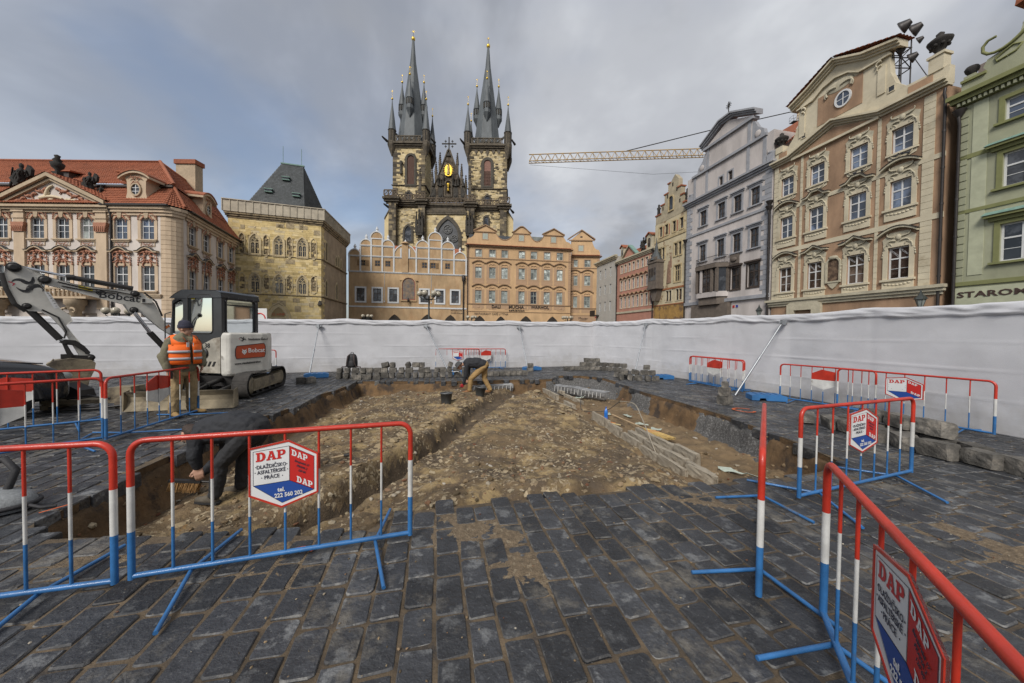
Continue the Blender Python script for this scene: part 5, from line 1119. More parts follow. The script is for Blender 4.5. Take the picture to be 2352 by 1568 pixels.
# spires
def star(mb, c, r, mi=0):
 for k in range(4): a = PI*k/4; mb.tube([(c[0]-r*math.cos(a),c[1],c[2]-r*math.sin(a)),(c[0]+r*math.cos(a),c[1],c[2]+r*math.sin(a))], r*0.10, 4, mi)
def spire(cx, cy, z0, r0, zball, ztop, n, mats, mb=None):
 s = MB(); s.lathe([(r0*1.08,z0),(r0,z0+(zball-z0)*0.04),(r0*0.62,z0+(zball-z0)*0.42),(r0*0.20,z0+(zball-z0)*0.80),(r0*0.07,zball)], n, (cx,cy,0), smooth=False, sq=1); return s
for T0, T1, zg, cx, zsp, ztip, zst, fl in ((LT0,LT1,51.4,12.0,53.2,82.2,84.3,0),(RT0,RT1,51.0,32.6,52.6,80.5,82.6,1)):
 cy = 3.5; hw = (T1-T0)/2; mx_ = (T0+T1)/2
 CH.add('tower_cornice', cornice(T0-0.2, T1+0.2, zg-0.6, zg+0.7, 1.0), M_CHD); mb = MB(); mb.box(T1,T1+1.0,-0.5,7.5,zg+0.2,zg+0.7); mb.box(T0-1.0,T0,-0.5,7.5,zg+0.2,zg+0.7); CH.add('tower_cornice', mb, M_CHD)
 pierced('tower_parapet', T0+0.9, T1-0.9, -0.6, zg+0.7, 1.6, 11, M_CHD); mb = MB(); mb.box(T1+0.6,T1+0.85,0.5,7,zg+0.7,zg+0.95); mb.box(T1+0.6,T1+0.85,0.5,7,zg+2.0,zg+2.25)
 for k in range(8): mb.box(T1+0.62,T1+0.83,0.6+0.8*k,0.8+0.8*k,zg+0.95,zg+2.0)
 CH.add('tower_parapet', mb, M_CHD)
 s = spire(cx, cy, zsp-1.5, 3.9, ztip, zst, 8, None); o = CH.add('spire', s, M_SPIRE)
 mb = MB(); mb.ball((cx,cy,ztip+0.1), (0.52,0.52,0.62), 10); star(mb, (cx,cy,zst), 0.42); put('gilt_ball', mb.mesh('gilt_ball', M_GOLD), o)
 mb = MB(); mb.tube([(cx,cy,ztip),(cx,cy,zst)], 0.05, 5); put('spire_rod', mb.mesh('spire_rod', M_PIPE), o)
 for sx in (-1, 1):
  for sy in (-1, 1):
   x, y = mx_+sx*(hw+0.25), 3.5+sy*3.5; zt = zg+0.2; mb = MB()
   mb.lathe([(0.15,zt-3.0),(0.75,zt-1.4),(1.15,zt-0.2),(1.2,zt+0.6),(0.95,zt+0.9),(0.95,zt+3.6),(1.15,zt+3.8)], 8, (x,y,0), 0, smooth=False, sq=1)
   for a in range(8): an = 2*PI*a/8; mb.box(x+0.92*math.cos(an)-0.10,x+0.92*math.cos(an)+0.10,y+0.92*math.sin(an)-0.10,y+0.92*math.sin(an)+0.10,zt+0.9,zt+3.7,1)
   t = CH.add('corner_turret', mb, [M_CHD, M_SOOT]); zb = 63.6-2.5*fl*0.5
   c = spire(x, y, zt+3.7, 0.98, zb, zb+2, 8, None); put('turret_spire', c.mesh('turret_spire', M_SPIRE), t)
   mb = MB(); mb.ball((x,y,zb+0.1), 0.28, 8); mb.tube([(x,y,zb),(x,y,zb+2.1)], 0.03, 4); star(mb, (x,y,zb+2.1), 0.26); put('gilt_ball', mb.mesh('gilt_ball', M_GOLD), t)
   mb = MB(); mb.tube([(x-sx*0.8,y-sy*0.8,zt+3.4),(cx+sx*2.6,cy+sy*2.6,zt+1.8)], 0.28, 5); put('roof_strut', mb.mesh('roof_strut', M_SPIRE), t)
 for ax, ay in ((-1,0),(1,0),(0,-1),(0,1)):
  x, y = cx+ax*3.0, cy+ay*3.0; z0 = 59.8-0.9*fl; mb = MB()
  mb.lathe([(0.1,z0-0.4),(0.5,z0+0.6),(1.0,z0+1.6),(1.05,z0+2.4),(0.85,z0+2.5),(0.85,z0+4.2),(1.0,z0+4.4)], 8, (x,y,0), 0, smooth=False, sq=1)
  for a in range(8): an = 2*PI*(a+0.5)/8+PI/8; mb.box(x+0.80*math.cos(an)-0.16,x+0.80*math.cos(an)+0.16,y+0.80*math.sin(an)-0.16,y+0.80*math.sin(an)+0.16,z0+2.8,z0+4.1,1)
  t = CH.add('spire_turret', mb, [M_SPIRE, M_SOOT]); c = spire(x, y, z0+4.3, 0.92, z0+10.6, 0, 8, None); put('turret_spire', c.mesh('turret_spire', M_SPIRE), t)
  mb = MB(); mb.ball((x,y,z0+10.8), 0.30, 8); mb.tube([(x,y,z0+10.6),(x,y,z0+12.6)], 0.03, 4); star(mb, (x,y,z0+12.6), 0.28); put('gilt_ball', mb.mesh('gilt_ball', M_GOLD), t)
for x, z in ((6.0,52.3),(18.6,52.0),(26.2,51.9),(39.6,51.8),(6.5,35.0),(39.4,34.0)):
 mb = MB(); mb.tube([(x+0.6,-1,z-0.3),(x,-2,z),(x-0.2,-2.6,z+0.1)], [0.35,0.25,0.18], 6); CH.add('gargoyle', mb, M_SOOT)
# ---------------------------------------------------------------- right hand row of houses
def row_house(name, label, y0, y1, a=31.0): return house(name, label, (a-0.2245*y0, y0), (a-0.2245*y1, y1))
M_BROWN = mat('brown_render', (0.37,0.235,0.145), 0.93, 0.14, 0.8, 0.15, 14, stain=0.28, stain_scale=0.8, stretch=(1,1,0.4))
M_CREAM = mat('cream_render', (0.60,0.53,0.385), 0.92, 0.10, 1.0, 0.15, 16, col2=(0.44,0.37,0.25), c2=(0.55,0.75), stain=0.18, stain_scale=0.6)
M_CREAMD = mat('grey_cream_stucco', (0.50,0.45,0.33), 0.92, 0.16, 4, 0.3, 24, stain=0.2)
BN = row_house('brown_baroque_house', 'brown and cream baroque house with stucco windows and a curved gable', 31.6, 20.7)
NL = 10.85; bc = [1.23, 3.63, 6.42, 8.82]; bw_ = 1.10
RZ3 = [(14.12,1.58),(10.36,1.86),(5.60,2.15)]
holes = [(c-bw_/2, c+bw_/2, z, z+h) for c in bc for z, h in RZ3]
BN.add('wall', wall_grid(0, NL, 0, 17.0, holes, back=9), M_BROWN)
def stucco_window(f, c, k):
 z, h = RZ3[k]; w = bw_
 pn = G_BLUE if k < 2 else G_WARM
 window(f, c-w/2, z, w, h, pane=pn, rows=(0.33,0.64))
 mb = frame_mb(w, h, 0.24, 0.07, x=c-w/2, z=z, bottom=False); f.add('window_surround', mb, M_CREAM)
 mb = MB(); top = z+h+0.24
 bulge = [(c-0.79,top),(c+0.79,top),(c+0.85,top+0.35),(c+0.45,top+0.75 if k else top+0.62),(c-0.45,top+0.75 if k else top+0.62),(c-0.85,top+0.35)]
 mb.prism(bulge, -0.05, 0.0)
 for s in (-1, 1):
  curl(mb, c+s*0.70, top-0.35, 1.5, 0.75, 0.5, 9, 0.05, 0.035, -0.07, sx=s); curl(mb, c+s*0.12, top+0.15, 0.4, 0.7, -0.5, -8, 0.06, 0.03, -0.08, sx=s); curl(mb, c+s*0.2, top+0.42, 0.2, 0.6, -1, 8, 0.05, 0.03, -0.08, sx=s)
  for q in range(3): mb.ball((c+s*(0.80+0.02*q),-0.05,top-0.5-0.16*q), (0.05,0.04,0.08), 5)
 mb.ball((c,-0.08,top+0.38), (0.16,0.06,0.20), 8); f.add('stucco_cartouche', mb, M_CREAMD)
 if k == 0:
  mb = MB(); mb.box(c-0.82,c+0.82,-0.13,0,z-0.16,z-0.04)
  for s in (-1,1): curl(mb, c+s*0.05, z-0.5, 0.1, 0.8, 0.8, 3, 0.05, 0.03, -0.05, sx=s)
  mb.prism([(c-0.75,z-0.17),(c+0.75,z-0.17),(c+0.7,z-0.4),(c,z-0.62),(c-0.7,z-0.4)], -0.04, 0); f.add('window_apron', mb, M_CREAM)
 else:
  hp = ([(-0.98,0),(-0.6,0.06),(-0.25,0.42),(0.25,0.42),(0.6,0.06),(0.98,0)] if k == 1 else [(-0.98,0),(-0.62,0.05),(0,0.42),(0.62,0.05),(0.98,0)]) if c in bc[1:3] else [(-0.98+1.96*i/10, 0.42*math.sin(PI*i/10)**0.9) for i in range(11)]
  mb = MB(); band(mb, [(c+x, top+0.58+zz_) for x, zz_ in hp], 0.13, -0.28, 0, 0); band(mb, [(c+x*1.04, top+0.712+zz_) for x, zz_ in hp], 0.03, -0.33, 0, 1); f.add('window_hood', mb, [M_CREAMD, M_PIPE])
  mb = MB(); mb.box(c-0.88,c+0.88,-0.18,0,z-0.14,z); mb.box(c-0.80,c+0.80,-0.08,0,z-0.78 if k == 1 else z-0.62,z-0.14)
  for q in range(7): mb.ball((c-0.6+0.2*q,-0.09,z-0.32-0.08*math.sin(PI*q/6)), (0.11,0.035,0.07), 6)
  f.add('window_apron', mb, M_CREAM)
for c in bc:
 for k in range(3): stucco_window(BN, c, k)
for z0, z1, p in ((9.05,9.40,0.05),(12.75,13.05,0.05)):
 mb = MB(); mb.box(0,NL,-p,0,z0,z1); BN.add('string_course', mb, M_CREAM)
BN.add('cornice', cornice(-0.2, NL+0.1, 4.35, 4.95, 0.35), M_CREAMD)
def block_strip(f, x0, x1, z0, z1, p=0.045):
 mb = MB(); z = z0
 while z < z1-0.05: mb.box(x0,x1,-p,0,z,min(z+0.42,z1)-0.025); z += 0.42
 mb.box(x0+0.01,x1-0.01,-p+0.02,0,z0,z1); f.add('lesene', mb, M_CREAM)
for x0, x1 in ((0.02,0.42),(2.33,2.52),(7.50,7.69),(9.82,10.35)):
 for z0, z1 in ((4.95,9.05),(9.40,12.75),(13.05,16.9)): block_strip(BN, x0, x1, z0, z1)
# main cornice broken by a pediment
mb = MB(); cp = [(-0.15,17.0),(1.5,17.0),(4.76,18.15),(7.7,17.0),(10.9,17.0)]
for t, p in ((0.0,0.15),(0.14,0.32),(0.28,0.5)): band(mb, [(x, z+t) for x, z in cp], 0.138, -p, 0.3)
mb.box(1.6,7.6,-0.22,0,16.92,17.10); BN.add('cornice', mb, M_CREAM)
mb = MB(); mb.prism([(2.0,17.1),(7.3,17.1),(4.76,18.0)], -0.06, 0.2); BN.add('pediment_field', mb, M_BROWN)
# gable
gp = [(0.0,17.2),(NL,17.2),(NL,18.25),(8.9,18.3),(8.35,18.9),(8.05,19.8),(7.95,21.3),(4.76,23.0),(2.05,21.3),(1.95,19.8),(1.6,18.9),(1.1,18.3),(0.0,18.25)]
gw_ = MB(); gw_.prism(gp, 0.02, 0.5); BN.add('gable', gw_, M_CREAM)
mb = MB(); mb.prism([(3.50,18.75),(6.50,18.75),(6.50,21.0),(3.50,21.0)], -0.012, 0.05); BN.add('gable_panel', mb, M_BROWN)
mb = MB(); gpd = [(1.45,21.4),(2.9,22.0),(4.76,23.0),(6.6,22.0),(8.6,21.4)]
for t, p in ((-0.25,0.15),(-0.10,0.3),(0.05,0.5)): band(mb, [(x, z+t) for x, z in gpd], 0.148, -p, 0.6)
lp = [(1.9,20.95),(3.2,21.05),(3.9,21.55),(4.76,21.75),(5.6,21.55),(6.3,21.05),(8.1,20.95)]; band(mb, lp, 0.12, -0.16, 0.05); BN.add('gable_moulding', mb, M_CREAM)
tm = tile_roof((1.3,-0.6,21.62),(1.3,0.9,21.62),(4.76,0.9,23.25),(4.76,-0.6,23.25), 0.3, 0.34); BN.add('gable_tiles', tm, M_TILE, kind='stuff'); tm = tile_roof((8.75,0.9,21.62),(8.75,-0.6,21.62),(4.76,-0.6,23.25),(4.76,0.9,23.25), 0.3, 0.34); BN.add('gable_tiles', tm, M_TILE, kind='stuff')
mb = MB(); n = 22; o_ = [(5.3+0.56*math.cos(2*PI*i/n), 19.85+0.62*math.sin(2*PI*i/n)) for i in range(n)]; i_ = [(5.3+0.44*math.cos(2*PI*i/n), 19.85+0.50*math.sin(2*PI*i/n)) for i in range(n)]
ring(mb, o_, i_, -0.10, 0.05); mb.box(5.275,5.325,-0.06,0.0,19.35,20.35); mb.box(4.86,5.74,-0.058,0.0,19.83,19.88); ov = BN.add('oval_window', mb, M_WHITEWOOD); mb = MB(); mb.prism(i_, -0.04, 0.0); put('pane', mb.mesh('pane', G_BLUE), ov)
mb = MB(); mb.ball((5.0,-0.02,21.05), (0.95,0.05,0.42), 14)
for s in (-1,1):
 curl(mb, 5.0+s*0.15, 21.0, 0.3, 1.2, -0.3, -4, 0.10, 0.05, -0.07, sx=s); curl(mb, 5.0+s*0.8, 20.6, 1.2, 0.8, 0.5, 6, 0.08, 0.04, -0.07, sx=s)
BN.add('gable_cartouche', mb, M_CREAMD)
for s, x in ((1,2.3),(-1,7.6)):
 mb = MB(); curl(mb, x, 20.9, 0.2, 0.5, -2, -8, 0.10, 0.05, -0.08, sx=s); curl(mb, x, 20.6, 0.0, 0.4, -2, -8, 0.08, 0.04, -0.08, sx=s); mb.box(x-0.22,x+0.22,-0.05,0.02,18.6,20.5); BN.add('gable_pilaster', mb, M_CREAM)
for x in (2.3, 8.0): mb = frame_mb(0.30, 0.34, 0.05, 0.03, x=x, z=18.45); mb.box(x,x+0.3,-0.012,0.02,18.45,18.79,1); BN.add('attic_slot', mb, [M_CREAM, G_DARK])
for x0, x1 in ((0.35,1.05),(9.0,10.15)): mb = MB(); mb.box(x0,x1,-0.012,0.03,17.55,18.12); BN.add('attic_panel', mb, M_BROWN)
def roof_urn(f, x, z, s=1.0, dark=M_STATUE):
 mb = MB(); mb.lathe([(0.30*s,0),(0.34*s,0.10*s),(0.20*s,0.2*s),(0.30*s,0.35*s),(0.50*s,0.7*s),(0.62*s,0.85*s),(0.66*s,1.0*s),(0.40*s,1.2*s),(0.18*s,1.32*s),(0.22*s,1.5*s),(0.05*s,1.65*s)], 14)
 for a in range(8): an = 2*PI*a/8; mb.ball((0.45*s*math.cos(an),0.45*s*math.sin(an),0.62*s), 0.12*s, 6)
 f.add('roof_urn', mb, dark, x, 0.25, z)
mb = MB(); mb.box(9.95,10.62,-0.05,0.6,18.2,19.1); mb.box(9.88,10.69,-0.12,0.67,19.1,19.25); BN.add('urn_pedestal', mb, M_CREAM); roof_urn(BN, 10.28, 19.25, 0.85)
mb = MB(); mb.box(0.05,0.7,-0.05,0.6,18.2,18.75); BN.add('urn_pedestal', mb, M_CREAM); roof_urn(BN, 0.35, 18.75, 0.8)
mb = MB(); mb.add([(0.3,0.5,17.6),(9.0,0.5,17.6),(8.0,5,20.4),(1.2,5,20.4)], [(0,1,2,3)]); BN.add('roof', mb, M_TILE)
# niche picture between the lower windows
mb = MB(); op = arch_pts(5.02, 6.0, 0.82, 1.75, 'round'); ring(mb, grow(op, 0.12), op, -0.14, 0.02, 0); mb.prism(op, -0.03, 0.02, 1)
for s in (-1,1):
 for q in range(5): mb.ball((5.02+s*0.5,-0.1,6.1+0.26*q), (0.07,0.05,0.13), 6)
mb.ball((5.02,-0.12,7.82), (0.36,0.08,0.16), 9); mb.prism([(4.6,5.9),(5.44,5.9),(5.2,5.55),(5.02,5.4),(4.84,5.55)], -0.10, 0.02, 0); BN.add('niche_picture', mb, [M_CREAMD, mat('dark_painting', (0.09,0.055,0.035), 0.8, 0.5, 3, col2=(0.20,0.13,0.08), c2=(0.5,0.6))])
M_WT = flat('white_lettering', (0.6,0.6,0.6))
for c, a, b in ((bc[3],'PROMOCE','SALONKY'),(bc[2],'RAUTY','SVATBY'),(bc[1],'BREAKFAST','BEER')):
 for s, t_ in ((-1,a),(1,b)): text('window_lettering', t_, 0.15, M_WT, BN.root, BN.M @ T((c+s*0.26,0.10,7.35)) @ Matrix.Rotation(0.85,4,'Y'), 0.002)
# lower storey below the cornice
mb = MB(); mb.prism([(1.6,4.4),(2.2,4.75),(3.6,4.75),(4.3,4.4),(4.3,0),(3.6,0),(3.6,3.9),(2.2,3.9),(2.2,0),(1.6,0)], -0.25, 0); BN.add('portal', mb, M_CREAMD)
downpipe(BN, 10.78, 0, 16.5, 0.075, -0.10, False); downpipe(BN, -0.25, 0, 13.2, 0.09, -0.2)
# floodlights on the roof behind the gable
FL = thing('floodlight_rack', 'black steel rack of floodlights on the roof behind the brown gable', 'floodlight', (31-0.2245*24.2+0.9, 24.2, 0), 0)
mb = MB()
for x in (-0.55,0.1,0.75):
 for y in (-0.3,0.4): mb.tube([(x,y,17.6),(x,y,22.3)], 0.04, 6)
for z in (20.2,20.9,21.6,22.2):
 for y in (-0.3,0.4): mb.tube([(-0.6,y,z),(0.8,y,z)], 0.035, 6)
 for x in (-0.55,0.75): mb.tube([(x,-0.3,z),(x,0.4,z)], 0.035, 6)
mb.tube([(-0.55,-0.3,20.2),(0.75,-0.3,21.6)], 0.03, 6); mb.tube([(0.75,-0.3,20.2),(-0.55,-0.3,21.6)], 0.03, 6); mb.tube([(0.75,-0.3,21.2),(1.6,-0.6,19.4)], 0.025, 5)
put('rack_frame', mb.mesh('rack_frame', M_PIPE), FL)
for x, z, s in ((-0.15,22.75,1.0),(0.60,22.55,1.0),(-0.3,21.2,0.8),(0.5,20.7,0.8),(1.0,21.9,0.55)):
 mb = MB(); mb.lathe([(0.16*s,0.45*s),(0.36*s,0.1*s),(0.42*s,0.0),(0.42*s,-0.08*s)], 6); mb.lathe([(0.30*s,-0.085*s),(0.30*s,-0.10*s)], 6, mi=1)
 put('lamp_head', mb.mesh('lamp_head', [M_PIPE, G_CURTAIN]), FL, M=TR(x,-0.5,z,0.5,1.2))
# green house at the frame edge
M_GREEN = mat('green_render', (0.36,0.365,0.245), 0.93, 0.10, 0.9, 0.15, 16, col2=(0.43,0.44,0.31), c2=(0.56,0.70), stain=0.25, stretch=(1,1,0.5))
M_GREEND = mat('green_moulding', (0.20,0.205,0.085), 0.93, 0.12, 2)
M_PATCH = mat('washed_green', (0.42,0.43,0.30), 0.93, 0.12, 2)
GN = row_house('green_house', 'pale green house with wide white windows and copper window hoods', 20.55, 11.5)
GL = 9.28; gc = [2.42, 5.1, 7.8]; GZ = [(13.5,1.2),(9.92,1.85),(5.87,2.05)]
holes = [(c-0.72, c+0.72, z, z+h) for c in gc for z, h in GZ]
GN.add('wall', wall_grid(0, GL, 0, 15.7, holes, back=9), M_GREEN)
for c in gc:
 for k, (z, h) in enumerate(GZ):
  window(GN, c-0.72, z, 1.44, h, pane=G_DARK if k else G_BLUE, rows=(0.33,0.62)); GN.add('window_surround', frame_mb(1.44, h, 0.20, 0.06, x=c-0.72, z=z, bottom=False), M_GREEND)
  mb = MB(); mb.box(c-1.05,c+1.05,-0.16,0,z-0.12,z); GN.add('window_sill', mb, M_GREEND)
  if k:
   mb = MB(); mb.box(c-1.1,c+1.1,-0.16,0,z+h+0.22,z+h+0.42,0); mb.box(c-1.22,c+1.22,-0.34,0,z+h+0.422,z+h+0.56,0); mb.prism([(-0.40,z+h+0.562),(0,z+h+0.562),(0,z+h+0.80)], c-1.28, c+1.28, 1, axis='x'); GN.add('window_hood', mb, [M_GREEND, M_COPPER])
for x in (0.85, 3.85, 6.5):
 mb = MB(); mb.box(x-0.28,x+0.28,-0.03,0,5.3,15.2); GN.add('lesene', mb, M_PATCH)
mb = MB(); z = 4.9
while z < 15: mb.box(0.05,0.40,-0.05,0,z,z+0.40); z += 0.46
GN.add('quoins', mb, M_GREEN, kind='stuff')
for z0, z1, p in ((12.1,12.35,0.05),(8.95,9.15,0.05),(4.72,4.95,0.08)): mb = MB(); mb.box(0,GL,-p,0,z0,z1); GN.add('string_course', mb, M_GREEND)
GN.add('cornice', cornice(-0.05, GL, 15.25, 15.95, 0.55), M_GREEND)
mb = MB()
for k in range(46): mb.box(0.05+0.2*k,0.15+0.2*k,-0.30,-0.18,15.26,15.45)
GN.add('dentils', mb, M_GREEN, kind='stuff')
mb = MB(); mb.prism([(0.05,15.95),(GL,15.95),(GL,21.5),(3.2,21.5),(2.55,20.4),(2.35,19.2),(2.1,18.0),(1.5,17.5),(1.0,17.35),(0.85,17.0),(1.0,16.75),(0.05,16.7)], 0.0, 0.5); GN.add('gable', mb, M_GREEN)
mb = MB(); band(mb, [(0.05,16.62),(1.0,16.62)], 0.14, -0.12, 0.52); curl(mb, 2.3, 18.0, 3.9, 2.6, -0.1, -3.2, 0.09, 0.07, -0.04); mb.tube([(1.9,-0.03,17.5),(1.3,-0.03,17.2),(1.35,-0.03,16.98),(2.0,-0.03,17.1),(2.2,-0.03,17.35)], 0.05, 6, closed=True); GN.add('gable_scroll', mb, M_GREEND)
mb = MB(); mb.box(0.1,0.55,0.05,0.5,16.76,17.0); GN.add('ball_pedestal', mb, M_GREEN); mb = MB(); mb.lathe([(0.1,0),(0.16,0.08),(0.26,0.22),(0.30,0.38),(0.24,0.50),(0.05,0.56)], 12); GN.add('stone_ball', mb, M_STATUE, 0.33, 0.25, 17.0)
for x, z0, z1 in ((0.35,16.2,18.0),(1.9,17.2,19.2)): mb = MB(); mb.box(x-0.3,x+0.5,1.4,2.2,z0,z1); GN.add('chimney', mb, mat('grey_chimney', (0.30,0.25,0.22), 0.9, 0.15, 2))
mb = MB(); mb.prism([(1.95,19.4),(2.6,19.5),(2.75,20.0),(2.0,19.75)], -0.2, 0.6); GN.add('gable_tiles', mb, M_TILE)
text('lettering', 'STAROM', 0.46, flat('brown_lettering', (0.055,0.03,0.022)), GN.root, GN.M @ T((0.22,-0.05,4.17)), 0.02, 'LEFT', 0.012, 1.35, 1.05)
mb = MB(); mb.box(0.05,GL,-0.045,0,3.2,4.6); GN.add('fascia', mb, M_PATCH)
downpipe(GN, 0.10, 0, 14.6, 0.075, -0.14)
# grey house with bay window
M_GREYH = mat('pale_grey_render', (0.55,0.50,0.47), 0.93, 0.08, 0.9, 0.15, 16, stain=0.25, stain_scale=0.7, stretch=(1,1,0.3))
M_BLUEG = mat('blue_grey_trim', (0.32,0.325,0.345), 0.9, 0.12, 2, 0.1, 16, stain=0.2)
GY = row_house('grey_gabled_house', 'pale grey house with blue grey quoins, bay window and pedimented gable', 42.5, 31.75)
YL = 11.0; yc = [2.68, 5.25, 7.28, 9.28]
holes = [(c-0.48, c+0.48, 14.42, 16.12) for c in yc]+[(c-0.48, c+0.48, 10.3, 12.2) for c in yc]+[(6.65,7.75,6.5,8.75),(8.63,9.83,6.5,8.78)]+[(4.85,5.35,18.05,18.98),(6.03,6.58,18.1,19.05)]
GY.add('wall', wall_grid(0, YL, 0, 20.7, [h for h in holes], back=8), M_GREYH)
for c in yc:
 for k, (z, h) in enumerate(((14.42,1.70),(10.3,1.9))):
  window(GY, c-0.48, z, 0.96, h, frame=M_DARKWOOD, pane=G_DARK, rows=(0.33,0.66)); GY.add('window_surround', frame_mb(0.96, h, 0.20, 0.06, x=c-0.48, z=z, bottom=False), M_BLUEG)
  mb = MB(); mb.box(c-0.78,c+0.78,-0.16,0,z-0.12,z,0); mb.box(c-0.78,c+0.78,-0.12,0,z+h+0.2,z+h+0.34,0); mb.box(c-0.85,c+0.85,-0.22,0,z+h+0.342,z+h+0.46,0); GY.add('window_cornice', mb, M_BLUEG)
for x0, x1, z, h in ((6.65,7.75,6.5,2.25),(8.63,9.83,6.5,2.28),(4.85,5.35,18.05,0.93),(6.03,6.58,18.1,0.95)):
 window(GY, x0, z, x1-x0, h, frame=M_DARKWOOD, pane=G_DARK); mb = frame_mb(x1-x0, h, 0.14, 0.06, x=x0, z=z)
 if z < 10: mb.box(x0-0.3,x1+0.3,-0.2,0,z+h+0.14,z+h+0.3)
 GY.add('window_surround', mb, M_DARKWOOD if z < 10 else M_BLUEG)
for s in (0, 1):
 mb = MB(); z = 5.6; k = 0
 while z < 17.3: w = 0.95 if k % 2 else 0.65; mb.box(0.02 if s == 0 else YL-0.35-w+0.3, w if s == 0 else YL-0.05, -0.05, 0, z, z+0.44); z += 0.47; k += 1
 GY.add('quoins', mb, M_BLUEG, kind='stuff')
for z0, z1, p in ((13.55,13.8,0.10),(5.3,5.65,0.22)): mb = MB(); mb.box(0,YL,-p,0,z0,z1); GY.add('string_course', mb, M_BLUEG)
GY.add('cornice', cornice(-0.1, YL+0.1, 17.25, 17.85, 0.45), M_BLUEG)
mb = MB(); mb.prism([(2.9,20.69),(8.75,20.69),(8.75,23.3),(5.8,24.6),(2.9,23.3)], 0.0, 0.5); GY.add('gable', mb, M_GREYH)
mb = MB()
for t, p in ((0.0,0.18),(0.17,0.36),(0.34,0.52)): band(mb, [(2.3,23.2+t),(5.0,24.55+t)], 0.168, -p, 0.6); band(mb, [(6.5,24.55+t),(9.3,23.2+t)], 0.168, -p, 0.6); mb.box(5.0,6.5,-p,0.6,24.55+t,24.70+t)
mb.box(2.6,9.0,-0.25,0.55,22.9,23.18); mb.box(0.9,10.4,-0.22,0.4,20.5,20.75); GY.add('gable_cornice', mb, M_BLUEG)
for x in (1.25,3.1,8.4,10.15):
 mb = MB(); mb.box(x-0.16,x+0.16,-0.08,0,17.9,20.5); GY.add('pilaster', mb, M_BLUEG)
for x in (3.2,8.45): mb = MB(); mb.box(x-0.16,x+0.16,-0.08,0.05,20.75,22.9); GY.add('pilaster', mb, M_BLUEG)
for s, x in ((-1,2.9),(1,8.75)):
 mb = MB(); mb.prism([(x,20.76),(x+s*1.35,20.76),(x+s*1.2,21.4),(x+s*0.6,21.9),(x+s*0.25,22.6),(x,22.7)], 0.0, 0.4, 0); mb.ball((x+s*0.62,-0.03,21.2), (0.34,0.08,0.34), 10, 1); GY.add('gable_volute', mb, [M_BLUEG, M_GREYH])
for x in (0.6,10.75):
 mb = MB(); mb.box(x-0.35,x+0.35,-0.1,0.5,17.85,18.6); mb.lathe([(0.28,18.6),(0.40,18.75),(0.12,18.9),(0.16,19.2),(0.04,19.6)], 8, (x,0.2,0)); GY.add('gable_post', mb, M_BLUEG)
mb = MB(); mb.prism([(0.95,17.86),(1.25,17.86),(1.25,19.6),(1.1,18.9),(0.5,18.4),(0.4,17.86)], 0, 0.4); mb.prism([(10.15,17.86),(10.6,17.86),(10.5,18.6),(10.3,19.3),(10.15,19.6)], 0, 0.4); GY.add('gable_flank', mb, M_GREYH)
mb = MB(); mb.tube([(5.75,0.1,24.8),(5.75,0.1,26.6)], 0.05, 5)
for a in range(6): an = PI*a/6; mb.tube([(5.75-0.35*math.cos(an),0.1,26.2-0.35*math.sin(an)),(5.75+0.35*math.cos(an),0.1,26.2+0.35*math.sin(an))], 0.03, 4)
mb.lathe([(0.35,24.7),(0.2,25.0),(0.25,25.2),(0.05,25.4)], 8, (5.75,0.1,0)); GY.add('roof_finial', mb, M_STATUE)
mb = MB(); mb.add([(0.3,0.6,17.8),(10.7,0.6,17.8),(9.6,5,23.2),(1.3,5,23.2)], [(0,1,2,3)]); GY.add('roof', mb, M_TILE)
GY.add('roof', tile_roof((9.6,1.2,19.4),(13.0,1.2,19.4),(12.6,5.5,23.0),(9.9,5.5,23.0)), M_TILE, kind='stuff')
# bay window
BAYX0, BAYX1 = 2.45, 6.35
M_BAYST = mat('bay_stone', (0.13,0.105,0.085), 0.9, 0.25, 2, 0.3, 10)
mb = MB(); mb.prism([(BAYX0,0.0),(BAYX0+0.55,-1.0),(BAYX1-0.55,-1.0),(BAYX1,0.0)], 5.9, 6.45, 0, axis='z'); mb.prism([(BAYX0-0.15,0.0),(BAYX0+0.5,-1.2),(BAYX1-0.5,-1.2),(BAYX1+0.15,0.0)], 9.0, 9.45, 1, axis='z'); mb.prism([(BAYX0+0.1,0.0),(BAYX0+0.65,-0.8),(BAYX1-0.65,-0.8),(BAYX1-0.1,0.0)], 5.1, 5.9, 1, axis='z')
mb.prism([(BAYX0+0.12,0.0),(BAYX0+0.62,-0.88),(BAYX1-0.62,-0.88),(BAYX1-0.12,0.0)], 6.45, 9.0, 2, axis='z'); bay = GY.add('bay_window', mb, [M_GREYH, M_BAYST, G_DARK])
for x, y in ((BAYX0+0.05,-0.05),(BAYX0+0.55,-0.97),(3.65,-0.97),(5.15,-0.97),(BAYX1-0.55,-0.97),(BAYX1-0.05,-0.05)): mb = MB(); mb.box(x-0.14,x+0.14,y-0.08,y+0.14,6.45,9.0); put('bay_post', mb.mesh('bay_post', M_GREYH if x in (3.65,) else M_BAYST), bay)
mb = MB()
for x in (BAYX0+0.69,3.0,3.79,4.35,4.9): mb.box(x,x+0.07,-0.94,-0.885,6.45,9.0)
for z in (7.2,8.1,8.5): mb.box(BAYX0+0.6,BAYX1-0.6,-0.93,-0.885,z,z+0.06)
put('glazing_bar', mb.mesh('glazing_bar', M_DARKWOOD), bay)
mb = MB(); rl = [(BAYX0,-0.1),(BAYX0+0.5,-1.1),(BAYX1-0.5,-1.1),(BAYX1,-0.1)]
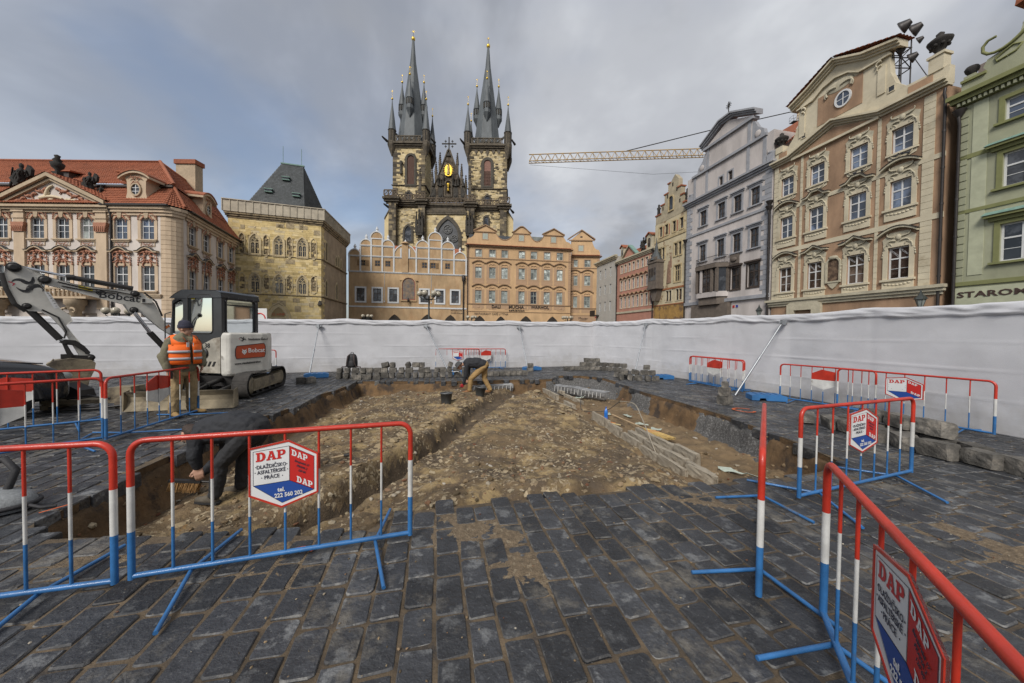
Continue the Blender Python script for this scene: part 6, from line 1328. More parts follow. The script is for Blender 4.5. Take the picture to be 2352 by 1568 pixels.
for (xa,ya), (xb,yb) in zip(rl[:-1], rl[1:]):
 for z in (9.5,10.25): mb.tube([(xa,ya,z),(xb,yb,z)], 0.03, 5)
 n = int(math.hypot(xb-xa,yb-ya)/0.14)
 for k in range(n+1): t = k/n; mb.tube([(xa+(xb-xa)*t,ya+(yb-ya)*t,9.45),(xa+(xb-xa)*t,ya+(yb-ya)*t,10.25)], 0.014, 4)
put('balcony_railing', mb.mesh('balcony_railing', M_PIPE), bay)
mb = MB(); mb.box(6.55,7.65,-0.10,0,9.15,10.1); mb.ball((7.1,-0.15,9.6), (0.4,0.1,0.25), 8); GY.add('house_sign_relief', mb, M_BAYST)
downpipe(GY, 10.9, 0, 13.7, 0.09); downpipe(GY, 0.0, 0, 13.0, 0.08)
mb = MB(); mb.prism([(1.6,0),(6.8,0),(6.8,5.2),(1.6,5.2)], -0.5, 0); GY.add('shop_front', mb, M_BAYST)
for x, c in ((7.0,(0.4,0.03,0.03)),(7.4,(0.03,0.05,0.25))): mb = MB(); mb.box(x,x+0.22,-0.05,0,4.6,4.85); GY.add('house_number', mb, flat('enamel_%d' % int(x*10), c))
# painted house with stepped gable and stone oriel
M_FRESCO = mat('painted_facade', (0.55,0.47,0.31), 0.92, 0.10, 1.0, 0.1, 16, col2=(0.28,0.18,0.10), c2=(0.555,0.61), stain=0.15, detail=7)
M_YSTONE = mat('yellow_stone', (0.44,0.35,0.20), 0.92, 0.2, 2, 0.2, 12)
PS = row_house('painted_house', 'narrow cream house with painted figures, stepped stone gable and dark oriel', 48.6, 42.55)
SL = 6.1; holes = [(x, x+0.62, 15.2, 16.55) for x in (0.95,2.15,3.65,5.05)]+[(x, x+0.55, 12.0, 13.6) for x in (0.85,1.6,4.05,4.85)]+[(4.15,5.35,8.6,10.7)]+[(x,x+0.5,6.2,7.6) for x in (2.6,3.2,4.55,5.15)]
PS.add('wall', wall_grid(0, SL, 0, 17.2, holes, back=7), M_FRESCO)
for x in (0.95,2.15,3.65,5.05): window(PS, x, 15.2, 0.62, 1.35, frame=M_DARKWOOD, pane=G_DARK, cols=1); PS.add('window_surround', frame_mb(0.62, 1.35, 0.16, 0.06, x=x, z=15.2), M_YSTONE)
for x in (0.85,1.6,4.05,4.85): window(PS, x, 12.0, 0.55, 1.6, frame=M_DARKWOOD, pane=G_DARK, cols=1); PS.add('window_surround', frame_mb(0.55, 1.6, 0.18, 0.07, x=x, z=12.0), M_YSTONE)
window(PS, 4.15, 8.6, 1.2, 2.1, frame=M_YSTONE, pane=G_DARK, cols=3, rows=(0.35,0.7)); PS.add('window_surround', frame_mb(1.2, 2.1, 0.16, 0.06, x=4.15, z=8.6), M_YSTONE)
for x in (2.6,3.2,4.55,5.15): window(PS, x, 6.2, 0.5, 1.4, frame=M_DARKWOOD, pane=G_DARK, cols=1, rows=(0.5,)); PS.add('window_surround', frame_mb(0.5, 1.4, 0.09, 0.05, x=x, z=6.2), M_CREAM)
for x, z0, z1, w in ((3.1,8.6,11.6,0.30),(3.45,10.6,12.6,0.14)):
 mb = MB(); mb.lathe([(w*1.6,z0),(w*1.3,(z0+z1)/2),(w*0.9,z1-0.5),(w*0.4,z1-0.35),(w*0.55,z1-0.15),(0.05,z1)], 10, (x,0.0,0)); mb.v = [(a, b*0.12-0.015, c) for a, b, c in mb.v]; PS.add('painted_figure', mb, mat('fresco_brown', (0.25,0.15,0.10), 0.9, 0.3, 3))
for z0, z1, m_ in ((14.55,14.9,0),(7.75,7.98,1),(5.7,5.85,1)):
 mb = MB(); mb.box(0,SL,-0.08,0,z0,z1); PS.add('string_course', mb, M_YSTONE if m_ == 0 else mat('red_frieze', (0.30,0.12,0.05), 0.9, 0.25, 5))
for x in (1.75,2.95,4.5): mb = MB(); mb.box(x-0.18,x+0.18,-0.02,0,15.1,16.5); PS.add('painted_panel', mb, mat('red_panel', (0.36,0.17,0.10), 0.9, 0.2, 5))
mb = MB(); mb.box(0,SL,-0.03,0,0,5.65); PS.add('shop_front', mb, mat('ochre_fresco', (0.34,0.20,0.06), 0.92, 0.25, 1.2, col2=(0.15,0.09,0.05), c2=(0.5,0.6)))
st = [(0.1,17.1),(6.0,17.1),(6.0,18.3),(5.6,18.3),(5.6,19.4),(5.1,19.4),(5.1,20.6),(4.6,20.6),(4.6,21.8),(3.9,22.6),(3.0,21.8),(2.6,21.8),(2.6,20.6),(1.9,20.6),(1.9,19.4),(1.2,19.4),(1.2,18.3),(0.1,18.3)]
mb = MB(); mb.prism(st, 0.0, 0.6); PS.add('gable', mb, mat('gable_yellow_stone', (0.42,0.36,0.25), 0.92, 0.2, 1.5, 0.2, 10, stain=0.25))
for x0, x1, z in ((0.0,1.3,18.3),(1.1,2.0,19.4),(1.8,2.7,20.6),(2.5,3.1,21.8),(4.5,5.2,20.6),(5.0,5.7,19.4),(5.5,6.1,18.3)): mb = MB(); mb.box(x0,x1,-0.1,0.7,z,z+0.16); PS.add('gable_step_cap', mb, M_TILE)
mb = MB(); op = arch_pts(3.3, 18.2, 0.8, 1.8, 'round'); ring(mb, grow(op, 0.16), op, -0.12, 0.05, 0); mb.prism(op, -0.01, 0.03, 1); PS.add('gable_window', mb, [M_YSTONE, G_DARK])
for x, z in ((2.5,20.0),(4.3,20.3),(3.5,21.2),(1.6,18.7),(4.9,18.6)): mb = MB(); mb.box(x-0.12,x+0.12,-0.01,0.05,z,z+0.5); PS.add('gable_slit', mb, M_VOID)
PS.add('roof', tile_roof((5.2,1.2,17.4),(9.0,1.2,17.4),(8.6,4.5,21.4),(5.6,4.5,21.4)), M_TILE, kind='stuff'); mb = MB(); mb.add([(0.3,0.6,17.2),(5.9,0.6,17.2),(5.0,4,20.3),(1.2,4,20.3)], [(0,1,2,3)]); PS.add('roof', mb, M_TILE)
for x in (0.3, 5.85): mb = MB(); mb.lathe([(0.25,0),(0.2,0.9),(0.28,1.2),(0.12,1.35),(0.15,1.6),(0.02,1.75)], 8); PS.add('gable_statue', mb, M_STATUE, x, 0.3, 18.3)
mb = MB(); mb.box(0.05,2.0,-1.1,0,8.3,12.0); mb.box(-0.05,2.1,-1.2,0,8.0,8.3); mb.box(-0.05,2.1,-1.2,0,11.6,11.8); mb.prism([(0.2,8.0),(1.85,8.0),(1.6,7.2),(1.3,6.4),(0.75,6.4),(0.45,7.2)], -0.8, 0)
orl = PS.add('oriel', mb, M_BAYST)
for x in (0.3,0.85,1.4): mb = MB(); mb.box(x,x+0.4,-1.13,-1.09,9.2,10.9); put('pane', mb.mesh('pane', G_DARK), orl)
mb = MB()
for k in range(7): mb.box(0.05+0.3*k,0.2+0.3*k,-1.15,-1.0,12.0,12.35)
put('oriel_cresting', mb.mesh('oriel_cresting', M_BAYST), orl); mb = MB(); mb.lathe([(0.85,12.0),(0.7,12.3),(0.30,13.2),(0.06,14.6),(0.03,15.1)], 8, (1.05,-0.5,0), smooth=False); put('oriel_spire', mb.mesh('oriel_spire', M_COPPER if False else M_SLATE), orl)
# pink house
M_ROSE = mat('rose_render', (0.44,0.215,0.155), 0.93, 0.10, 1.0, 0.15, 14, stain=0.15)
PK = row_house('rose_house', 'rose red baroque house with cream window frames and small green pediment', 58.6, 48.65)
pkc = [1.5+1.16*i for i in range(8)]; PZ3 = [(11.9,1.25),(9.0,1.6),(6.1,1.75)]
holes = [(c-0.32, c+0.32, z, z+h) for c in pkc for z, h in PZ3]
PK.add('wall', wall_grid(0, 10.2, 0, 14.0, holes, back=7), M_ROSE)
hm2 = MB(); band(hm2, [(-0.5,0),(0,0.28),(0.5,0)], 0.12, -0.22, 0); hm2 = hm2.mesh('window_hood', M_HOOD)
for c in pkc:
 for k, (z, h) in enumerate(PZ3):
  window(PK, c-0.32, z, 0.64, h, frame=M_WHITEWOOD, pane=G_DARK, cols=2, rows=(0.6,), fr=0.06); PK.add('window_surround', frame_mb(0.64, h, 0.10, 0.05, x=c-0.32, z=z), M_CREAM)
  if k: PK.add('window_hood', hm2, None, c, 0, z+h+0.22)
PK.add('cornice', cornice(-0.1, 10.3, 13.55, 14.15, 0.4), M_CREAMD); mb = MB(); mb.box(0,10.2,-0.12,0,5.2,5.5); PK.add('string_course', mb, M_CREAMD)
mb = MB(); mb.prism([(2.0,14.1),(5.8,14.1),(3.9,15.7)], -0.1, 0.3, 0); band(mb, [(1.8,14.12),(3.9,15.85)], 0.2, -0.35, 0.4, 1); band(mb, [(3.9,15.85),(6.0,14.12)], 0.2, -0.35, 0.4, 2); PK.add('pediment', mb, [M_ROSE, M_CREAMD, M_COPPER])
for x, w in ((1.2,0.9),(8.6,1.3)):
 mb = MB(); mb.prism([(x-w/2,14.1),(x+w/2,14.1),(x+w/2,16.2),(x,16.6),(x-w/2,16.2)], 0.2, 1.4, 0); mb.prism(arch_pts(x,14.6,w*0.45,1.3,'round',6), 0.15, 0.22, 1); band(mb, [(x-w/2-0.15,16.15),(x,16.62),(x+w/2+0.15,16.15)], 0.16, 0.0, 1.8, 2); PK.add('dormer', mb, [M_CREAMD, G_DARK, M_TILE])
PK.add('roof', tile_roof((0,0.5,14.1),(10.2,0.5,14.1),(9.8,3.4,16.4),(0.4,3.4,16.4)), M_TILE, kind='stuff')
for x in (6.9,): statue(PK, x, 0.4, 14.3, 2.2, 3)
downpipe(PK, 0.1, 0, 13.2, 0.09); downpipe(PK, 10.1, 0, 13.4, 0.09)
# end of the street
GE = row_house('narrow_grey_house', 'narrow pale grey house end with balcony beside the rose house', 66.0, 58.7)
mb = wall_grid(0, 7.4, 0, 15.2, [(1.2+1.9*i, 1.8+1.9*i, z, z+1.7) for i in range(3) for z in (6.0,9.0,12.0)], back=5); GE.add('wall', mb, mat('street_grey', (0.40,0.38,0.34), 0.9, 0.1, 1))
for i in range(3):
 for z in (6.0,9.0,12.0): window(GE, 1.2+1.9*i, z, 0.6, 1.7, pane=G_DARK, rows=(0.6,), fr=0.05)
GE.add('cornice', cornice(-0.2, 7.4, 14.7, 15.4, 0.5), M_CREAMD); mb = MB(); mb.box(-0.9,1.2,-0.9,0,5.2,5.4); mb.box(-0.9,1.2,-0.9,-0.85,5.4,6.3); GE.add('balcony', mb, M_PIPE)
ST = house('far_red_roof_house', 'small far house with steep orange roof at the end of the street', (20.6,82), (24.0,82))
ST.add('wall', wall_grid(0, 3.4, 0, 6.6, [], back=6), mat('street_pale', (0.42,0.41,0.36), 0.9, 0.1, 1)); mb = MB(); mb.prism([(-0.2,6.6),(3.6,6.6),(2.6,11.5),(0.2,11.5)], -0.2, 6); ST.add('roof', mb, M_TILE)
ST2 = house('far_yellow_house', 'tiny yellow gabled house far down the street', (28.0,112), (33.5,112)); ST2.add('wall', wall_grid(0, 5.5, 0, 8.5, [], back=6), mat('street_yellow', (0.50,0.36,0.14), 0.9, 0.1, 1)); mb = MB(); mb.prism([(0,8.5),(5.5,8.5),(4.2,10),(2.8,12.2),(1.3,10)], 0, 6); ST2.add('gable', mb, mat('street_yellow2', (0.48,0.34,0.13), 0.9, 0.1, 1))
ST3 = house('far_cream_house', 'slim cream house edge standing behind the corner wing', (18.1,76), (20.3,76)); ST3.add('wall', wall_grid(0, 2.2, 0, 13.0, [(0.7,1.4,z,z+1.5) for z in (4.0,7.0,10.0)], back=6), M_CREAM); ST3.add('cornice', cornice(0, 2.3, 12.4, 13.2, 0.4), M_CREAMD)
# ---------------------------------------------------------------- tower crane behind the row
M_CRANE = mat('crane_yellow', (0.42,0.27,0.09), 0.6, 0.15, 0.5)
CRN = thing('tower_crane', 'yellow tower crane with lattice jib and pendant cables above the roofs', 'crane', (98.6,120,0))
mb = MB(); n = 36; X0, X1 = -93.4, 0.0
def jz(x): return 62.4+0.045*(x+72)
for y in (-0.8,0.8): mb.tube([(X0,y,jz(X0)),(X1,y,jz(X1))], 0.16, 4)
mb.tube([(X0,0,jz(X0)+2.6),(X1,0,jz(X1)+2.6)], 0.18, 4)
for k in range(2*n):
 xa, xb = X0+(X1-X0)*k/(2*n), X0+(X1-X0)*(k+1)/(2*n)
 for y in (-0.8,0.8): mb.tube([(xa,y,jz(xa)),(xb,0,jz(xb)+2.6)] if k % 2 == 0 else [(xa,0,jz(xa)+2.6),(xb,y,jz(xb))], 0.09, 4)
 mb.tube([(xa,-0.8,jz(xa)),(xb,0.8,jz(xb))], 0.07, 4)
put('jib', mb.mesh('jib', M_CRANE), CRN)
mb = MB()
for a in (-0.9,0.9):
 for b in (-0.9,0.9): mb.tube([(a,b,0),(a,b,64),(a*0.25,b*0.25,80.5)], 0.16, 4)
for k in range(26):
 z = 12+2.5*k; q = 0.9 if z < 64 else 0.9-0.68*(z-64)/16.5
 for s in (-1,1): mb.tube([(-q,s*q,z),(q,s*q,z+2.5)], 0.09, 4); mb.tube([(s*q,-q,z),(s*q,q,z+2.5)], 0.09, 4)
put('mast', mb.mesh('mast', M_CRANE), CRN)
mb = MB(); mb.tube([(0,0,80.3),(-28.5,0,73.6),(-59.5,0,jz(-59.5)+2.7)], 0.16, 5); mb.tube([(0,0,80.3),(22,0,66)], 0.14, 5); mb.tube([(-93,1,61.0),(-50,1,58.2),(-5,1,61)], 0.045, 4)
put('pendant_cable', mb.mesh('pendant_cable', M_PIPE), CRN)
mb = MB(); mb.box(-2.6,-0.9,-0.9,0.9,76.0,76.15)
for z in (77.0,78.0): mb.tube([(-2.6,-0.9,z),(-0.9,-0.9,z),(-0.9,0.9,z),(-2.6,0.9,z)], 0.05, 4, closed=True)
for x in (-2.6,-0.9):
 for y in (-0.9,0.9): mb.tube([(x,y,76),(x,y,78)], 0.05, 4)
put('service_platform', mb.mesh('service_platform', M_PIPE), CRN)
mb = MB(); mb.box(0,22,-0.7,0.7,64.6,65.4); mb.box(17,22,-1,1,61,64.6); put('counter_jib', mb.mesh('counter_jib', M_CRANE), CRN)
# ---------------------------------------------------------------- white fabric hoarding
def fabric_material():
 m = mat('white_fabric', (0.56,0.56,0.58), 0.85, 0.05, 1.2, 0.25, 160, stain=0.10, stain_scale=0.8, detail=6)
 t = m.node_tree; N = t.nodes; L = t.links; b = N['Principled BSDF']; gm = N.new('ShaderNodeNewGeometry')
 # splashed grime along the foot of the cloth and damp blotches
 sp = N.new('ShaderNodeSeparateXYZ'); L.new(gm.outputs['Position'], sp.inputs[0])
 n = N.new('ShaderNodeTexNoise'); n.inputs['Scale'].default_value = 3.0; n.inputs['Detail'].default_value = 7; n.inputs['Roughness'].default_value = 0.7; L.new(gm.outputs['Position'], n.inputs['Vector'])
 mr = N.new('ShaderNodeMapRange'); mr.inputs[1].default_value = 0.0; mr.inputs[2].default_value = 0.75; mr.inputs[3].default_value = 0.42; mr.inputs[4].default_value = 0.0; L.new(sp.outputs[2], mr.inputs[0])
 ad = N.new('ShaderNodeMath'); ad.operation = 'ADD'; L.new(n.outputs['Fac'], ad.inputs[0]); L.new(mr.outputs[0], ad.inputs[1])
 r = N.new('ShaderNodeValToRGB'); r.color_ramp.elements[0].position = 0.60; r.color_ramp.elements[1].position = 0.95; L.new(ad.outputs[0], r.inputs[0])
 mu = N.new('ShaderNodeMath'); mu.operation = 'MULTIPLY'; mu.inputs[1].default_value = 0.75; L.new(r.outputs[0], mu.inputs[0])
 x = N.new('ShaderNodeMix'); x.data_type = 'RGBA'; L.new(mu.outputs[0], x.inputs[0]); L.new(b.inputs['Base Color'].links[0].from_socket, x.inputs[6]); x.inputs[7].default_value = (0.40,0.385,0.37,1); L.new(x.outputs[2], b.inputs['Base Color'])
 return m
M_FABRIC = fabric_material(); M_GALV = mat('galvanised_steel', (0.36,0.375,0.39), 0.5, 0.12, 6, metal=0.8)
def hoarding(pts, heights, label, seed, post_at):
 """cloth stretched over fence panels: hem bunched at the top, horizontal fold creases, sag between the posts"""
 root = thing('fabric_hoarding', label, 'hoarding', (pts[0][0], pts[0][1], 0)); P = [Vector((*p, 0)) for p in pts]; seg = [(P[i+1]-P[i]).length for i in range(len(P)-1)]; tot = sum(seg)
 ns = int(tot/0.055); nz = 84; vs = []; base = P[0]
 for i in range(ns+1):
  s = tot*i/ns; k = 0; acc = 0
  while k < len(seg)-1 and s > acc+seg[k]: acc += seg[k]; k += 1
  t = (s-acc)/seg[k]; c = P[k].lerp(P[k+1], t); d = (P[k+1]-P[k]).normalized(); nrm = Vector((d.y, -d.x, 0)); hh = heights[k]+(heights[k+1]-heights[k])*t
  if 0 < k and t < 0.2: pass
  near = min(abs(s-p) for p in post_at)
  hh += -0.05*(1-math.exp(-(near/0.5)**2))+0.022*noise.noise(Vector((s*1.3, seed, 0)))+0.010*noise.noise(Vector((s*5.0, seed, 4)))
  for j in range(nz+1):
   zt = j/nz; z = hh*zt; q = Vector((s, z, seed*3.7))
   off = 0.012*noise.fractal(Vector((s*0.5, z*1.2, seed)), 1.0, 2.0, 3)+0.004*noise.noise(q*4.0)
   for zc, am in ((0.28,0.012),(0.56,0.016),(1.06,0.020),(1.55,0.012)):   # fold creases
    zz_ = z-zc-0.02*noise.noise(Vector((s*0.7, zc*9, seed))); off += am*0.55*math.exp(-(zz_/0.020)**2)*(0.5+1.5*noise.noise(Vector((s*0.8, zc*5, seed+3))))
   hem = max(0.0, (z-(hh-0.20))/0.20)
   if hem > 0: off += 0.055*math.sin(hem*PI)*(0.7+0.6*noise.noise(Vector((s*2.2, hem*2+s*0.8, seed+9))))+0.03*noise.noise(Vector((s*3.5+hem*2.5, hem*3.0, seed)))
   dz = z-hh+0.18+0.03*noise.noise(Vector((s*1.8, 0, seed+5))); off += 0.035*math.exp(-(dz/0.020)**2)
   off -= 0.006*math.exp(-(near/0.05)**2)
   off += 0.05*max(0, 0.12-zt)*noise.noise(Vector((s*2.0, 1, seed)))*8*0.12
   vs.append(c+nrm*off+Vector((0, 0, z))-base)
 m = nz+1; fs = [(i*m+j, (i+1)*m+j, (i+1)*m+j+1, i*m+j+1) for i in range(ns) for j in range(nz)]; mb = MB(); mb.add(vs, fs, 0, True)
 o = put('fabric', mb.mesh('fabric', M_FABRIC), root); sd = o.modifiers.new('thickness', 'SOLIDIFY'); sd.thickness = 0.006; sd.offset = -1
 for p in post_at:
  acc = 0; k = 0
  while k < len(seg)-1 and p > acc+seg[k]: acc += seg[k]; k += 1
  t = (p-acc)/seg[k]; c = P[k].lerp(P[k+1], t)-base; d = (P[k+1]-P[k]).normalized(); nrm = Vector((d.y, -d.x, 0)); hh = heights[k]+(heights[k+1]-heights[k])*t
  c = c-nrm*0.08; mb = MB(); mb.tube([c+Vector((0,0,0.0)), c+Vector((0,0,hh-0.03))], 0.021, 8); put('fence_post', mb.mesh('fence_post', M_GALV), root)
 return root
fl = math.hypot(21.2, 7.3)
hoarding(FENCE[:2], [2.02, 2.30], 'long white fabric hoarding closing the far side of the dig', 1.0, [0.5+3.45*k for k in range(7)])
rs = [(FENCE[i+1][0]-FENCE[i][0], FENCE[i+1][1]-FENCE[i][1]) for i in range(1, 5)]
hoarding([(4.12,17.66)]+FENCE[2:], [2.30, 2.30, 2.27, 2.27, 2.27], 'white fabric hoarding along the right side below the brown house', 5.0, [0.4+3.5*k for k in range(5)])
# raking struts
M_BLUEPL = mat('blue_plastic', (0.035,0.15,0.36), 0.5, 0.2, 4, 0.2, 30, stain=0.2)
def strut(top, foot, label, g='galvanised struts bracing the hoarding'):
 t = thing('raking_strut', label, 'strut', foot, 0, g); a = Vector(top)-Vector(foot); mb = MB(); mb.tube([(0,0,0), a*0.5], 0.026, 8); mb.tube([a*0.5, a], 0.020, 8); mb.tube([a*0.485,a*0.515], 0.032, 8); put('pole', mb.mesh('pole', M_GALV), t)
 mb = MB(); mb.box(a.x-0.12,a.x+0.12,a.y-0.03,a.y+0.05,a.z-0.02,a.z+0.035); mb.box(a.x-0.05,a.x+0.05,a.y-0.06,a.y+0.02,a.z-0.06,a.z+0.07); put('clamp', mb.mesh('clamp', M_GALV), t); return t
strut((-7.62,13.45,1.83), (-7.26,12.2,0.01), 'steel strut standing beside the black backpack'); strut((-3.72,14.80,1.90), (-2.4,13.2,0.02), 'steel strut leaning behind the crouching worker in tan trousers')
strut((0.34,16.17,1.92), (0.72,14.9,0.01), 'steel strut ending at two stacked setts near the middle of the back hoarding'); strut((5.60,14.35,2.06), (4.78,13.3,0.02), 'steel strut rising from the loose stone heap by the hoarding corner')
strut((7.37,9.32,2.0), (6.05,9.2,0.01), 'steel strut between the blue base and the red barriers')
def base_block(loc, rz, label):
 mb = MB(); mb.prism([(-0.38,0.0),(-0.22,0.0),(-0.20,0.06),(-0.08,0.06),(-0.06,0.0),(0.38,0.0),(0.38,0.12),(0.30,0.145),(-0.30,0.145),(-0.38,0.12)], -0.20, 0.20)
 for k in range(4): mb.box(-0.25+0.15*k,-0.17+0.15*k,-0.15,0.15,0.146,0.158)
 o = mb.build('fence_base', M_BLUEPL, None, loc); o.rotation_euler = (0,0,rz); return tag(o, label, 'fence base', 'blue plastic fence bases')
base_block((-6.85,11.95,0.012), 0.5, 'blue plastic base at the foot of the strut near the backpack'); base_block((6.45,8.62,0.012), -0.25, 'blue plastic base beside the three stacked setts'); base_block((-2.0,13.35,0.012), 0.1, 'blue plastic base among the stacked setts behind the pit'); base_block((0.9,15.2,0.012), 0.4, 'blue plastic base behind the far stone stack'); base_block((5.55,12.6,0.012), 0.2, 'blue plastic base tucked behind the loose stone heap')
# ---------------------------------------------------------------- crowd barriers
M_RED = mat('barrier_red', (0.52,0.035,0.016), 0.42, 0.14, 6, 0.08, 60, col2=(0.20,0.03,0.02), c2=(0.66,0.73), coat=0.15, stain=0.25, stain_scale=5, world=True); M_WHT = mat('barrier_white', (0.64,0.63,0.60), 0.45, 0.10, 8, 0.08, 60, col2=(0.25,0.21,0.17), c2=(0.64,0.74), stain=0.22, stain_scale=6, world=True); M_BLU = mat('barrier_blue', (0.035,0.155,0.38), 0.42, 0.16, 6, 0.08, 60, col2=(0.10,0.10,0.10), c2=(0.62,0.72), coat=0.15, stain=0.3, stain_scale=5, world=True)
BARM = [M_RED, M_WHT, M_BLU]
ZB, ZT = 0.05, 0.90; Z1, Z2 = ZB+(ZT-ZB)/3, ZB+2*(ZT-ZB)/3
M_SRED = mat('sign_red', (0.52,0.025,0.02), 0.4, 0.04, 3); M_SBLUE = mat('sign_blue', (0.02,0.07,0.30), 0.4, 0.04, 3); M_SWHITE = mat('sign_white', (0.72,0.72,0.71), 0.4, 0.05, 3, stain=0.08, stain_scale=5); M_INK = flat('sign_ink', (0.03,0.03,0.05), 0.5)
def slab_letters(s, h, w, gap):
 """heavy slab-serif capitals D, A and P as polygons; returns list of (outer, hole)"""
 out_ = []; x = 0
 for ch in s:
  if ch == 'D': o_ = [(0,0),(0.62,0),(0.85,0.12),(1,0.35),(1,0.65),(0.85,0.88),(0.62,1),(0,1),(0,0.84),(0.12,0.84),(0.12,0.16),(0,0.16)]; i_ = [(0.40,0.17),(0.55,0.17),(0.68,0.33),(0.68,0.67),(0.55,0.83),(0.40,0.83)]
  elif ch == 'A': o_ = [(0,0),(0.42,0),(0.42,0.15),(0.34,0.15),(0.37,0.26),(0.66,0.26),(0.69,0.15),(0.61,0.15),(0.61,0),(1.05,0),(1.05,0.15),(0.96,0.15),(0.68,1),(0.30,1),(0.30,0.85),(0.36,0.85),(0.11,0.15),(0,0.15)]; i_ = [(0.42,0.42),(0.61,0.42),(0.515,0.74)]
  else: o_ = [(0,0),(0.52,0),(0.52,0.15),(0.40,0.15),(0.40,0.37),(0.66,0.37),(0.88,0.45),(0.97,0.68),(0.88,0.92),(0.66,1),(0,1),(0,0.85),(0.12,0.85),(0.12,0.15),(0,0.15)]; i_ = [(0.40,0.53),(0.56,0.53),(0.66,0.60),(0.66,0.77),(0.56,0.84),(0.40,0.84)]
  out_.append(([(x+p[0]*w, p[1]*h) for p in o_], [(x+p[0]*w, p[1]*h) for p in i_])); x += w*(1.0+gap)
 return out_
def letters_mb(s, h, w, gap, f):
 """flat letters; f maps (u, v) to (x, z)"""
 mb = MB()
 for o_, i_ in slab_letters(s, h, w, gap):
  tri = tessellate_polygon([[Vector((p[0], p[1], 0)) for p in o_], [Vector((p[0], p[1], 0)) for p in i_]]); vs = [(*f(*p),) for p in o_+i_]
  mb.add([(a, 0, b) for a, b in vs], [tuple(t) for t in tri])
 return mb
HEX = [(-0.235,0.475),(-0.02,0.375),(0.235,0.455),(0.235,0.735),(0.03,0.842),(-0.235,0.80)]
MESHC = {}
def dap_sign(root, x, side=-1, small=False):
 """hexagonal firm sign drawn as a cube: white face, red flank, blue foot"""
 if 'dap' not in MESHC:
  p = MB(); p.prism(HEX, -0.004, 0.004, 0); ring(p, HEX, grow(HEX, -0.012), -0.008, 0.004, 1); MESHC['dap'] = p.mesh('sign_panel', [M_SWHITE, M_RED])
  wf = [(-0.205,0.545),(0.035,0.560),(0.035,0.800),(-0.205,0.775)]; rf_ = [(0.035,0.560),(0.205,0.480),(0.205,0.715),(0.035,0.800)]; bf = [(-0.205,0.545),(-0.015,0.410),(0.205,0.480),(0.035,0.560)]
  q = MB()
  for poly, mi_ in ((wf,0),(rf_,1),(bf,2)): q.add([(a, -0.0045, b) for a, b in poly], [tuple(range(4))], mi_)
  MESHC['dapf'] = q.mesh('sign_faces', [M_SWHITE, M_SRED, M_SBLUE])
  e = MB(); t_ = 0.0028
  for poly in (wf, rf_, bf):
   for k in range(4):
    a, b = Vector(poly[k]), Vector(poly[(k+1) % 4]); d = (b-a).normalized(); n_ = Vector((-d.y, d.x))*t_*0.5; e.add([((a+n_).x,-0.0058,(a+n_).y),((b+n_).x,-0.0058,(b+n_).y),((b-n_).x,-0.0058,(b-n_).y),((a-n_).x,-0.0058,(a-n_).y)], [(0,1,2,3)])
  MESHC['dape'] = e.mesh('sign_outline', M_INK)
  MESHC['dapl'] = letters_mb('DAP', 0.062, 0.062, 0.10, lambda u, v: (-0.187+u, 0.705+v+u*0.075)).mesh('sign_lettering', M_SRED)
  f2 = lambda x0, z0: (lambda u, v: (x0+u*0.95, z0+v-u*0.47))
  l2 = letters_mb('DAP', 0.042, 0.036, 0.12, f2(0.050,0.735)); l3 = letters_mb('DAP', 0.042, 0.036, 0.12, f2(0.085,0.545)); l2.v += l3.v; k = len(l2.v)-len(l3.v); l2.f += [tuple(i+k for i in f) for f in l3.f]; l2.m += l3.m; l2.sm += l3.sm
  MESHC['dapw'] = l2.mesh('sign_lettering', M_SWHITE)
  d = MB()
  for xx, zz_ in ((-0.188,0.669),(0.018,0.678),(-0.192,0.632),(0.022,0.641),(-0.150,0.594),(-0.012,0.600)): d.prism([(xx+0.0035*math.cos(2*PI*i/8), zz_+0.0035*math.sin(2*PI*i/8)) for i in range(8)], -0.0062, -0.0058)
  MESHC['dapd'] = d.mesh('sign_dots', M_INK)
 M = T((x, side*0.014, 0)) @ Matrix.Diagonal((x/4/0.235,1,1,1))
 s = put('sign_panel', MESHC['dap'], root, M=M); put('sign_faces', MESHC['dapf'], s); put('sign_outline', MESHC['dape'], s); put('sign_lettering', MESHC['dapl'], s, (0,-0.0065,0)); put('sign_lettering', MESHC['dapw'], s, (0,-0.0065,0)); put('sign_dots', MESHC['dapd'], s)
 if not small:
  for tx, sz, xx, zz_, m_, rt, xs_ in (('DLAŽDIČSKO',0.036,-0.085,0.673,M_INK,-0.06,0.88),('ASFALTÉRSKÉ',0.036,-0.085,0.636,M_INK,-0.06,0.86),('PRÁCE',0.036,-0.083,0.598,M_INK,-0.06,0.95),('tel.',0.040,-0.02,0.503,M_SWHITE,0.0,1.0),('222 560 202',0.040,0.030,0.465,M_SWHITE,-0.05,0.95)):
   text('sign_lettering', tx, sz, m_, s, T((xx,-0.0075,zz_)) @ Matrix.Rotation(rt, 4, 'Y'), 0.0004, bold=0.0012 if 'e' in tx or '2' in tx else 0.0003, xs=xs_)
  for tx, zz_ in (('Sarajevská 17',0.672),('PRAHA 2',0.642),('120 00',0.614)): text('sign_lettering', tx, 0.020, M_INK, s, T((0.120,-0.0075,zz_)) @ Matrix.Rotation(0.44, 4, 'Y'), 0.0004, bold=0.0004)
 return s
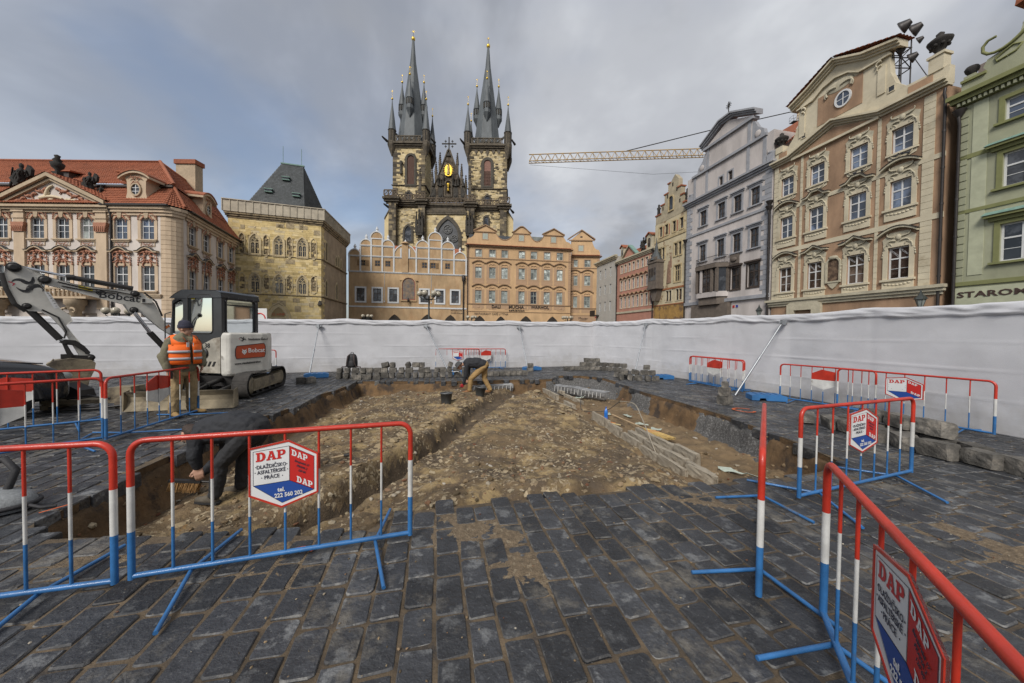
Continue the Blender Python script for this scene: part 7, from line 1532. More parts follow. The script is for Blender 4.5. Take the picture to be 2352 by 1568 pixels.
def flag_panel(root, x, side, mirror=False):
 if 'flag' not in MESHC:
  H2 = [(-a, b) for a, b in HEX]; zc = 0.60
  top_ = [(-0.235,0.60),(0.235,0.60),(0.235,0.80),(-0.03,0.842),(-0.235,0.735)]; bot = [(-0.235,0.5985),(-0.235,0.455),(0.02,0.375),(0.235,0.475),(0.235,0.5985)]
  p = MB(); p.prism(top_, -0.004, 0.004, 0); p.prism(bot, -0.004, 0.004, 1); MESHC['flag'] = p.mesh('sign_panel', [M_RED, M_WHT])
 return put('sign_panel', MESHC['flag'], root, M=T((x, side*0.012, 0)) @ Matrix.Diagonal((x/4/0.235,1,1,1)))
def barrier(A, B, label, sign=None, side=-1, foot=90, feet=(0.18, 0.85), zg=0.012, foot_dir=(1, 1), small=False, mirror=False, sx=0.5):
 """tubular crowd barrier from A to B: bent frame, seven bars, two splayed feet, sign between the third and fifth bar"""
 L = math.hypot(B[0]-A[0], B[1]-A[1]); t = thing('crowd_barrier', label, 'barrier', (A[0], A[1], zg), math.atan2(B[1]-A[1], B[0]-A[0]), 'red, white and blue crowd barriers')
 r, n = 0.0185, 10; mb = MB(); cr = 0.085
 for s, x in ((1, 0.0), (-1, L)):
  mb.tube([(x,0,ZB-0.018),(x,0,Z1)], r, n, 2); mb.tube([(x,0,Z1),(x,0,Z2)], r, n, 1, False)
 arc1 = [(cr-cr*math.cos(a), 0, ZT-cr+cr*math.sin(a)) for a in [PI/2*i/6 for i in range(7)]]; arc2 = [(L-x, 0, z) for x, y, z in reversed(arc1)]
 mb.tube([(0,0,Z2)]+arc1+arc2+[(L,0,Z2)], r, n, 0, False); put('frame', mb.mesh('frame', BARM), t)
 mb = MB(); mb.tube([(r*0.6,0,ZB),(L-r*0.6,0,ZB)], r*0.9, n, 2); put('bottom_rail', mb.mesh('bottom_rail', BARM), t)
 if 'bar' not in MESHC:
  mb = MB(); mb.tube([(0,0,ZB+0.012),(0,0,Z1)], 0.0085, 6, 2, False); mb.tube([(0,0,Z1),(0,0,Z2)], 0.0085, 6, 1, False); mb.tube([(0,0,Z2),(0,0,ZT-0.012)], 0.0085, 6, 0, False); MESHC['bar'] = mb.mesh('bar', BARM)
 for k in range(1, 8): put('bar', MESHC['bar'], t, (L*k/8, 0, 0))
 for k, fx in enumerate(feet):
  for s in (-1, 1):
   an = math.radians(foot)*s; d = Vector((math.cos(an)*foot_dir[k], math.sin(an), 0)); p = Vector((L*fx, 0, ZB-0.022)); q = p+d*sx; q.z = 0.008; mb = MB(); mb.tube([p, q], 0.0125, 8, 2); put('foot', mb.mesh('foot', BARM), t)
 if sign == 'dap': dap_sign(t, L*0.5, side, small)
 elif sign == 'flag': flag_panel(t, L*0.5, side, mirror)
 return t
barrier((-2.36,2.10), (-0.77,2.60), 'front barrier with the white, red and blue firm sign, before the stooping worker', 'dap', -1, 80)
barrier((-4.02,1.66), (-2.42,2.06), 'barrier cut by the left frame edge in front of the dug strip', None, -1, 82, (0.14,0.78))
barrier((-5.73,4.80), (-6.06,6.58), 'barrier with a red and white panel beside the man in the orange vest', 'flag', 1, 75, (0.2,0.85), mirror=False, sx=0.62)
barrier((-6.85,3.50), (-5.82,4.84), 'barrier with the large red and white panel at the left edge', 'flag', 1, 75, (0.2,0.85), sx=0.62)
barrier((-8.45,4.62), (-7.02,5.82), 'barrier behind the left barriers, before the dark car', 'flag', 1, 75, sx=0.62)
barrier((2.62,3.52), (1.50,2.02), 'barrier seen exactly end on right of the paving edge', None, -1, 52, (0.13,0.84), foot_dir=(1,1), sx=0.46)
barrier((2.80,3.28), (4.66,3.94), 'barrier with a firm sign in front of the loose stone row', 'dap', -1, 55, (0.16,0.85), foot_dir=(-1,-1), sx=0.6)
barrier((1.76,1.88), (0.83,0.28), 'nearest barrier running out of the lower right corner with a steeply foreshortened sign', 'dap', -1, 52, (0.11,0.85), foot_dir=(1,1), sx=0.44)
barrier((6.10,11.68), (6.52,9.60), 'front one of two barriers parked together by the strut', 'flag', -1, 80); barrier((6.24,11.86), (6.74,9.86), 'rear one of two barriers parked together against the hoarding', 'flag', -1, 80)
barrier((6.89,8.73), (7.60,7.10), 'barrier with a red and white panel leaning along the right hoarding', 'flag', -1, 80); barrier((7.28,7.60), (7.90,5.55), 'long barrier with a firm sign nearest on the right hoarding', 'dap', -1, 80, small=True)
barrier((-3.35,15.02), (-1.50,15.62), 'far barrier with a small firm sign behind the stone stack', 'dap', -1, 85, small=True); barrier((-2.05,15.25), (-0.30,15.85), 'far barrier with a small red and white panel behind the stone stack', 'flag', -1, 85)
barrier((-10.4,12.1), (-8.75,12.65), 'far barrier half hidden behind the excavator tail', None, -1, 85)
# ---------------------------------------------------------------- loose setts, slabs and stones
M_LOOSE = mat('loose_sett_stone', (0.15,0.138,0.12), 0.9, 0.30, 7, 0.8, 30, col2=(0.27,0.24,0.20), c2=(0.52,0.66), island=0.35, stain=0.35, stain_scale=3.0)
def stone_block_mesh(sx, sy, sz, seed, bevel=0.018):
 bm = bmesh.new(); bmesh.ops.create_cube(bm, size=1.0); r = random.Random(seed)
 for v in bm.verts: v.co = Vector((v.co.x*sx*r.uniform(0.88,1.04), v.co.y*sy*r.uniform(0.88,1.04), v.co.z*sz*r.uniform(0.92,1.02)))
 bmesh.ops.subdivide_edges(bm, edges=bm.edges[:], cuts=3, use_grid_fill=True)
 off = Vector((seed*3.1, seed*1.7, 0)); k = min(sx, sy, sz)
 for v in bm.verts:
  l = Vector((abs(v.co.x)/(sx/2), abs(v.co.y)/(sy/2), abs(v.co.z)/(sz/2))); near_ = sum(1 for q in l if q > 0.80)
  sh = 0.97 if near_ == 2 else (0.92 if near_ == 3 else 1.0); v.co = v.co*sh+v.normal*(0.06*k*noise.noise(v.co*7/ (k*5)+off)+0.05*k*noise.noise(v.co*20/(k*5)+off))
 me = bpy.data.meshes.new('stone_sett'); bm.to_mesh(me); bm.free(); me.materials.append(M_LOOSE)
 me.polygons.foreach_set('use_smooth', [False]*len(me.polygons)); return me
SB = [stone_block_mesh(0.26, 0.17, 0.18, k+1) for k in range(8)]; SBL = [stone_block_mesh(0.36, 0.24, 0.22, k+30) for k in range(6)]
def sett_stone(x, y, z, rz, label, grp, big=False, tilt=0.0, sc=1.0):
 o = put('stone_sett', rnd.choice(SBL if big else SB)); o.location = (x, y, z); o.rotation_euler = (tilt, rnd.uniform(-.04,.04)+tilt*0.6, rz+rnd.choice((0,PI))); o.scale = (sc*rnd.uniform(0.92,1.06), sc*rnd.uniform(0.92,1.06), sc*rnd.uniform(0.95,1.04)); return tag(o, label, 'stone', grp)
# long low wall behind the pit
CO = ('bottom','middle','top'); cn = [0,0,0]
def course_sett(x, y, z, rz, c, what, grp, tilt=0.0): sett_stone(x, y, z, rz, 'grey sett, %s from left, %s course of the %s' % (nth(cn[c]), CO[c], what), grp, tilt=tilt); cn[c] += 1
LW = 'long low stack behind the pit'; x = -5.95
while x < -1.4:
 y = 11.75+0.22*(x+6)*0.9; d = rnd.uniform(0.20,0.27); course_sett(x, y, 0.095, rnd.choice((0.2,1.7)), 0, LW, 'long stack of setts')
 if rnd.random() < 0.92: course_sett(x+rnd.uniform(-.05,.05), y+0.02, 0.275, rnd.choice((0.2,1.7)), 1, LW, 'long stack of setts')
 if -4.6 < x < -2.2 and rnd.random() < 0.6: course_sett(x, y+0.04, 0.455, rnd.choice((0.1,1.7)), 2, LW, 'long stack of setts', rnd.choice((0,0,0.35)))
 x += d
for k in range(8): sett_stone(-1.05+0.22*k, 12.75+0.09*k, 0.095, 0.2, '%s grey sett from the left in the single row right of the bending person' % nth(k), 'single row of setts')
for k in range(3): sett_stone(-5.2+0.3*k, 11.50+0.05*k, 0.085, 0.3, '%s loose sett from the left lying before the long stack' % nth(k), 'setts before the long stack')
for dx, dz, w_ in ((0,0.09,'lower'),(0.02,0.27,'upper')): sett_stone(0.78+dx, 14.6, dz, 0.3, w_+' grey sett of the pair at the foot of the middle strut', 'sett pair')
for dx in (0, 0.26): sett_stone(-6.52+dx, 10.55+0.3*dx, 0.09, 0.5, ('left' if dx == 0 else 'right')+' one of two brown setts lying alone left of the pit', 'two lone setts', sc=1.1)
HC = 'curved stack by the hoarding corner'; cn = [0,0,0]
for k in range(11):
 x, y = 2.45+0.24*k, 15.5-0.02*(k-5)**2*0.4-0.10*max(0, k-6); course_sett(x, y, 0.095, 0.1, 0, HC, 'corner stack of setts')
 if k > 2: course_sett(x+0.06, y+0.03, 0.275, 0.2, 1, HC, 'corner stack of setts')
 if k in (4, 5, 6): course_sett(x, y+0.05, 0.455, 0.1, 2, HC, 'corner stack of setts')
HP = 'grey stone sett in the tumbled heap below the corner strut'
for x, y, z, t in ((3.95,12.3,0.09,0),(4.25,12.15,0.09,0.2),(4.5,12.1,0.09,0),(4.8,12.0,0.09,0),(5.1,12.05,0.09,0),(4.1,12.35,0.28,0.3),(4.45,12.25,0.28,0.25),(4.75,12.2,0.28,0),(5.0,12.15,0.27,0),(4.85,12.25,0.46,0),(4.3,12.6,0.1,0),(4.0,12.9,0.1,0.1),(4.2,13.2,0.1,0),(4.05,13.0,0.28,0)): sett_stone(x, y, z, rnd.uniform(0,3), HP, 'tumbled heap of setts', tilt=t)
for k, (z, s) in enumerate(((0.10,1.25),(0.30,1.15),(0.455,0.85))): sett_stone(5.05, 8.05, z, 0.3+0.3*k, ('bottom','middle','top')[k]+' sett of the column of three beside the orange ring', 'column of three setts', sc=s)
for k, (x, y, z, rz, sc) in enumerate(((5.55,6.35,0.11,0.9,0.8),(5.66,6.0,0.11,1.3,0.85),(5.68,5.66,0.11,1.7,0.9),(5.70,5.30,0.11,1.45,0.95),(5.72,4.94,0.11,1.2,0.95),(5.76,4.58,0.11,1.6,1.05),(5.92,4.24,0.11,1.5,0.9),(6.02,3.93,0.11,1.4,1.0),(6.18,3.6,0.11,1.2,1.0),(5.98,5.95,0.11,1.6,0.9),(6.0,5.55,0.11,1.5,0.95),(5.98,5.62,0.33,1.5,0.9),(6.02,5.18,0.11,1.5,1.0),(6.0,5.22,0.33,1.4,0.95),(6.08,4.82,0.11,1.5,1.0),(6.04,4.84,0.33,1.55,1.05),(6.15,4.5,0.11,1.2,0.9))): sett_stone(x, y, z, rz, ('rough block, %s from the far end of the front row by the right hoarding' % nth(k)) if k < 9 else 'rough block, %s from far end in the %s course behind the front row' % (nth([0,1,0,2,1,3,2,4][k-9]), 'upper' if z > 0.2 else 'lower'), 'row of large stone blocks', True, rnd.uniform(-.10,.10), sc)
o = put('stone_sett', SBL[2]); o.location = (-5.25,6.2,0.03); o.scale = (0.7,0.8,0.25); o.rotation_euler = (0,0,0.4); tag(o, 'flat pale slab lying on the paving above the stooping worker', 'stone')
# concrete kerb slabs of the old channel in the pit
M_SLAB = mat('old_concrete', (0.38,0.33,0.255), 0.92, 0.22, 4, 0.5, 24, col2=(0.16,0.125,0.085), c2=(0.5,0.64), stain=0.3, stain_scale=2.0)
def slab_run(pts, w, h, label, grp, n_gap=0.02, lift=-0.015, jit=0.03):
 for k, ((xa, ya), (xb, yb)) in enumerate(zip(pts[:-1], pts[1:])):
  L = math.hypot(xb-xa, yb-ya)-n_gap; bm = bmesh.new(); bmesh.ops.create_cube(bm, size=1.0); bmesh.ops.subdivide_edges(bm, edges=bm.edges[:], cuts=4, use_grid_fill=True)
  for v in bm.verts: q = v.co.copy(); v.co = Vector((q.x*L, q.y*w, q.z*h))+Vector((noise.noise(q*4+Vector((xa,ya,1))), noise.noise(q*5+Vector((ya,2,xa))), noise.noise(q*4+Vector((3,xa,ya)))))*0.014
  me = bpy.data.meshes.new('concrete_slab'); bm.to_mesh(me); bm.free(); me.materials.append(M_SLAB); cx, cy = (xa+xb)/2, (ya+yb)/2
  o = put('concrete_slab', me, None); z = max(pit_z(cx, cy), pit_z(xa*0.7+xb*0.3, ya*0.7+yb*0.3)); o.location = (cx, cy, z+h*0.30+lift); o.rotation_euler = (rnd.uniform(-jit,jit), rnd.uniform(-.02,.02), math.atan2(yb-ya, xb-xa)+rnd.uniform(-jit,jit)*0.5); tag(o, label, 'slab', grp)
slab_run([(1.12,12.1),(1.30,11.5),(1.48,10.8)], 0.07, 0.20, 'pale edging slab at the far end of the channel', 'far channel slabs'); slab_run([(1.55,12.2),(1.78,11.4),(1.98,10.7),(2.12,10.1)], 0.06, 0.12, 'thin pale strip of the far channel lining', 'far channel linings')
slab_run([(1.62,10.3),(1.78,9.6)], 0.09, 0.20, 'cracked slab between the channel ends', 'cracked slabs', jit=0.1)
slab_run([(2.02,8.42),(2.18,7.55),(2.28,7.0)], 0.055, 0.26, 'concrete slab on edge beside the blue bottle', 'edge slabs by the bottle'); slab_run([(2.30,6.95),(2.40,6.2),(2.48,5.65),(2.58,4.95)], 0.055, 0.20, 'concrete slab in the outer line of the channel', 'outer channel slabs')
slab_run([(2.46,7.05),(2.58,6.4),(2.70,5.85),(2.80,5.35),(2.90,4.8)], 0.09, 0.20, 'concrete slab in the middle line of the channel', 'middle channel slabs'); slab_run([(2.66,7.2),(2.80,6.55),(2.92,6.0),(3.02,5.45)], 0.08, 0.22, 'concrete slab in the inner line of the channel', 'inner channel slabs')
slab_run([(2.72,5.2),(2.88,4.72)], 0.06, 0.18, 'broken slab at the near end of the channel', 'broken slabs', jit=0.1)
# big pale rocks and sheets of stone in the pit
M_ROCK = mat('pale_marl', (0.30,0.23,0.135), 0.95, 0.28, 4, 0.8, 18, col2=(0.16,0.115,0.065), c2=(0.5,0.63))
RG = [rock_geo(rnd, 2, 0.35) for _ in range(6)]
def rock(x, y, s, label, grp=None, m=None, flat_=0.6, lift=0.2):
 vs, fs = rnd.choice(RG); mb = MB(); mb.add(vs, fs, 0, False, Matrix.Diagonal((s, s, s*flat_, 1))); o = mb.build('field_stone', m or M_ROCK, None, (x, y, pit_z(x, y)+s*lift*flat_)); o.rotation_euler = (rnd.uniform(-.2,.2), rnd.uniform(-.2,.2), rnd.uniform(0,6)); return tag(o, label, 'stone', grp)
for x, y, s, lb in ((3.15,4.35,0.13,'pale boulder lying right of the channel end'),(3.6,4.3,0.12,'pale stone under the near right paving edge'),(2.95,6.0,0.07,'pointed pale stone in the right floor'),(0.9,11.7,0.16,'flat yellow stone at the far trench end')): rock(x, y, s, lb)
for k in range(46):
 while True:
  x, y = rnd.uniform(-4.2,2.2), rnd.uniform(3.2,10.5)
  if inside(PIT, x, y): break
 rock(x, y, rnd.uniform(0.035,0.085), 'small pale stone bedded in the pit floor', 'stones bedded in the pit floor', flat_=rnd.uniform(0.3,0.6), lift=0.1)
for k in range(22):
 t = k/21; x, y = -1.75+0.95*t+rnd.uniform(-.12,.12), 5.4+3.8*t; rock(x-0.38, y, rnd.uniform(0.05,0.10), 'stone sticking out of the trench edge', 'stones along the trench edge', flat_=0.6, lift=0.0)
for k in range(12): rock(1.35+rnd.uniform(-.3,.3), 8.3+0.28*k*0.5+rnd.uniform(-.2,.2), rnd.uniform(0.06,0.12), 'pale stone in the rubble beside the channel', 'rubble stones beside the channel', flat_=0.5, lift=0.2)
# cut concrete foundations with white drill marks
M_CONC = mat('grey_concrete_cut', (0.20,0.20,0.20), 0.9, 0.35, 6, 0.8, 30, col2=(0.42,0.42,0.41), c2=(0.54,0.66))
def foundation(a, b, z0, z1, label):
 L = math.hypot(b[0]-a[0], b[1]-a[1]); n = 26; mb = MB(); vs = []
 for i in range(n+1):
  x = L*i/n
  for z, y in ((z0,0.05),((z0+z1)/2,-0.02),(z1,-0.05),(z1+0.02,0.25)): vs.append((x, y+0.05*noise.noise(Vector((x*3,z*4,a[0]))), z+0.04*noise.noise(Vector((x*2,1,a[1])))))
 mb.add(vs, [(i*4+j, (i+1)*4+j, (i+1)*4+j+1, i*4+j+1) for i in range(n) for j in range(3)], 0, False)
 for k in range(int(L/0.14)): x = 0.08+0.14*k; mb.tube([(x,-0.07,z0+(z1-z0)*0.25),(x+0.02,-0.075,z1-0.02)], 0.011, 5, 1)
 o = mb.build('concrete_footing', [M_CONC, M_WHT], None, (a[0], a[1], 0)); o.rotation_euler = (0,0,math.atan2(b[1]-a[1], b[0]-a[0])); tag(o, label, 'footing')
foundation((-1.35,11.35), (0.05,11.75), -0.40, -0.14, 'grey concrete footing with white drill marks behind the crouching worker'); foundation((1.5,11.95), (2.9,10.45), -0.42, -0.17, 'grey concrete footing with white drill marks at the far right')
# ---------------------------------------------------------------- mini excavator
def dirty_white():
 return mat('dirty_white_paint', (0.66,0.64,0.58), 0.45, 0.12, 2.5, 0.12, 12, col2=(0.13,0.11,0.09), c2=(0.585,0.70), stain=0.30, stain_scale=1.8, detail=8)
M_EXW = dirty_white(); M_EXB = mat('black_cab_paint', (0.030,0.032,0.035), 0.35, 0.2, 3, coat=0.2, stain=0.2, stain_scale=2); M_RUBBER = mat('track_rubber', (0.055,0.050,0.045), 0.9, 0.3, 6, 0.5, 20, stain=0.3, stain_scale=3)
M_MUD = mat('muddy_steel', (0.29,0.24,0.16), 0.85, 0.28, 3, 0.4, 20, col2=(0.10,0.08,0.06), c2=(0.5,0.65), stain=0.3, stain_scale=2); M_STEELD = mat('dark_steel', (0.035,0.033,0.032), 0.5, 0.3, 5, metal=0.4); M_CHROME = mat('chrome_rod', (0.62,0.63,0.65), 0.15, 0.05, 3, metal=1.0)
def clear_glass(name, tint):
 m = bpy.data.materials.new(name); m.use_nodes = True; t = m.node_tree; N = t.nodes; L = t.links; N.remove(N['Principled BSDF'])
 tr = N.new('ShaderNodeBsdfTransparent'); tr.inputs[0].default_value = (*tint, 1); gl = N.new('ShaderNodeBsdfGlossy'); gl.inputs['Roughness'].default_value = 0.03; gl.inputs['Color'].default_value = (0.8,0.85,0.85,1)
 fr = N.new('ShaderNodeFresnel'); fr.inputs[0].default_value = 1.5; mx_ = N.new('ShaderNodeMixShader'); L.new(fr.outputs[0], mx_.inputs[0]); L.new(tr.outputs[0], mx_.inputs[1]); L.new(gl.outputs[0], mx_.inputs[2]); L.new(mx_.outputs[0], N['Material Output'].inputs[0]); return m
M_CABGLASS = clear_glass('cab_glass', (0.33,0.44,0.40))
EX0 = Vector((-7.2, 8.85, 0)); EX = thing('mini_excavator', 'white and black mini excavator with its muddy bucket resting on the paving', 'excavator', EX0)
def xadd(name, mb, mats, Mw, parent=None): return put(name, mb.mesh(name, mats), parent or EX, M=(T(-EX0) @ Mw) if parent is None else Mw)
# undercarriage
UA = math.atan2(-0.965, 0.26); UM = TR(EX0.x, EX0.y, 0.012, UA)
def stadium(L, h, n=9, inset=0.0):
 r = h/2; pts = []
 for i in range(n+1): a = -PI/2+PI*i/n; pts.append((L/2-r+(r-inset)*math.cos(a), r+(r-inset)*math.sin(a)))
 for i in range(n+1): a = PI/2+PI*i/n; pts.append((-L/2+r+(r-inset)*math.cos(a), r+(r-inset)*math.sin(a)))
 return pts
for s in (-1, 1):
 yc = s*0.62; mb = MB(); ring(mb, stadium(2.35, 0.56), stadium(2.35, 0.56, inset=0.05), yc-0.16, yc+0.16)
 out_ = stadium(2.35, 0.56, 9); P_ = [Vector(p) for p in stadium(2.35, 0.56, 26)]; per = 0
 for k in range(len(P_)):                               # tread lugs
  a, b = P_[k], P_[(k+1) % len(P_)]; n_ = max(1, int((b-a).length/0.085))
  for q in range(n_):
   c = a.lerp(b, (q+0.5)/n_); d = (b-a).normalized(); nn = Vector((d.y, -d.x)); w = 0.022
   mb.prism([tuple(c-d*w), tuple(c+d*w), tuple(c+d*w*0.7+nn*0.028), tuple(c-d*w*0.7+nn*0.028)], yc-0.155, yc+0.155)
 tk = xadd('track', mb, M_RUBBER, UM)
 mb = MB(); mb.box(-0.85,0.85,yc-0.10,yc+0.13*s+0.02*s if s > 0 else yc+0.10,0.14,0.42); mb.box(-0.8,0.8,min(yc+s*0.10,yc+s*0.165),max(yc+s*0.10,yc+s*0.165),0.2,0.36); put('track_frame', mb.mesh('track_frame', M_MUD), tk)
 for x, r in ((-0.92,0.20),(0.92,0.21)): mb = MB(); mb.lathe([(r,-0.12),(r,0.12),(r*0.5,0.14)], 16, M=TR(x,yc,0.28,0,-PI/2*s)); put('idler_wheel', mb.mesh('idler_wheel', M_MUD), tk)
 for x in (-0.5,-0.1,0.3,0.6): mb = MB(); mb.lathe([(0.075,-0.12),(0.075,0.13)], 10, M=TR(x,yc,0.13,0,-PI/2*s)); put('roller', mb.mesh('roller', M_STEELD), tk)
mb = MB(); mb.box(-0.6,0.6,-0.5,0.5,0.25,0.50); mb.lathe([(0.45,0.50),(0.45,0.60)], 24); xadd('undercarriage', mb, M_STEELD, UM)
# blade
prof = [(0.0,0.0),(0.05,-0.005),(0.0,0.06),(-0.05,0.16),(-0.05,0.26),(0.02,0.37),(-0.02,0.37),(-0.09,0.27),(-0.09,0.14),(-0.03,0.04)]
mb = MB(); mb.prism([(2.05+x, z) for x, z in prof], -0.90, 0.90); bl = xadd('dozer_blade', mb, M_MUD, UM)
for s in (-1,1): mb = MB(); mb.prism([(2.10,-0.0),(2.08,0.37),(1.94,0.40),(1.92,0.02)], s*0.905, s*0.925); put('end_plate', mb.mesh('end_plate', M_MUD), bl)
mb = MB()
for s in (-1,1): mb.tube([(0.6,s*0.35,0.30),(1.97,s*0.35,0.20)], 0.06, 8)
mb.tube([(0.5,0,0.42),(1.2,0,0.36)], 0.055, 10); mb.tube([(1.2,0,0.36),(1.95,0,0.26)], 0.03, 8); put('blade_arm', mb.mesh('blade_arm', M_STEELD), bl)
# upper structure
VA = math.atan2(0.14, -0.99); VO = Vector((-7.22, 8.96, 0)); VM = TR(VO.x, VO.y, 0, VA)
mb = MB(); mb.prism([(-0.33,-0.74),(0.95,-0.70),(0.95,0.68),(-0.33,0.74)], 0.56, 0.70, axis='z'); xadd('deck', mb, M_EXB, VM)
cw = [(-0.33,0.74),(-0.48,0.735),(-0.55,0.70),(-0.62,0.52),(-0.80,0.05),(-0.79,-0.12),(-0.68,-0.35),(-0.47,-0.58),(-0.33,-0.66)]
mb = MB(); lay = [(0.50,0.94),(0.56,0.99),(0.9,1.0),(1.42,1.0),(1.52,0.985),(1.56,0.94)]; n = len(cw)
cx_ = (-0.33, 0.0); vs = [(cx_[0]+(x-cx_[0])*k, y*k, z) for z, k in lay for x, y in cw]
fs = [(i*n+j, (i+1)*n+j, (i+1)*n+(j+1) % n, i*n+(j+1) % n) for i in range(len(lay)-1) for j in range(n)]+[tuple(range(n)), tuple((len(lay)-1)*n+j for j in reversed(range(n)))]
mb.add(vs, fs, 0, False); CWT = xadd('counterweight', mb, M_EXW, VM); bv = CWT.modifiers.new('soft', 'BEVEL'); bv.width = 0.03; bv.segments = 3
# side panel under the cab with slots and lamp
sp = [(0.92,0.58),(0.92,0.80),(0.55,1.05),(0.10,1.30),(-0.15,1.42),(-0.33,1.45),(-0.33,0.58)]
mb = MB(); mb.prism(sp, 0.60, 0.745); pnl = xadd('side_panel', mb, mat('worn_panel', (0.40,0.37,0.31), 0.5, 0.15, 2, 0.1, 12, col2=(0.16,0.12,0.08), c2=(0.52,0.68), stain=0.4, stain_scale=2), VM)
mb = MB()
for k in range(4): x = 0.20-0.12*k; mb.prism([(x,0.74),(x+0.06,0.74),(x+0.0,0.86),(x-0.06,0.86)], 0.74, 0.752)
put('vent_slot', mb.mesh('vent_slot', M_STEELD), pnl)
mb = MB(); mb.lathe([(0.13,0),(0.13,0.03),(0.09,0.035)], 18, M=TR(0.12,0.742,1.06,0,-PI/2)); mb.lathe([(0.05,0.036),(0.04,0.05)], 14, mi=1, M=TR(0.10,0.742,1.05,0,-PI/2)); put('work_lamp', mb.mesh('work_lamp', [M_STEELD, G_CURTAIN]), pnl)
# cab
def wall_holes(mb, outline, holes_, f, th, mi=0):
 """a thin panel in its own plane with window openings; f maps (u, v, depth) to space"""
 loops = [outline]+holes_; tri = tessellate_polygon([[Vector((p[0], p[1], 0)) for p in l] for l in loops]); pts = [p for l in loops for p in l]; n = len(pts)
 vs = [f(p[0], p[1], 0) for p in pts]+[f(p[0], p[1], th) for p in pts]; fs = [tuple(t) for t in tri]+[tuple(i+n for i in reversed(t)) for t in tri]; k = 0
 for l in loops:
  m = len(l); fs += [(k+i, k+(i+1) % m, n+k+(i+1) % m, n+k+i) for i in range(m)]; k += m
 mb.add(vs, fs, mi)
def rrect(x0, x1, z0, z1, r=0.07, n=4):
 p = []
 for cx, cz, a0 in ((x1-r,z0+r,-PI/2),(x1-r,z1-r,0),(x0+r,z1-r,PI/2),(x0+r,z0+r,PI)):
  for i in range(n+1): a = a0+PI/2*i/n; p.append((cx+r*math.cos(a), cz+r*math.sin(a)))
 return p
CX0, CX1, CY0, CY1 = -0.36, 1.07, -0.27, 0.73
so_ = [(CX0,1.0),(CX1-0.25,0.75),(CX1,0.9),(CX1+0.02,1.6),(CX1-0.06,2.25),(CX1-0.16,2.46),(CX1-0.34,2.56),(CX0+0.14,2.55),(CX0+0.03,2.50),(CX0,2.38)]
fw = rrect(0.72,1.03,1.50,2.36); dw = rrect(-0.10,0.56,1.55,2.46)
mb = MB(); wall_holes(mb, so_, [fw, dw], lambda u, v, d: (u, CY1-d, v), 0.06); wall_holes(mb, so_, [rrect(-0.2,0.95,1.5,2.40)], lambda u, v, d: (u, CY0+d, v), 0.06)
ro = [(CY0+0.06,0.95),(CY1-0.06,0.95),(CY1-0.06,2.5),(CY0+0.06,2.5)]
wall_holes(mb, ro, [rrect(CY0+0.12,CY1-0.13,1.56,2.36)], lambda u, v, d: (CX0+d, u, v), 0.05); wall_holes(mb, ro, [rrect(CY0+0.12,CY1-0.12,1.2,2.3)], lambda u, v, d: (CX1-0.03-d, u, v), 0.05)
CAB = xadd('cab', mb, M_EXB, VM)
mb = MB(); rp = [(CX1+0.0,2.40),(CX1-0.14,2.50),(CX1-0.34,2.585),(CX0+0.14,2.575),(CX0-0.0,2.52),(CX0-0.02,2.40)]; mb.prism(rp, CY0-0.01, CY1+0.01); ob = put('cab_roof', mb.mesh('cab_roof', M_EXB), CAB); bv = ob.modifiers.new('soft', 'BEVEL'); bv.width = 0.025; bv.segments = 2
for nm, l, f in (('door_window', dw, lambda p: (p[0], CY1-0.03, p[1])), ('quarter_window', fw, lambda p: (p[0], CY1-0.03, p[1])), ('rear_window', rrect(CY0+0.12,CY1-0.13,1.56,2.36), lambda p: (CX0+0.02, p[0], p[1])), ('side_window', rrect(-0.2,0.95,1.5,2.40), lambda p: (p[0], CY0+0.03, p[1])), ('windscreen', rrect(CY0+0.12,CY1-0.12,1.2,2.3), lambda p: (CX1-0.05, p[0], p[1]))):
 mb = MB(); mb.add([f(p) for p in l], [tuple(range(len(l)))]); put(nm, mb.mesh(nm, M_CABGLASS), CAB)
mb = MB(); mb.tube([(CX0-0.01,p[0],p[1]) for p in rrect(CY0+0.10,CY1-0.11,1.54,2.38)], 0.016, 6, closed=True); mb.tube([(p[0],CY1+0.004,p[1]) for p in grow(dw, 0.015)], 0.012, 6, closed=True); mb.box(CX0-0.012,CX0+0.01,CY0+0.1,CY1-0.12,2.22,2.25); put('window_seal', mb.mesh('window_seal', M_STEELD), CAB)
mb = MB()
for p in rrect(CY0+0.08,CY1-0.09,1.52,2.40,0.07,1)[::1]: mb.ball((CX0-0.012,p[0],p[1]), 0.012, 6)
for u in (0.1,0.3): mb.ball((CX0-0.012,u,2.405), 0.012, 6); mb.ball((CX0-0.012,u,1.515), 0.012, 6)
put('bolt', mb.mesh('bolt', M_GALV), CAB, kind='stuff')
mb = MB(); mb.box(-0.15,0.25,0.0,0.48,1.05,1.25); mb.prism([(-0.10,1.25),(-0.22,1.95),(-0.12,2.0),(0.03,1.25)], 0.02, 0.46); mb.box(-0.21,-0.12,0.14,0.34,1.97,2.15); put('seat', mb.mesh('seat', M_STEELD), CAB)
mb = MB(); mb.box(0.0,0.35,0.52,0.62,1.15,1.45); mb.tube([(0.3,0.57,1.45),(0.36,0.55,1.72)], 0.02, 6); mb.ball((0.36,0.55,1.75), 0.035, 8); mb.tube([(0.75,0.1,1.0),(0.75,0.1,1.55)], 0.02, 6); mb.tube([(0.75,0.35,1.0),(0.78,0.35,1.6)], 0.02, 6); mb.box(0.55,0.95,-0.2,0.6,0.95,1.0); put('console', mb.mesh('console', M_STEELD), CAB)
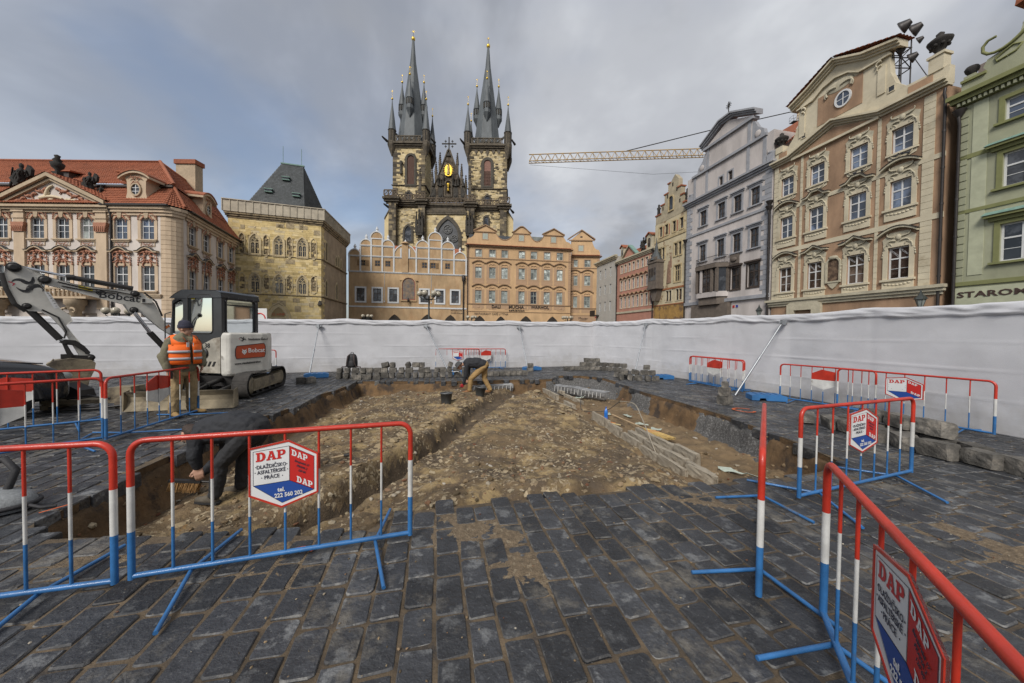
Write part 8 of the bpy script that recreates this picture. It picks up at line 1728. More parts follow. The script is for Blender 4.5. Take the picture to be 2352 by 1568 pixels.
mb = MB(); mb.tube([(CX1+0.02,CY1-0.02,1.35),(CX1+0.14,CY1+0.02,1.38),(CX1+0.14,CY1+0.02,2.0),(CX1+0.02,CY1-0.02,2.05)], 0.013, 6); put('grab_rail', mb.mesh('grab_rail', M_EXB), CAB)
mb = MB(); mb.tube([(CX1-0.1,CY0+0.3,2.56),(CX1-0.25,CY0+0.35,3.6)], [0.012,0.006], 6); put('aerial', mb.mesh('aerial', M_EXB), CAB)
mb = MB(); mb.box(0.42,0.52,CY1-0.035,CY1-0.028,2.36,2.42); put('sticker', mb.mesh('sticker', flat('yellow_sticker', (0.65,0.52,0.02))), CAB)
# lettering and plates on the tail
fa = Vector((-0.62,0.52)); fb = Vector((-0.80,0.05)); fe = (fb-fa).normalized(); FT = TR(fa.x, fa.y, 0, math.atan2(fe.y, fe.x))
M_PLATE = mat('orange_red_plate', (0.40,0.065,0.02), 0.4, 0.15, 3); M_BLK = flat('black_decal', (0.02,0.02,0.022), 0.5); M_DW = flat('white_decal', (0.65,0.65,0.64), 0.5)
mb = MB(); mb.prism([(-0.06,0.93),(0.54,0.95),(0.56,1.02),(0.56,1.22),(0.53,1.29),(-0.05,1.23),(-0.08,1.16),(-0.08,1.0)], -0.006, 0.0); pl = put('name_plate', mb.mesh('name_plate', M_PLATE), CWT, M=FT @ T((0,-0.004,0)))
mb = MB(); ring(mb, grow([(-0.06,0.93),(0.54,0.95),(0.56,1.02),(0.56,1.22),(0.53,1.29),(-0.05,1.23),(-0.08,1.16),(-0.08,1.0)], 0.012), [(-0.06,0.93),(0.54,0.95),(0.56,1.02),(0.56,1.22),(0.53,1.29),(-0.05,1.23),(-0.08,1.16),(-0.08,1.0)], -0.009, 0.0); put('plate_border', mb.mesh('plate_border', M_BLK), pl)
text('lettering', 'Bobcat', 0.155, M_DW, pl, T((0.365,-0.008,1.115)), 0.002, bold=0.002, xs=0.85)
def cat_head(parent, M, s, m):
 mb = MB(); mb.add([(x*s,0,z*s) for x, z in ((-0.5,0.75),(-0.38,0.30),(-0.55,0.0),(-0.35,-0.35),(-0.12,-0.55),(0.0,-0.8),(0.12,-0.55),(0.35,-0.35),(0.55,0.0),(0.38,0.30),(0.5,0.75),(0.15,0.42),(-0.15,0.42))], [(0,1,12),(1,2,3,12),(3,4,5,6,7,11,12),(7,8,9,11),(9,10,11)])
 o = put('cat_emblem', mb.mesh('cat_emblem', m), parent, M=M)
 mb = MB()
 for sx in (-1,1): mb.add([(sx*0.30*s,-0.001,0.12*s),(sx*0.10*s,-0.001,0.0),(sx*0.14*s,-0.001,-0.10*s),(sx*0.34*s,-0.001,0.0)], [(0,1,2,3)])
 mb.add([(-0.10*s,-0.001,-0.32*s),(0.10*s,-0.001,-0.32*s),(0,-0.001,-0.45*s)], [(0,1,2)]); put('emblem_eye', mb.mesh('emblem_eye', M_BLK if m is M_DW else M_EXW), o)
cat_head(pl, T((0.10,-0.0085,1.09)), 0.10, M_DW)
text('lettering', 'Stavitelství Řehoř', 0.075, M_BLK, CWT, FT @ T((0.18,-0.006,1.40)), 0.002, 'LEFT', 0.001, 0.85); text('lettering', 'www.stavitelstvirehor', 0.072, M_BLK, CWT, FT @ T((-0.10,-0.006,0.80)) @ Matrix.Rotation(-0.05,4,'Y'), 0.002, 'LEFT', 0.002, 0.88)
def brush_logo(parent, M, s):
 mb = MB()
 def stroke(P_, w):
  pts = []
  for i in range(len(P_)-1):
   a, b, c, d = [Vector(P_[max(0,min(len(P_)-1,i+q))]) for q in (-1,0,1,2)]
   for k in range(6): t = k/6; pts.append(0.5*((2*b)+(c-a)*t+(2*a-5*b+4*c-d)*t*t+(3*b-a-3*c+d)*t**3))
  n = len(pts)
  for i in range(n-1):
   a, b = Vector(pts[i]), Vector(pts[i+1]); d = (b-a).normalized(); q = Vector((-d.y, d.x)); wa, wb = w*math.sin(PI*(i+0.35)/(n-0.3)), w*math.sin(PI*(i+1.35)/(n-0.3)); wa, wb = max(wa,0.01), max(wb,0.01)
   mb.add([((a-q*wa).x*s,0,(a-q*wa).y*s),((b-q*wb).x*s,0,(b-q*wb).y*s),((b+q*wb).x*s,0,(b+q*wb).y*s),((a+q*wa).x*s,0,(a+q*wa).y*s)], [(0,1,2,3)])
 stroke([(-0.75,0.10),(-0.60,0.32),(-0.30,0.36),(-0.05,0.18),(0.15,0.12),(0.32,0.30),(0.34,0.62),(0.36,0.72)], 0.15); stroke([(0.82,-0.55),(0.88,-0.28),(0.70,-0.06),(0.38,-0.08),(0.18,-0.28),(0.12,-0.52),(-0.08,-0.62),(-0.35,-0.50),(-0.55,-0.25)], 0.19)
 o = put('calligraphic_logo', mb.mesh('calligraphic_logo', M_BLK), parent, M=M); mb = MB(); mb.add([(x*s,-0.001,z*s) for x, z in ((-0.95,0.12),(-0.82,0.16),(-0.55,0.0),(-0.68,-0.22),(-0.72,-0.20),(-0.66,0.0))], [(0,1,2,5),(2,3,4,5)]); put('logo_tick', mb.mesh('logo_tick', flat('red_tick', (0.38,0.03,0.05))), o)
brush_logo(CWT, FT @ T((0.06,-0.006,1.41)), 0.085)
text('lettering', '38', 0.15, M_BLK, pnl, T((0.02,0.75,1.24)) @ Matrix.Rotation(PI, 4, 'Z'), 0.002, bold=0.003)
# boom and arm in the swung boom plane: x outwards, +y towards the camera
BM = TR(-8.5, 8.9, 0, math.atan2(-0.8, -0.6)); FLIP = Matrix.Rotation(PI, 4, 'Z')
boom = [(2.25,2.65),(2.19,2.70),(1.77,2.58),(1.30,2.53),(0.94,2.53),(0.78,2.49),(0.58,2.26),(0.42,1.85),(0.22,1.40),(0.05,1.00),(-0.12,0.85),(-0.22,0.98),(0.08,1.32),(0.48,1.66),(0.80,2.02),(0.98,2.02),(1.08,2.20),(1.49,2.33),(1.93,2.47),(2.23,2.55)]
mb = MB(); mb.prism(boom, -0.10, 0.10); BOOM = xadd('boom', mb, M_EXW, BM); bv = BOOM.modifiers.new('soft', 'BEVEL'); bv.width = 0.012; bv.segments = 2
arm = [(2.62,2.84),(2.57,2.91),(2.51,2.93),(2.44,2.88),(2.20,2.74),(2.17,2.62),(2.22,2.52),(2.08,2.25),(1.96,2.02),(1.84,1.90),(1.82,1.78),(1.90,1.68),(1.79,1.45),(1.60,1.08),(1.535,0.95),(1.60,0.90),(1.72,0.98),(1.84,1.30),(1.95,1.60),(2.10,1.86),(2.22,1.96),(2.36,1.97),(2.49,2.11),(2.58,2.40),(2.63,2.70)]
mb = MB(); mb.prism(arm, -0.085, 0.085); ARM = xadd('arm', mb, M_EXW, BM); bv = ARM.modifiers.new('soft', 'BEVEL'); bv.width = 0.010; bv.segments = 2
mb = MB(); edge = [(2.63,2.70),(2.58,2.40),(2.49,2.11),(2.36,1.97)]
for a, b in zip(edge[:-1], edge[1:]): mb.tube([(a[0]+0.02,0,a[1]),(b[0]+0.02,0,b[1])], 0.055, 8)
put('arm_edge', mb.mesh('arm_edge', M_STEELD), ARM)
for x, z, r, par in ((2.52,2.82,0.075,ARM),(2.16,2.62,0.07,ARM),(2.38,2.06,0.05,ARM),(1.57,0.98,0.05,ARM),(0.90,2.46,0.06,BOOM),(0.92,2.07,0.06,BOOM),(0.02,0.98,0.07,BOOM)):
 mb = MB(); mb.lathe([(r,-0.15),(r,0.15),(r*0.55,0.16)], 14, M=TR(x,0,z,0,-PI/2)); mb.lathe([(r*1.25,-0.135),(r*1.25,0.135)], 14, M=TR(x,0,z,0,-PI/2)); put('pivot_pin', mb.mesh('pivot_pin', M_STEELD), par)
mb = MB(); mb.tube([(2.48,0,2.86),(1.80,0,2.72)], 0.028, 10, 1); mb.tube([(1.83,0,2.725),(0.92,0,2.585)], 0.055, 12, 0); mb.lathe([(0.06,-0.06),(0.06,0.06)], 12, M=TR(1.83,0,2.725,0,0,-PI/2+0.15)); xadd('arm_cylinder', mb, [M_STEELD, M_CHROME], BM)
mb = MB(); mb.tube([(2.36,0.0,2.0),(1.98,0.0,1.38)], 0.058, 12, 0); mb.tube([(1.98,0.0,1.38),(1.90,0.0,1.30)], 0.03, 10, 1); xadd('bucket_cylinder', mb, [M_STEELD, M_CHROME], BM)
for y in (-0.13,0.13): mb = MB(); mb.tube([(0.92,y,2.05),(0.62,y,1.48)], 0.026, 10, 1); mb.tube([(0.66,y,1.55),(0.20,y,0.85)], 0.05, 12, 0); xadd('boom_cylinder', mb, [M_STEELD, M_CHROME], BM)
mb = MB()
for y in (-0.11,0.11):
 mb.prism([(2.00,1.32),(1.92,1.38),(1.78,1.36),(1.66,1.24),(1.58,1.10),(1.62,1.05),(1.70,1.14),(1.80,1.25),(1.92,1.27)], y-0.02, y+0.02); mb.prism([(1.96,1.30),(1.90,1.30),(1.83,1.10),(1.76,0.95),(1.82,0.93),(1.90,1.06)], y-0.02, y+0.02)
for x, z in ((1.93,1.32),(1.62,1.09),(1.78,0.94)): mb.lathe([(0.04,-0.15),(0.04,0.15)], 12, M=TR(x,0,z,0,-PI/2))
xadd('bucket_linkage', mb, M_STEELD, BM)
# hydraulic hoses
mb = MB(); mb.tube([(2.0,0.10,2.60),(1.6,0.12,2.50),(1.2,0.12,2.48),(0.8,0.13,2.40)], 0.014, 6); mb.tube([(1.95,0.11,2.52),(1.55,0.12,2.44),(1.2,0.12,2.44)], 0.012, 6); mb.tube([(0.75,0.12,2.50),(0.56,0.13,2.30),(0.45,0.12,1.95)], 0.02, 6); mb.tube([(2.2,0.09,2.0),(2.0,0.09,1.85),(1.90,0.10,1.55),(1.93,0.1,1.40)], 0.016, 6); xadd('hydraulic_hose', mb, M_STEELD, BM)
# bucket
bo = [(2.06,0.94),(1.85,0.98),(1.56,0.92),(1.51,0.86),(1.53,0.70),(1.60,0.50),(1.63,0.30),(1.62,0.14),(1.70,0.02),(1.86,0.12),(2.02,0.30),(2.14,0.52),(2.20,0.72),(2.16,0.87)]
mb = MB(); n = len(bo); w_ = 0.27; k0 = 6                      # open between lip and hinge
inn = [(1.86+(x-1.86)*0.93, 0.52+(z-0.52)*0.93) for x, z in bo]
mb.prism(bo, -w_, -w_+0.02); mb.prism(bo, w_-0.02, w_)
ring(mb, bo, inn, -w_+0.02, w_-0.02); BK = xadd('bucket', mb, M_MUD, BM)
mb = MB()
for y in (-0.2,-0.07,0.07,0.2): mb.prism([(1.66,0.10),(1.72,0.12),(1.70,-0.005),(1.67,-0.005)], y-0.03, y+0.03)
put('bucket_tooth', mb.mesh('bucket_tooth', M_MUD), BK)
mb = MB(); mb.box(1.84,1.98,-0.12,0.12,0.97,1.06); mb.prism([(1.52,0.90),(1.85,0.96),(1.84,1.04),(1.56,1.02)], -0.13, 0.13); put('bucket_bracket', mb.mesh('bucket_bracket', M_STEELD), BK)
for k in range(5): mb = MB(); mb.tube([(2.07-0.0*k,-w_+0.09+0.09*k,0.955),(2.21,-w_+0.09+0.09*k,0.72)], 0.012, 6); put('bucket_rib', mb.mesh('bucket_rib', M_MUD), BK)
# decals on boom and arm
text('lettering', 'Bobcat', 0.225, M_BLK, BOOM, T((1.135,0.103,2.36)) @ FLIP @ Matrix.Rotation(0.10,4,'Y'), 0.001, bold=0.003, xs=1.0); cat_head(BOOM, T((1.45,0.103,2.43)) @ FLIP, 0.085, M_BLK)
mb = MB(); mb.add([(1.73,0.1025,2.50),(1.53,0.1025,2.44),(1.53,0.1025,2.51),(1.73,0.1025,2.565)], [(0,1,2,3)]); put('warning_label', mb.mesh('warning_label', flat('warning_yellow', (0.62,0.48,0.01))), BOOM)
mb = MB(); mb.tube([(1.68,0.104,2.51),(1.645,0.104,2.545),(1.62,0.104,2.495)], 0.004, 4, closed=True); mb.box(1.555,1.60,0.1028,0.104,2.47,2.50); put('warning_symbol', mb.mesh('warning_symbol', M_BLK), BOOM)
mb = MB(); mb.box(0.62,0.80,0.10,0.16,2.25,2.36); mb.box(0.74,0.79,0.161,0.165,2.27,2.35,1); put('boom_light', mb.mesh('boom_light', [M_EXW, M_STEELD]), BOOM)
mb = MB(); mb.add([(0.33,0.1025,1.74),(0.24,0.1025,1.58),(0.34,0.1025,1.52),(0.42,0.1025,1.66)], [(0,1,2,3)], 0); mb.add([(0.335,0.104,1.75),(0.305,0.104,1.695),(0.395,0.104,1.625),(0.425,0.104,1.665)], [(0,1,2,3)], 1); put('safety_sticker', mb.mesh('safety_sticker', [M_DW, flat('orange_sticker', (0.55,0.14,0.02))]), BOOM)
brush_logo(ARM, T((2.38,0.088,2.50)) @ FLIP, 0.23)
mb = MB(); mb.add([(2.17,0.0875,2.37),(2.11,0.0875,2.38),(1.98,0.0875,2.06),(2.05,0.0875,2.03)], [(0,1,2,3)]); pp = put('rating_label', mb.mesh('rating_label', M_DW), ARM); mb = MB()
for k in range(6): t_ = k/6; mb.tube([(2.150-0.012-0.125*t_-0.0,0.0885,2.345-0.31*t_),(2.115-0.125*t_,0.0885,2.350-0.31*t_)], 0.004, 4)
put('label_print', mb.mesh('label_print', M_BLK), pp, kind='stuff')
# quick-hitch attachments lying on the ground beside the bucket
at = thing('spare_attachment', 'muddy steel attachment with hoses lying behind the left barriers', 'attachment', (-8.55,7.0,0.012), 0.2)
mb = MB(); mb.box(-0.75,0.75,-0.2,0.25,0.10,0.18); mb.box(-0.7,-0.55,-0.25,0.3,0,0.10); mb.box(0.5,0.65,-0.25,0.3,0,0.10); mb.prism([(0.2,0.18),(0.75,0.18),(0.70,0.42),(0.3,0.40)], -0.15, 0.2); put('frame', mb.mesh('frame', M_MUD), at)
mb = MB(); mb.tube([(-0.5,-0.3,0.05),(-0.2,-0.45,0.03),(0.3,-0.4,0.03),(0.6,-0.25,0.06),(0.9,-0.3,0.03)], 0.025, 6); mb.tube([(-0.3,-0.2,0.2),(0.1,-0.3,0.28),(0.4,-0.2,0.2)], 0.02, 6); put('hose', mb.mesh('hose', M_STEELD), at)
mb = MB(); mb.prism([(-0.55,0.18),(-0.15,0.18),(-0.2,0.35),(-0.45,0.5)], -0.1, 0.2); put('bracket', mb.mesh('bracket', M_STEELD), at)
# ---------------------------------------------------------------- dark car at the left edge
M_CAR = mat('dark_car_paint', (0.014,0.015,0.018), 0.25, 0.1, 2, coat=0.8); M_TYRE = mat('tyre_rubber', (0.02,0.02,0.021), 0.8, 0.2, 6); M_RIM = mat('dark_alloy', (0.16,0.16,0.165), 0.35, 0.1, 4, metal=0.8)
CR = thing('parked_car', 'front wing of a dark grey car parked behind the left barriers', 'car', (-9.30,6.27,0.012), 1.10)
st_ = [(0.62,0.60,0.30,0.55,0.40,0.62),(0.58,0.70,0.24,0.70,0.55,0.72),(0.45,0.78,0.22,0.86,0.62,0.88),(0.2,0.80,0.22,0.93,0.68,0.98),(-0.15,0.81,0.22,0.98,0.70,1.05),(-0.55,0.81,0.22,1.00,0.70,1.10),(-0.85,0.81,0.22,1.01,0.66,1.14),(-1.5,0.81,0.22,1.03,0.60,1.55),(-2.2,0.81,0.22,1.03,0.58,1.62),(-3.0,0.80,0.22,1.03,0.57,1.55),(-3.5,0.78,0.24,1.02,0.56,1.15),(-3.75,0.70,0.35,0.95,0.5,0.98)]
vs = []
for x, w, zl, zs_, wt, zt in st_:
 half = [(w*0.9,zl),(w,zl+0.12),(w,zl+(zs_-zl)*0.62),(w*0.985,zs_-0.05),(w*0.95,zs_),(wt,zt-0.02),(wt*0.5,zt+0.01)]
 vs += [(x, -y, z) for y, z in half]+[(x, y, z) for y, z in reversed(half)]
m = 14; fs = [(i*m+j, i*m+(j+1) % m, (i+1)*m+(j+1) % m, (i+1)*m+j) for i in range(len(st_)-1) for j in range(m)]+[tuple(reversed(range(m))), tuple((len(st_)-1)*m+j for j in range(m))]
mb = MB(); mb.add(vs, fs, 0, True); cb = put('body', mb.mesh('body', M_CAR), CR); ss = cb.modifiers.new('round', 'SUBSURF'); ss.levels = 2; ss.render_levels = 2
for x in (-0.15,-2.85):
 for s in (-1,1):
  mb = MB(); mb.lathe([(0.20,-0.10),(0.31,-0.105),(0.335,-0.07),(0.335,0.07),(0.31,0.105),(0.20,0.10)], 28, M=TR(x,s*0.72,0.335,0,-PI/2*s)); wh = put('wheel', mb.mesh('wheel', M_TYRE), CR)
  mb = MB(); mb.lathe([(0.225,0.08),(0.225,0.10),(0.205,0.105)], 28, M=TR(x,s*0.72,0.335,0,-PI/2*s))
  for k in range(10):
   a = 2*PI*k/10; mb.tube([(x,s*0.825,0.335),(x+0.205*math.cos(a),s*0.825,0.335+0.205*math.sin(a))], [0.022,0.012], 5)
  put('rim', mb.mesh('rim', M_RIM), wh)
  mb = MB(); mb.tube([(x+0.40*math.cos(PI*i/14), s*0.800, 0.335+0.40*math.sin(PI*i/14)) for i in range(15)], 0.028, 6); mb.prism([(x+0.40*math.cos(PI*i/14), 0.335+0.40*math.sin(PI*i/14)) for i in range(15)], s*0.790, s*0.807); put('wheel_arch', mb.mesh('wheel_arch', M_TYRE), CR)
mb = MB(); mb.tube([(0.30,-0.62,0.955),(-0.5,-0.735,1.045),(-0.9,-0.75,1.06)], 0.012, 6); put('bonnet_seam', mb.mesh('bonnet_seam', M_TYRE), CR)
mb = MB(); mb.ball((0.50,-0.62,0.70), (0.14,0.10,0.09), 12); mb.ball((0.50,0.62,0.70), (0.14,0.10,0.09), 12); put('headlight', mb.mesh('headlight', G_CURTAIN), CR)
# ---------------------------------------------------------------- people
def capsule(mb, a, b, ra, rb, n=10):
 a, b = Vector(a), Vector(b); d = b-a; L = d.length
 pts = []; rr = []
 for k in range(4): t = math.cos(PI/2*k/3.2); pts.append(a-d.normalized()*ra*t); rr.append(max(0.004, ra*math.sqrt(max(0, 1-t*t))))
 for k in (0.0,0.33,0.66,1.0): pts.append(a+d*k); rr.append(ra+(rb-ra)*k)
 for k in range(3,-1,-1): t = math.cos(PI/2*k/3.2); pts.append(b+d.normalized()*rb*t); rr.append(max(0.004, rb*math.sqrt(max(0, 1-t*t))))
 mb.tube(pts, rr, n)
def flesh(o, voxel, smooth_n=4, folds=0.0, seed=0):
 """grow one continuous skin over the overlapping limbs, then soften it; cloth gets folds"""
 r = o.modifiers.new('skin', 'REMESH'); r.mode = 'VOXEL'; r.voxel_size = voxel; r.use_smooth_shade = True
 s = o.modifiers.new('soften', 'SMOOTH'); s.iterations = smooth_n; s.factor = 0.5
 if folds:
  tx = bpy.data.textures.new('folds_%s' % o.name, 'CLOUDS'); tx.noise_scale = 0.075; tx.noise_depth = 2; d = o.modifiers.new('folds', 'DISPLACE'); d.texture = tx; d.strength = folds; d.mid_level = 0.5; d.texture_coords = 'LOCAL'
M_SKIN = mat('skin', (0.44,0.25,0.17), 0.55, 0.08, 12, 0.05, 60)
def head(mb, c, fwd, up, s=1.0):
 """skull, jaw, nose, brow and ears; fwd is where the face looks"""
 f = Vector(fwd).normalized(); u = (Vector(up)-f*Vector(up).dot(f)).normalized(); r = f.cross(u); c = Vector(c); M = Matrix((( r.x, f.x, u.x, c.x),(r.y, f.y, u.y, c.y),(r.z, f.z, u.z, c.z),(0,0,0,1)))
 mb.ball((0,-0.012*s,0.03*s), (0.076*s,0.096*s,0.095*s), 14, M=M); mb.ball((0,0.030*s,-0.045*s), (0.058*s,0.062*s,0.070*s), 12, M=M); mb.ball((0,0.075*s,-0.095*s), (0.026*s,0.022*s,0.020*s), 8, M=M)
 mb.ball((0,0.098*s,-0.022*s), (0.015*s,0.024*s,0.018*s), 8, M=M); mb.ball((0,0.090*s,0.010*s), (0.011*s,0.018*s,0.030*s), 8, M=M); mb.ball((0,0.082*s,-0.062*s), (0.028*s,0.014*s,0.010*s), 8, M=M)
 for q in (-1,1):
  mb.ball((q*0.034*s,0.078*s,0.036*s), (0.028*s,0.014*s,0.010*s), 8, M=M); mb.ball((q*0.078*s,-0.005*s,-0.005*s), (0.012*s,0.024*s,0.034*s), 8, M=M)
 return M
def eyes(parent, M, s=1.0):
 mb = MB()
 for q in (-1,1): mb.ball((q*0.031*s,0.084*s,0.016*s), (0.012*s,0.008*s,0.007*s), 8, M=M)
 put('eye', mb.mesh('eye', flat('eye_dark', (0.05,0.04,0.035), 0.2)), parent)
def hand(mb, wrist, d, side, s=1.0, curl_=0.35):
 """palm with four unequal, bent fingers and a thumb leaving the side of the palm; d runs from wrist to fingertips, side towards the thumb"""
 w = Vector(wrist); d = Vector(d).normalized(); t = Vector(side); t = (t-d*t.dot(d)).normalized(); p = d.cross(t)
 capsule(mb, w-d*0.02*s, w+d*0.02*s, 0.026*s, 0.028*s)
 for k in range(4): capsule(mb, w+d*0.015*s+t*(0.030-0.020*k)*s, w+d*0.085*s+t*(0.034-0.023*k)*s, 0.015*s, 0.013*s, 8)
 for k, L in enumerate((0.070,0.080,0.074,0.058)):
  b = w+d*0.088*s+t*(0.034-0.023*k)*s; e1 = b+(d*math.cos(curl_)+p*math.sin(curl_))*L*0.5*s; e2 = e1+(d*math.cos(curl_*2.4)+p*math.sin(curl_*2.4))*L*0.5*s; capsule(mb, b, e1, 0.0105*s, 0.0095*s, 8); capsule(mb, e1, e2, 0.0095*s, 0.0080*s, 8)
 b = w+d*0.03*s+t*0.030*s; e1 = b+(d*0.6+t*0.75).normalized()*0.045*s; capsule(mb, b, e1, 0.014*s, 0.011*s, 8); capsule(mb, e1, e1+(d*0.85+t*0.3+p*0.3).normalized()*0.032*s, 0.011*s, 0.009*s, 8)
def shoe(mb, heel, d, s=1.0, h=0.10):
 d = Vector(d); d.z = 0; d.normalize(); e = Vector(heel); l = Vector((-d.y, d.x, 0))
 capsule(mb, e+Vector((0,0,0.045)), e+d*0.10*s+Vector((0,0,0.048)), 0.044, 0.046); capsule(mb, e+d*0.08*s+Vector((0,0,0.042)), e+d*0.205*s+Vector((0,0,0.034)), 0.046, 0.036); capsule(mb, e+d*0.02*s+Vector((0,0,0.05)), e+d*0.03*s+Vector((0,0,h)), 0.045, 0.05)
def sole(mb, heel, d, s=1.0):
 d = Vector(d); d.z = 0; d.normalize(); e = Vector(heel); a = math.atan2(d.y, d.x)
 pts = [(-0.05,-0.036),(0.06,-0.040),(0.16,-0.046),(0.225,-0.032),(0.245,0.0),(0.225,0.032),(0.16,0.046),(0.06,0.040),(-0.05,0.036),(-0.065,0.0)]; mb.prism(pts, 0.0, 0.022, axis='z', M=T(e) @ Matrix.Rotation(a, 4, 'Z'))
def loft(mb, rings, n=28, a0=0.0, a1=2*PI, mi=0):
 """elliptical rings (cx, cy, z, rx, ry); an open arc leaves a gap"""
 full = abs(a1-a0-2*PI) < 1e-6; m = n if full else n+1; vs = []
 for cx, cy, z, rx, ry in rings:
  for i in range(m): a = a0+(a1-a0)*i/n; vs.append((cx+rx*math.cos(a), cy+ry*math.sin(a), z))
 fs = [(k*m+i, k*m+(i+1) % m, (k+1)*m+(i+1) % m, (k+1)*m+i) for k in range(len(rings)-1) for i in range(m if full else n)]; mb.add(vs, fs, mi, True)
# --- standing man: orange vest, knitted cap
MN = thing('person', 'man in orange safety vest and dark knitted cap standing before the excavator', 'person', (-6.17,6.40,0.012), math.radians(74))
hd = (0.015,-0.035,1.615); look = (0.55,-0.75,-0.20)
mb = MB(); HM = head(mb, hd, look, (0,0,1), 1.08); capsule(mb, (0.0,0.0,1.42), (0.01,-0.025,1.56), 0.062, 0.056); capsule(mb, (0,0,0.98), (0,0,1.34), 0.145, 0.16)
for s in (-1,1):
 capsule(mb, (s*0.09,0,0.94), (s*0.115,-0.01,0.50), 0.085, 0.056); capsule(mb, (s*0.115,-0.01,0.50), (s*0.13,0.02,0.10), 0.054, 0.042); capsule(mb, (s*0.10,0,1.40), (s*0.20,0,1.38), 0.06, 0.055); capsule(mb, (s*0.20,0,1.38), (s*0.275,0.0,1.12), 0.05, 0.042)
capsule(mb, (-0.275,0,1.12), (-0.26,-0.07,0.88), 0.042, 0.032); hand(mb, (-0.26,-0.075,0.86), (0.05,-0.15,-1), (0.4,-0.9,0), 1.0); capsule(mb, (0.275,0,1.12), (0.235,-0.12,0.92), 0.042, 0.034); hand(mb, (0.232,-0.125,0.91), (-0.3,-0.2,-1), (-0.3,-0.9,0), 1.0)
bd = put('body', mb.mesh('body', M_SKIN), MN); flesh(bd, 0.0085, 3); eyes(MN, HM, 1.08)
mb = MB(); loft(mb, [(hd[0],hd[1],1.645,0.098,0.105),(hd[0],hd[1],1.66,0.101,0.108),(hd[0],hd[1],1.70,0.100,0.107),(hd[0]-0.005,hd[1]+0.005,1.745,0.085,0.092),(hd[0]-0.01,hd[1]+0.01,1.775,0.055,0.06),(hd[0]-0.01,hd[1]+0.01,1.785,0.01,0.01)]); loft(mb, [(hd[0],hd[1],1.632,0.104,0.111),(hd[0],hd[1],1.640,0.109,0.115),(hd[0],hd[1],1.685,0.108,0.114),(hd[0],hd[1],1.692,0.101,0.108)])
put('knitted_cap', mb.mesh('knitted_cap', mat('navy_knit', (0.035,0.035,0.055), 0.95, 0.2, 20, 0.6, 120)), MN)
M_OLIVE = mat('olive_jacket', (0.165,0.150,0.095), 0.85, 0.15, 5, 0.2, 40, stain=0.2, stain_scale=4); M_TAN = mat('tan_trousers', (0.31,0.225,0.115), 0.88, 0.12, 5, 0.2, 40, stain=0.2, stain_scale=3)
mb = MB(); capsule(mb, (-0.06,0.0,0.98), (-0.06,0.0,1.36), 0.165, 0.165); capsule(mb, (0.06,0.0,0.98), (0.06,0.0,1.36), 0.165, 0.165); capsule(mb, (0,0.0,0.90), (0,0,1.0), 0.185, 0.19); capsule(mb, (-0.15,0.01,1.40), (0.15,0.01,1.40), 0.075, 0.075); capsule(mb, (0,0.015,1.42), (0,-0.01,1.495), 0.085, 0.080)
for s in (-1,1): capsule(mb, (s*0.20,0.0,1.385), (s*0.29,0.01,1.12), 0.078, 0.070)
capsule(mb, (-0.30,0.01,1.12), (-0.275,-0.06,0.90), 0.076, 0.058); capsule(mb, (0.30,0.01,1.12), (0.245,-0.115,0.935), 0.076, 0.06); capsule(mb, (-0.07,0.07,1.45), (0.07,0.07,1.45), 0.06, 0.06)
jk = put('jacket', mb.mesh('jacket', M_OLIVE), MN); flesh(jk, 0.012, 3, 0.022)
mb = MB(); capsule(mb, (0,0.0,0.84), (0,0,0.95), 0.165, 0.165)
for s in (-1,1): capsule(mb, (s*0.09,0.0,0.88), (s*0.125,-0.01,0.50), 0.112, 0.092); capsule(mb, (s*0.125,-0.01,0.50), (s*0.14,0.02,0.11), 0.092, 0.082)
tr = put('trousers', mb.mesh('trousers', M_TAN), MN); flesh(tr, 0.012, 3, 0.026)
M_BOOT = mat('tan_boot', (0.30,0.19,0.075), 0.8, 0.15, 6, 0.2, 40)
for s, d in ((-1,(-0.25,-1,0)),(1,(0.55,-0.85,0))):
 mb = MB(); shoe(mb, (s*0.14,0.03,0.0), d); sh = put('boot', mb.mesh('boot', M_BOOT), MN); flesh(sh, 0.009, 3); mb = MB(); sole(mb, (s*0.14,0.03,0.0), d); put('sole', mb.mesh('sole', M_TYRE), sh)
M_VEST = mat('orange_vest', (0.85,0.14,0.008), 0.7, 0.06, 5, 0.15, 30); M_SILVER = mat('reflective_tape', (0.36,0.37,0.39), 0.4, 0.06, 5)
g0, g1 = -PI/2+0.03, 1.5*PI-0.03
mb = MB(); VR = [(0,0.0,0.965,0.268,0.232),(0,0.0,1.05,0.262,0.226),(0,0.0,1.20,0.262,0.218),(0,0.0,1.33,0.258,0.208)]
loft(mb, VR, 40, g0+0.05, g1-0.06)
for s in (-1,1):
 fr_ = [(s*0.02,-0.215,1.32),(s*0.24,-0.11,1.32),(s*0.225,-0.06,1.42),(s*0.20,0.0,1.485),(s*0.11,0.0,1.515),(s*0.075,-0.15,1.45)]; mb.add(fr_, [(0,1,2,3,4,5)] if s > 0 else [(5,4,3,2,1,0)], 0, True)
 bk_ = [(0.0,0.205,1.30),(s*0.235,0.11,1.31),(s*0.225,0.08,1.42),(s*0.20,0.0,1.485),(s*0.11,0.0,1.515),(0.0,0.12,1.50)]; mb.add(bk_, [(5,4,3,2,1,0)] if s > 0 else [(0,1,2,3,4,5)], 0, True)
vt = put('safety_vest', mb.mesh('safety_vest', M_VEST), MN); sd = vt.modifiers.new('thickness', 'SOLIDIFY'); sd.thickness = 0.008; sd.offset = 1
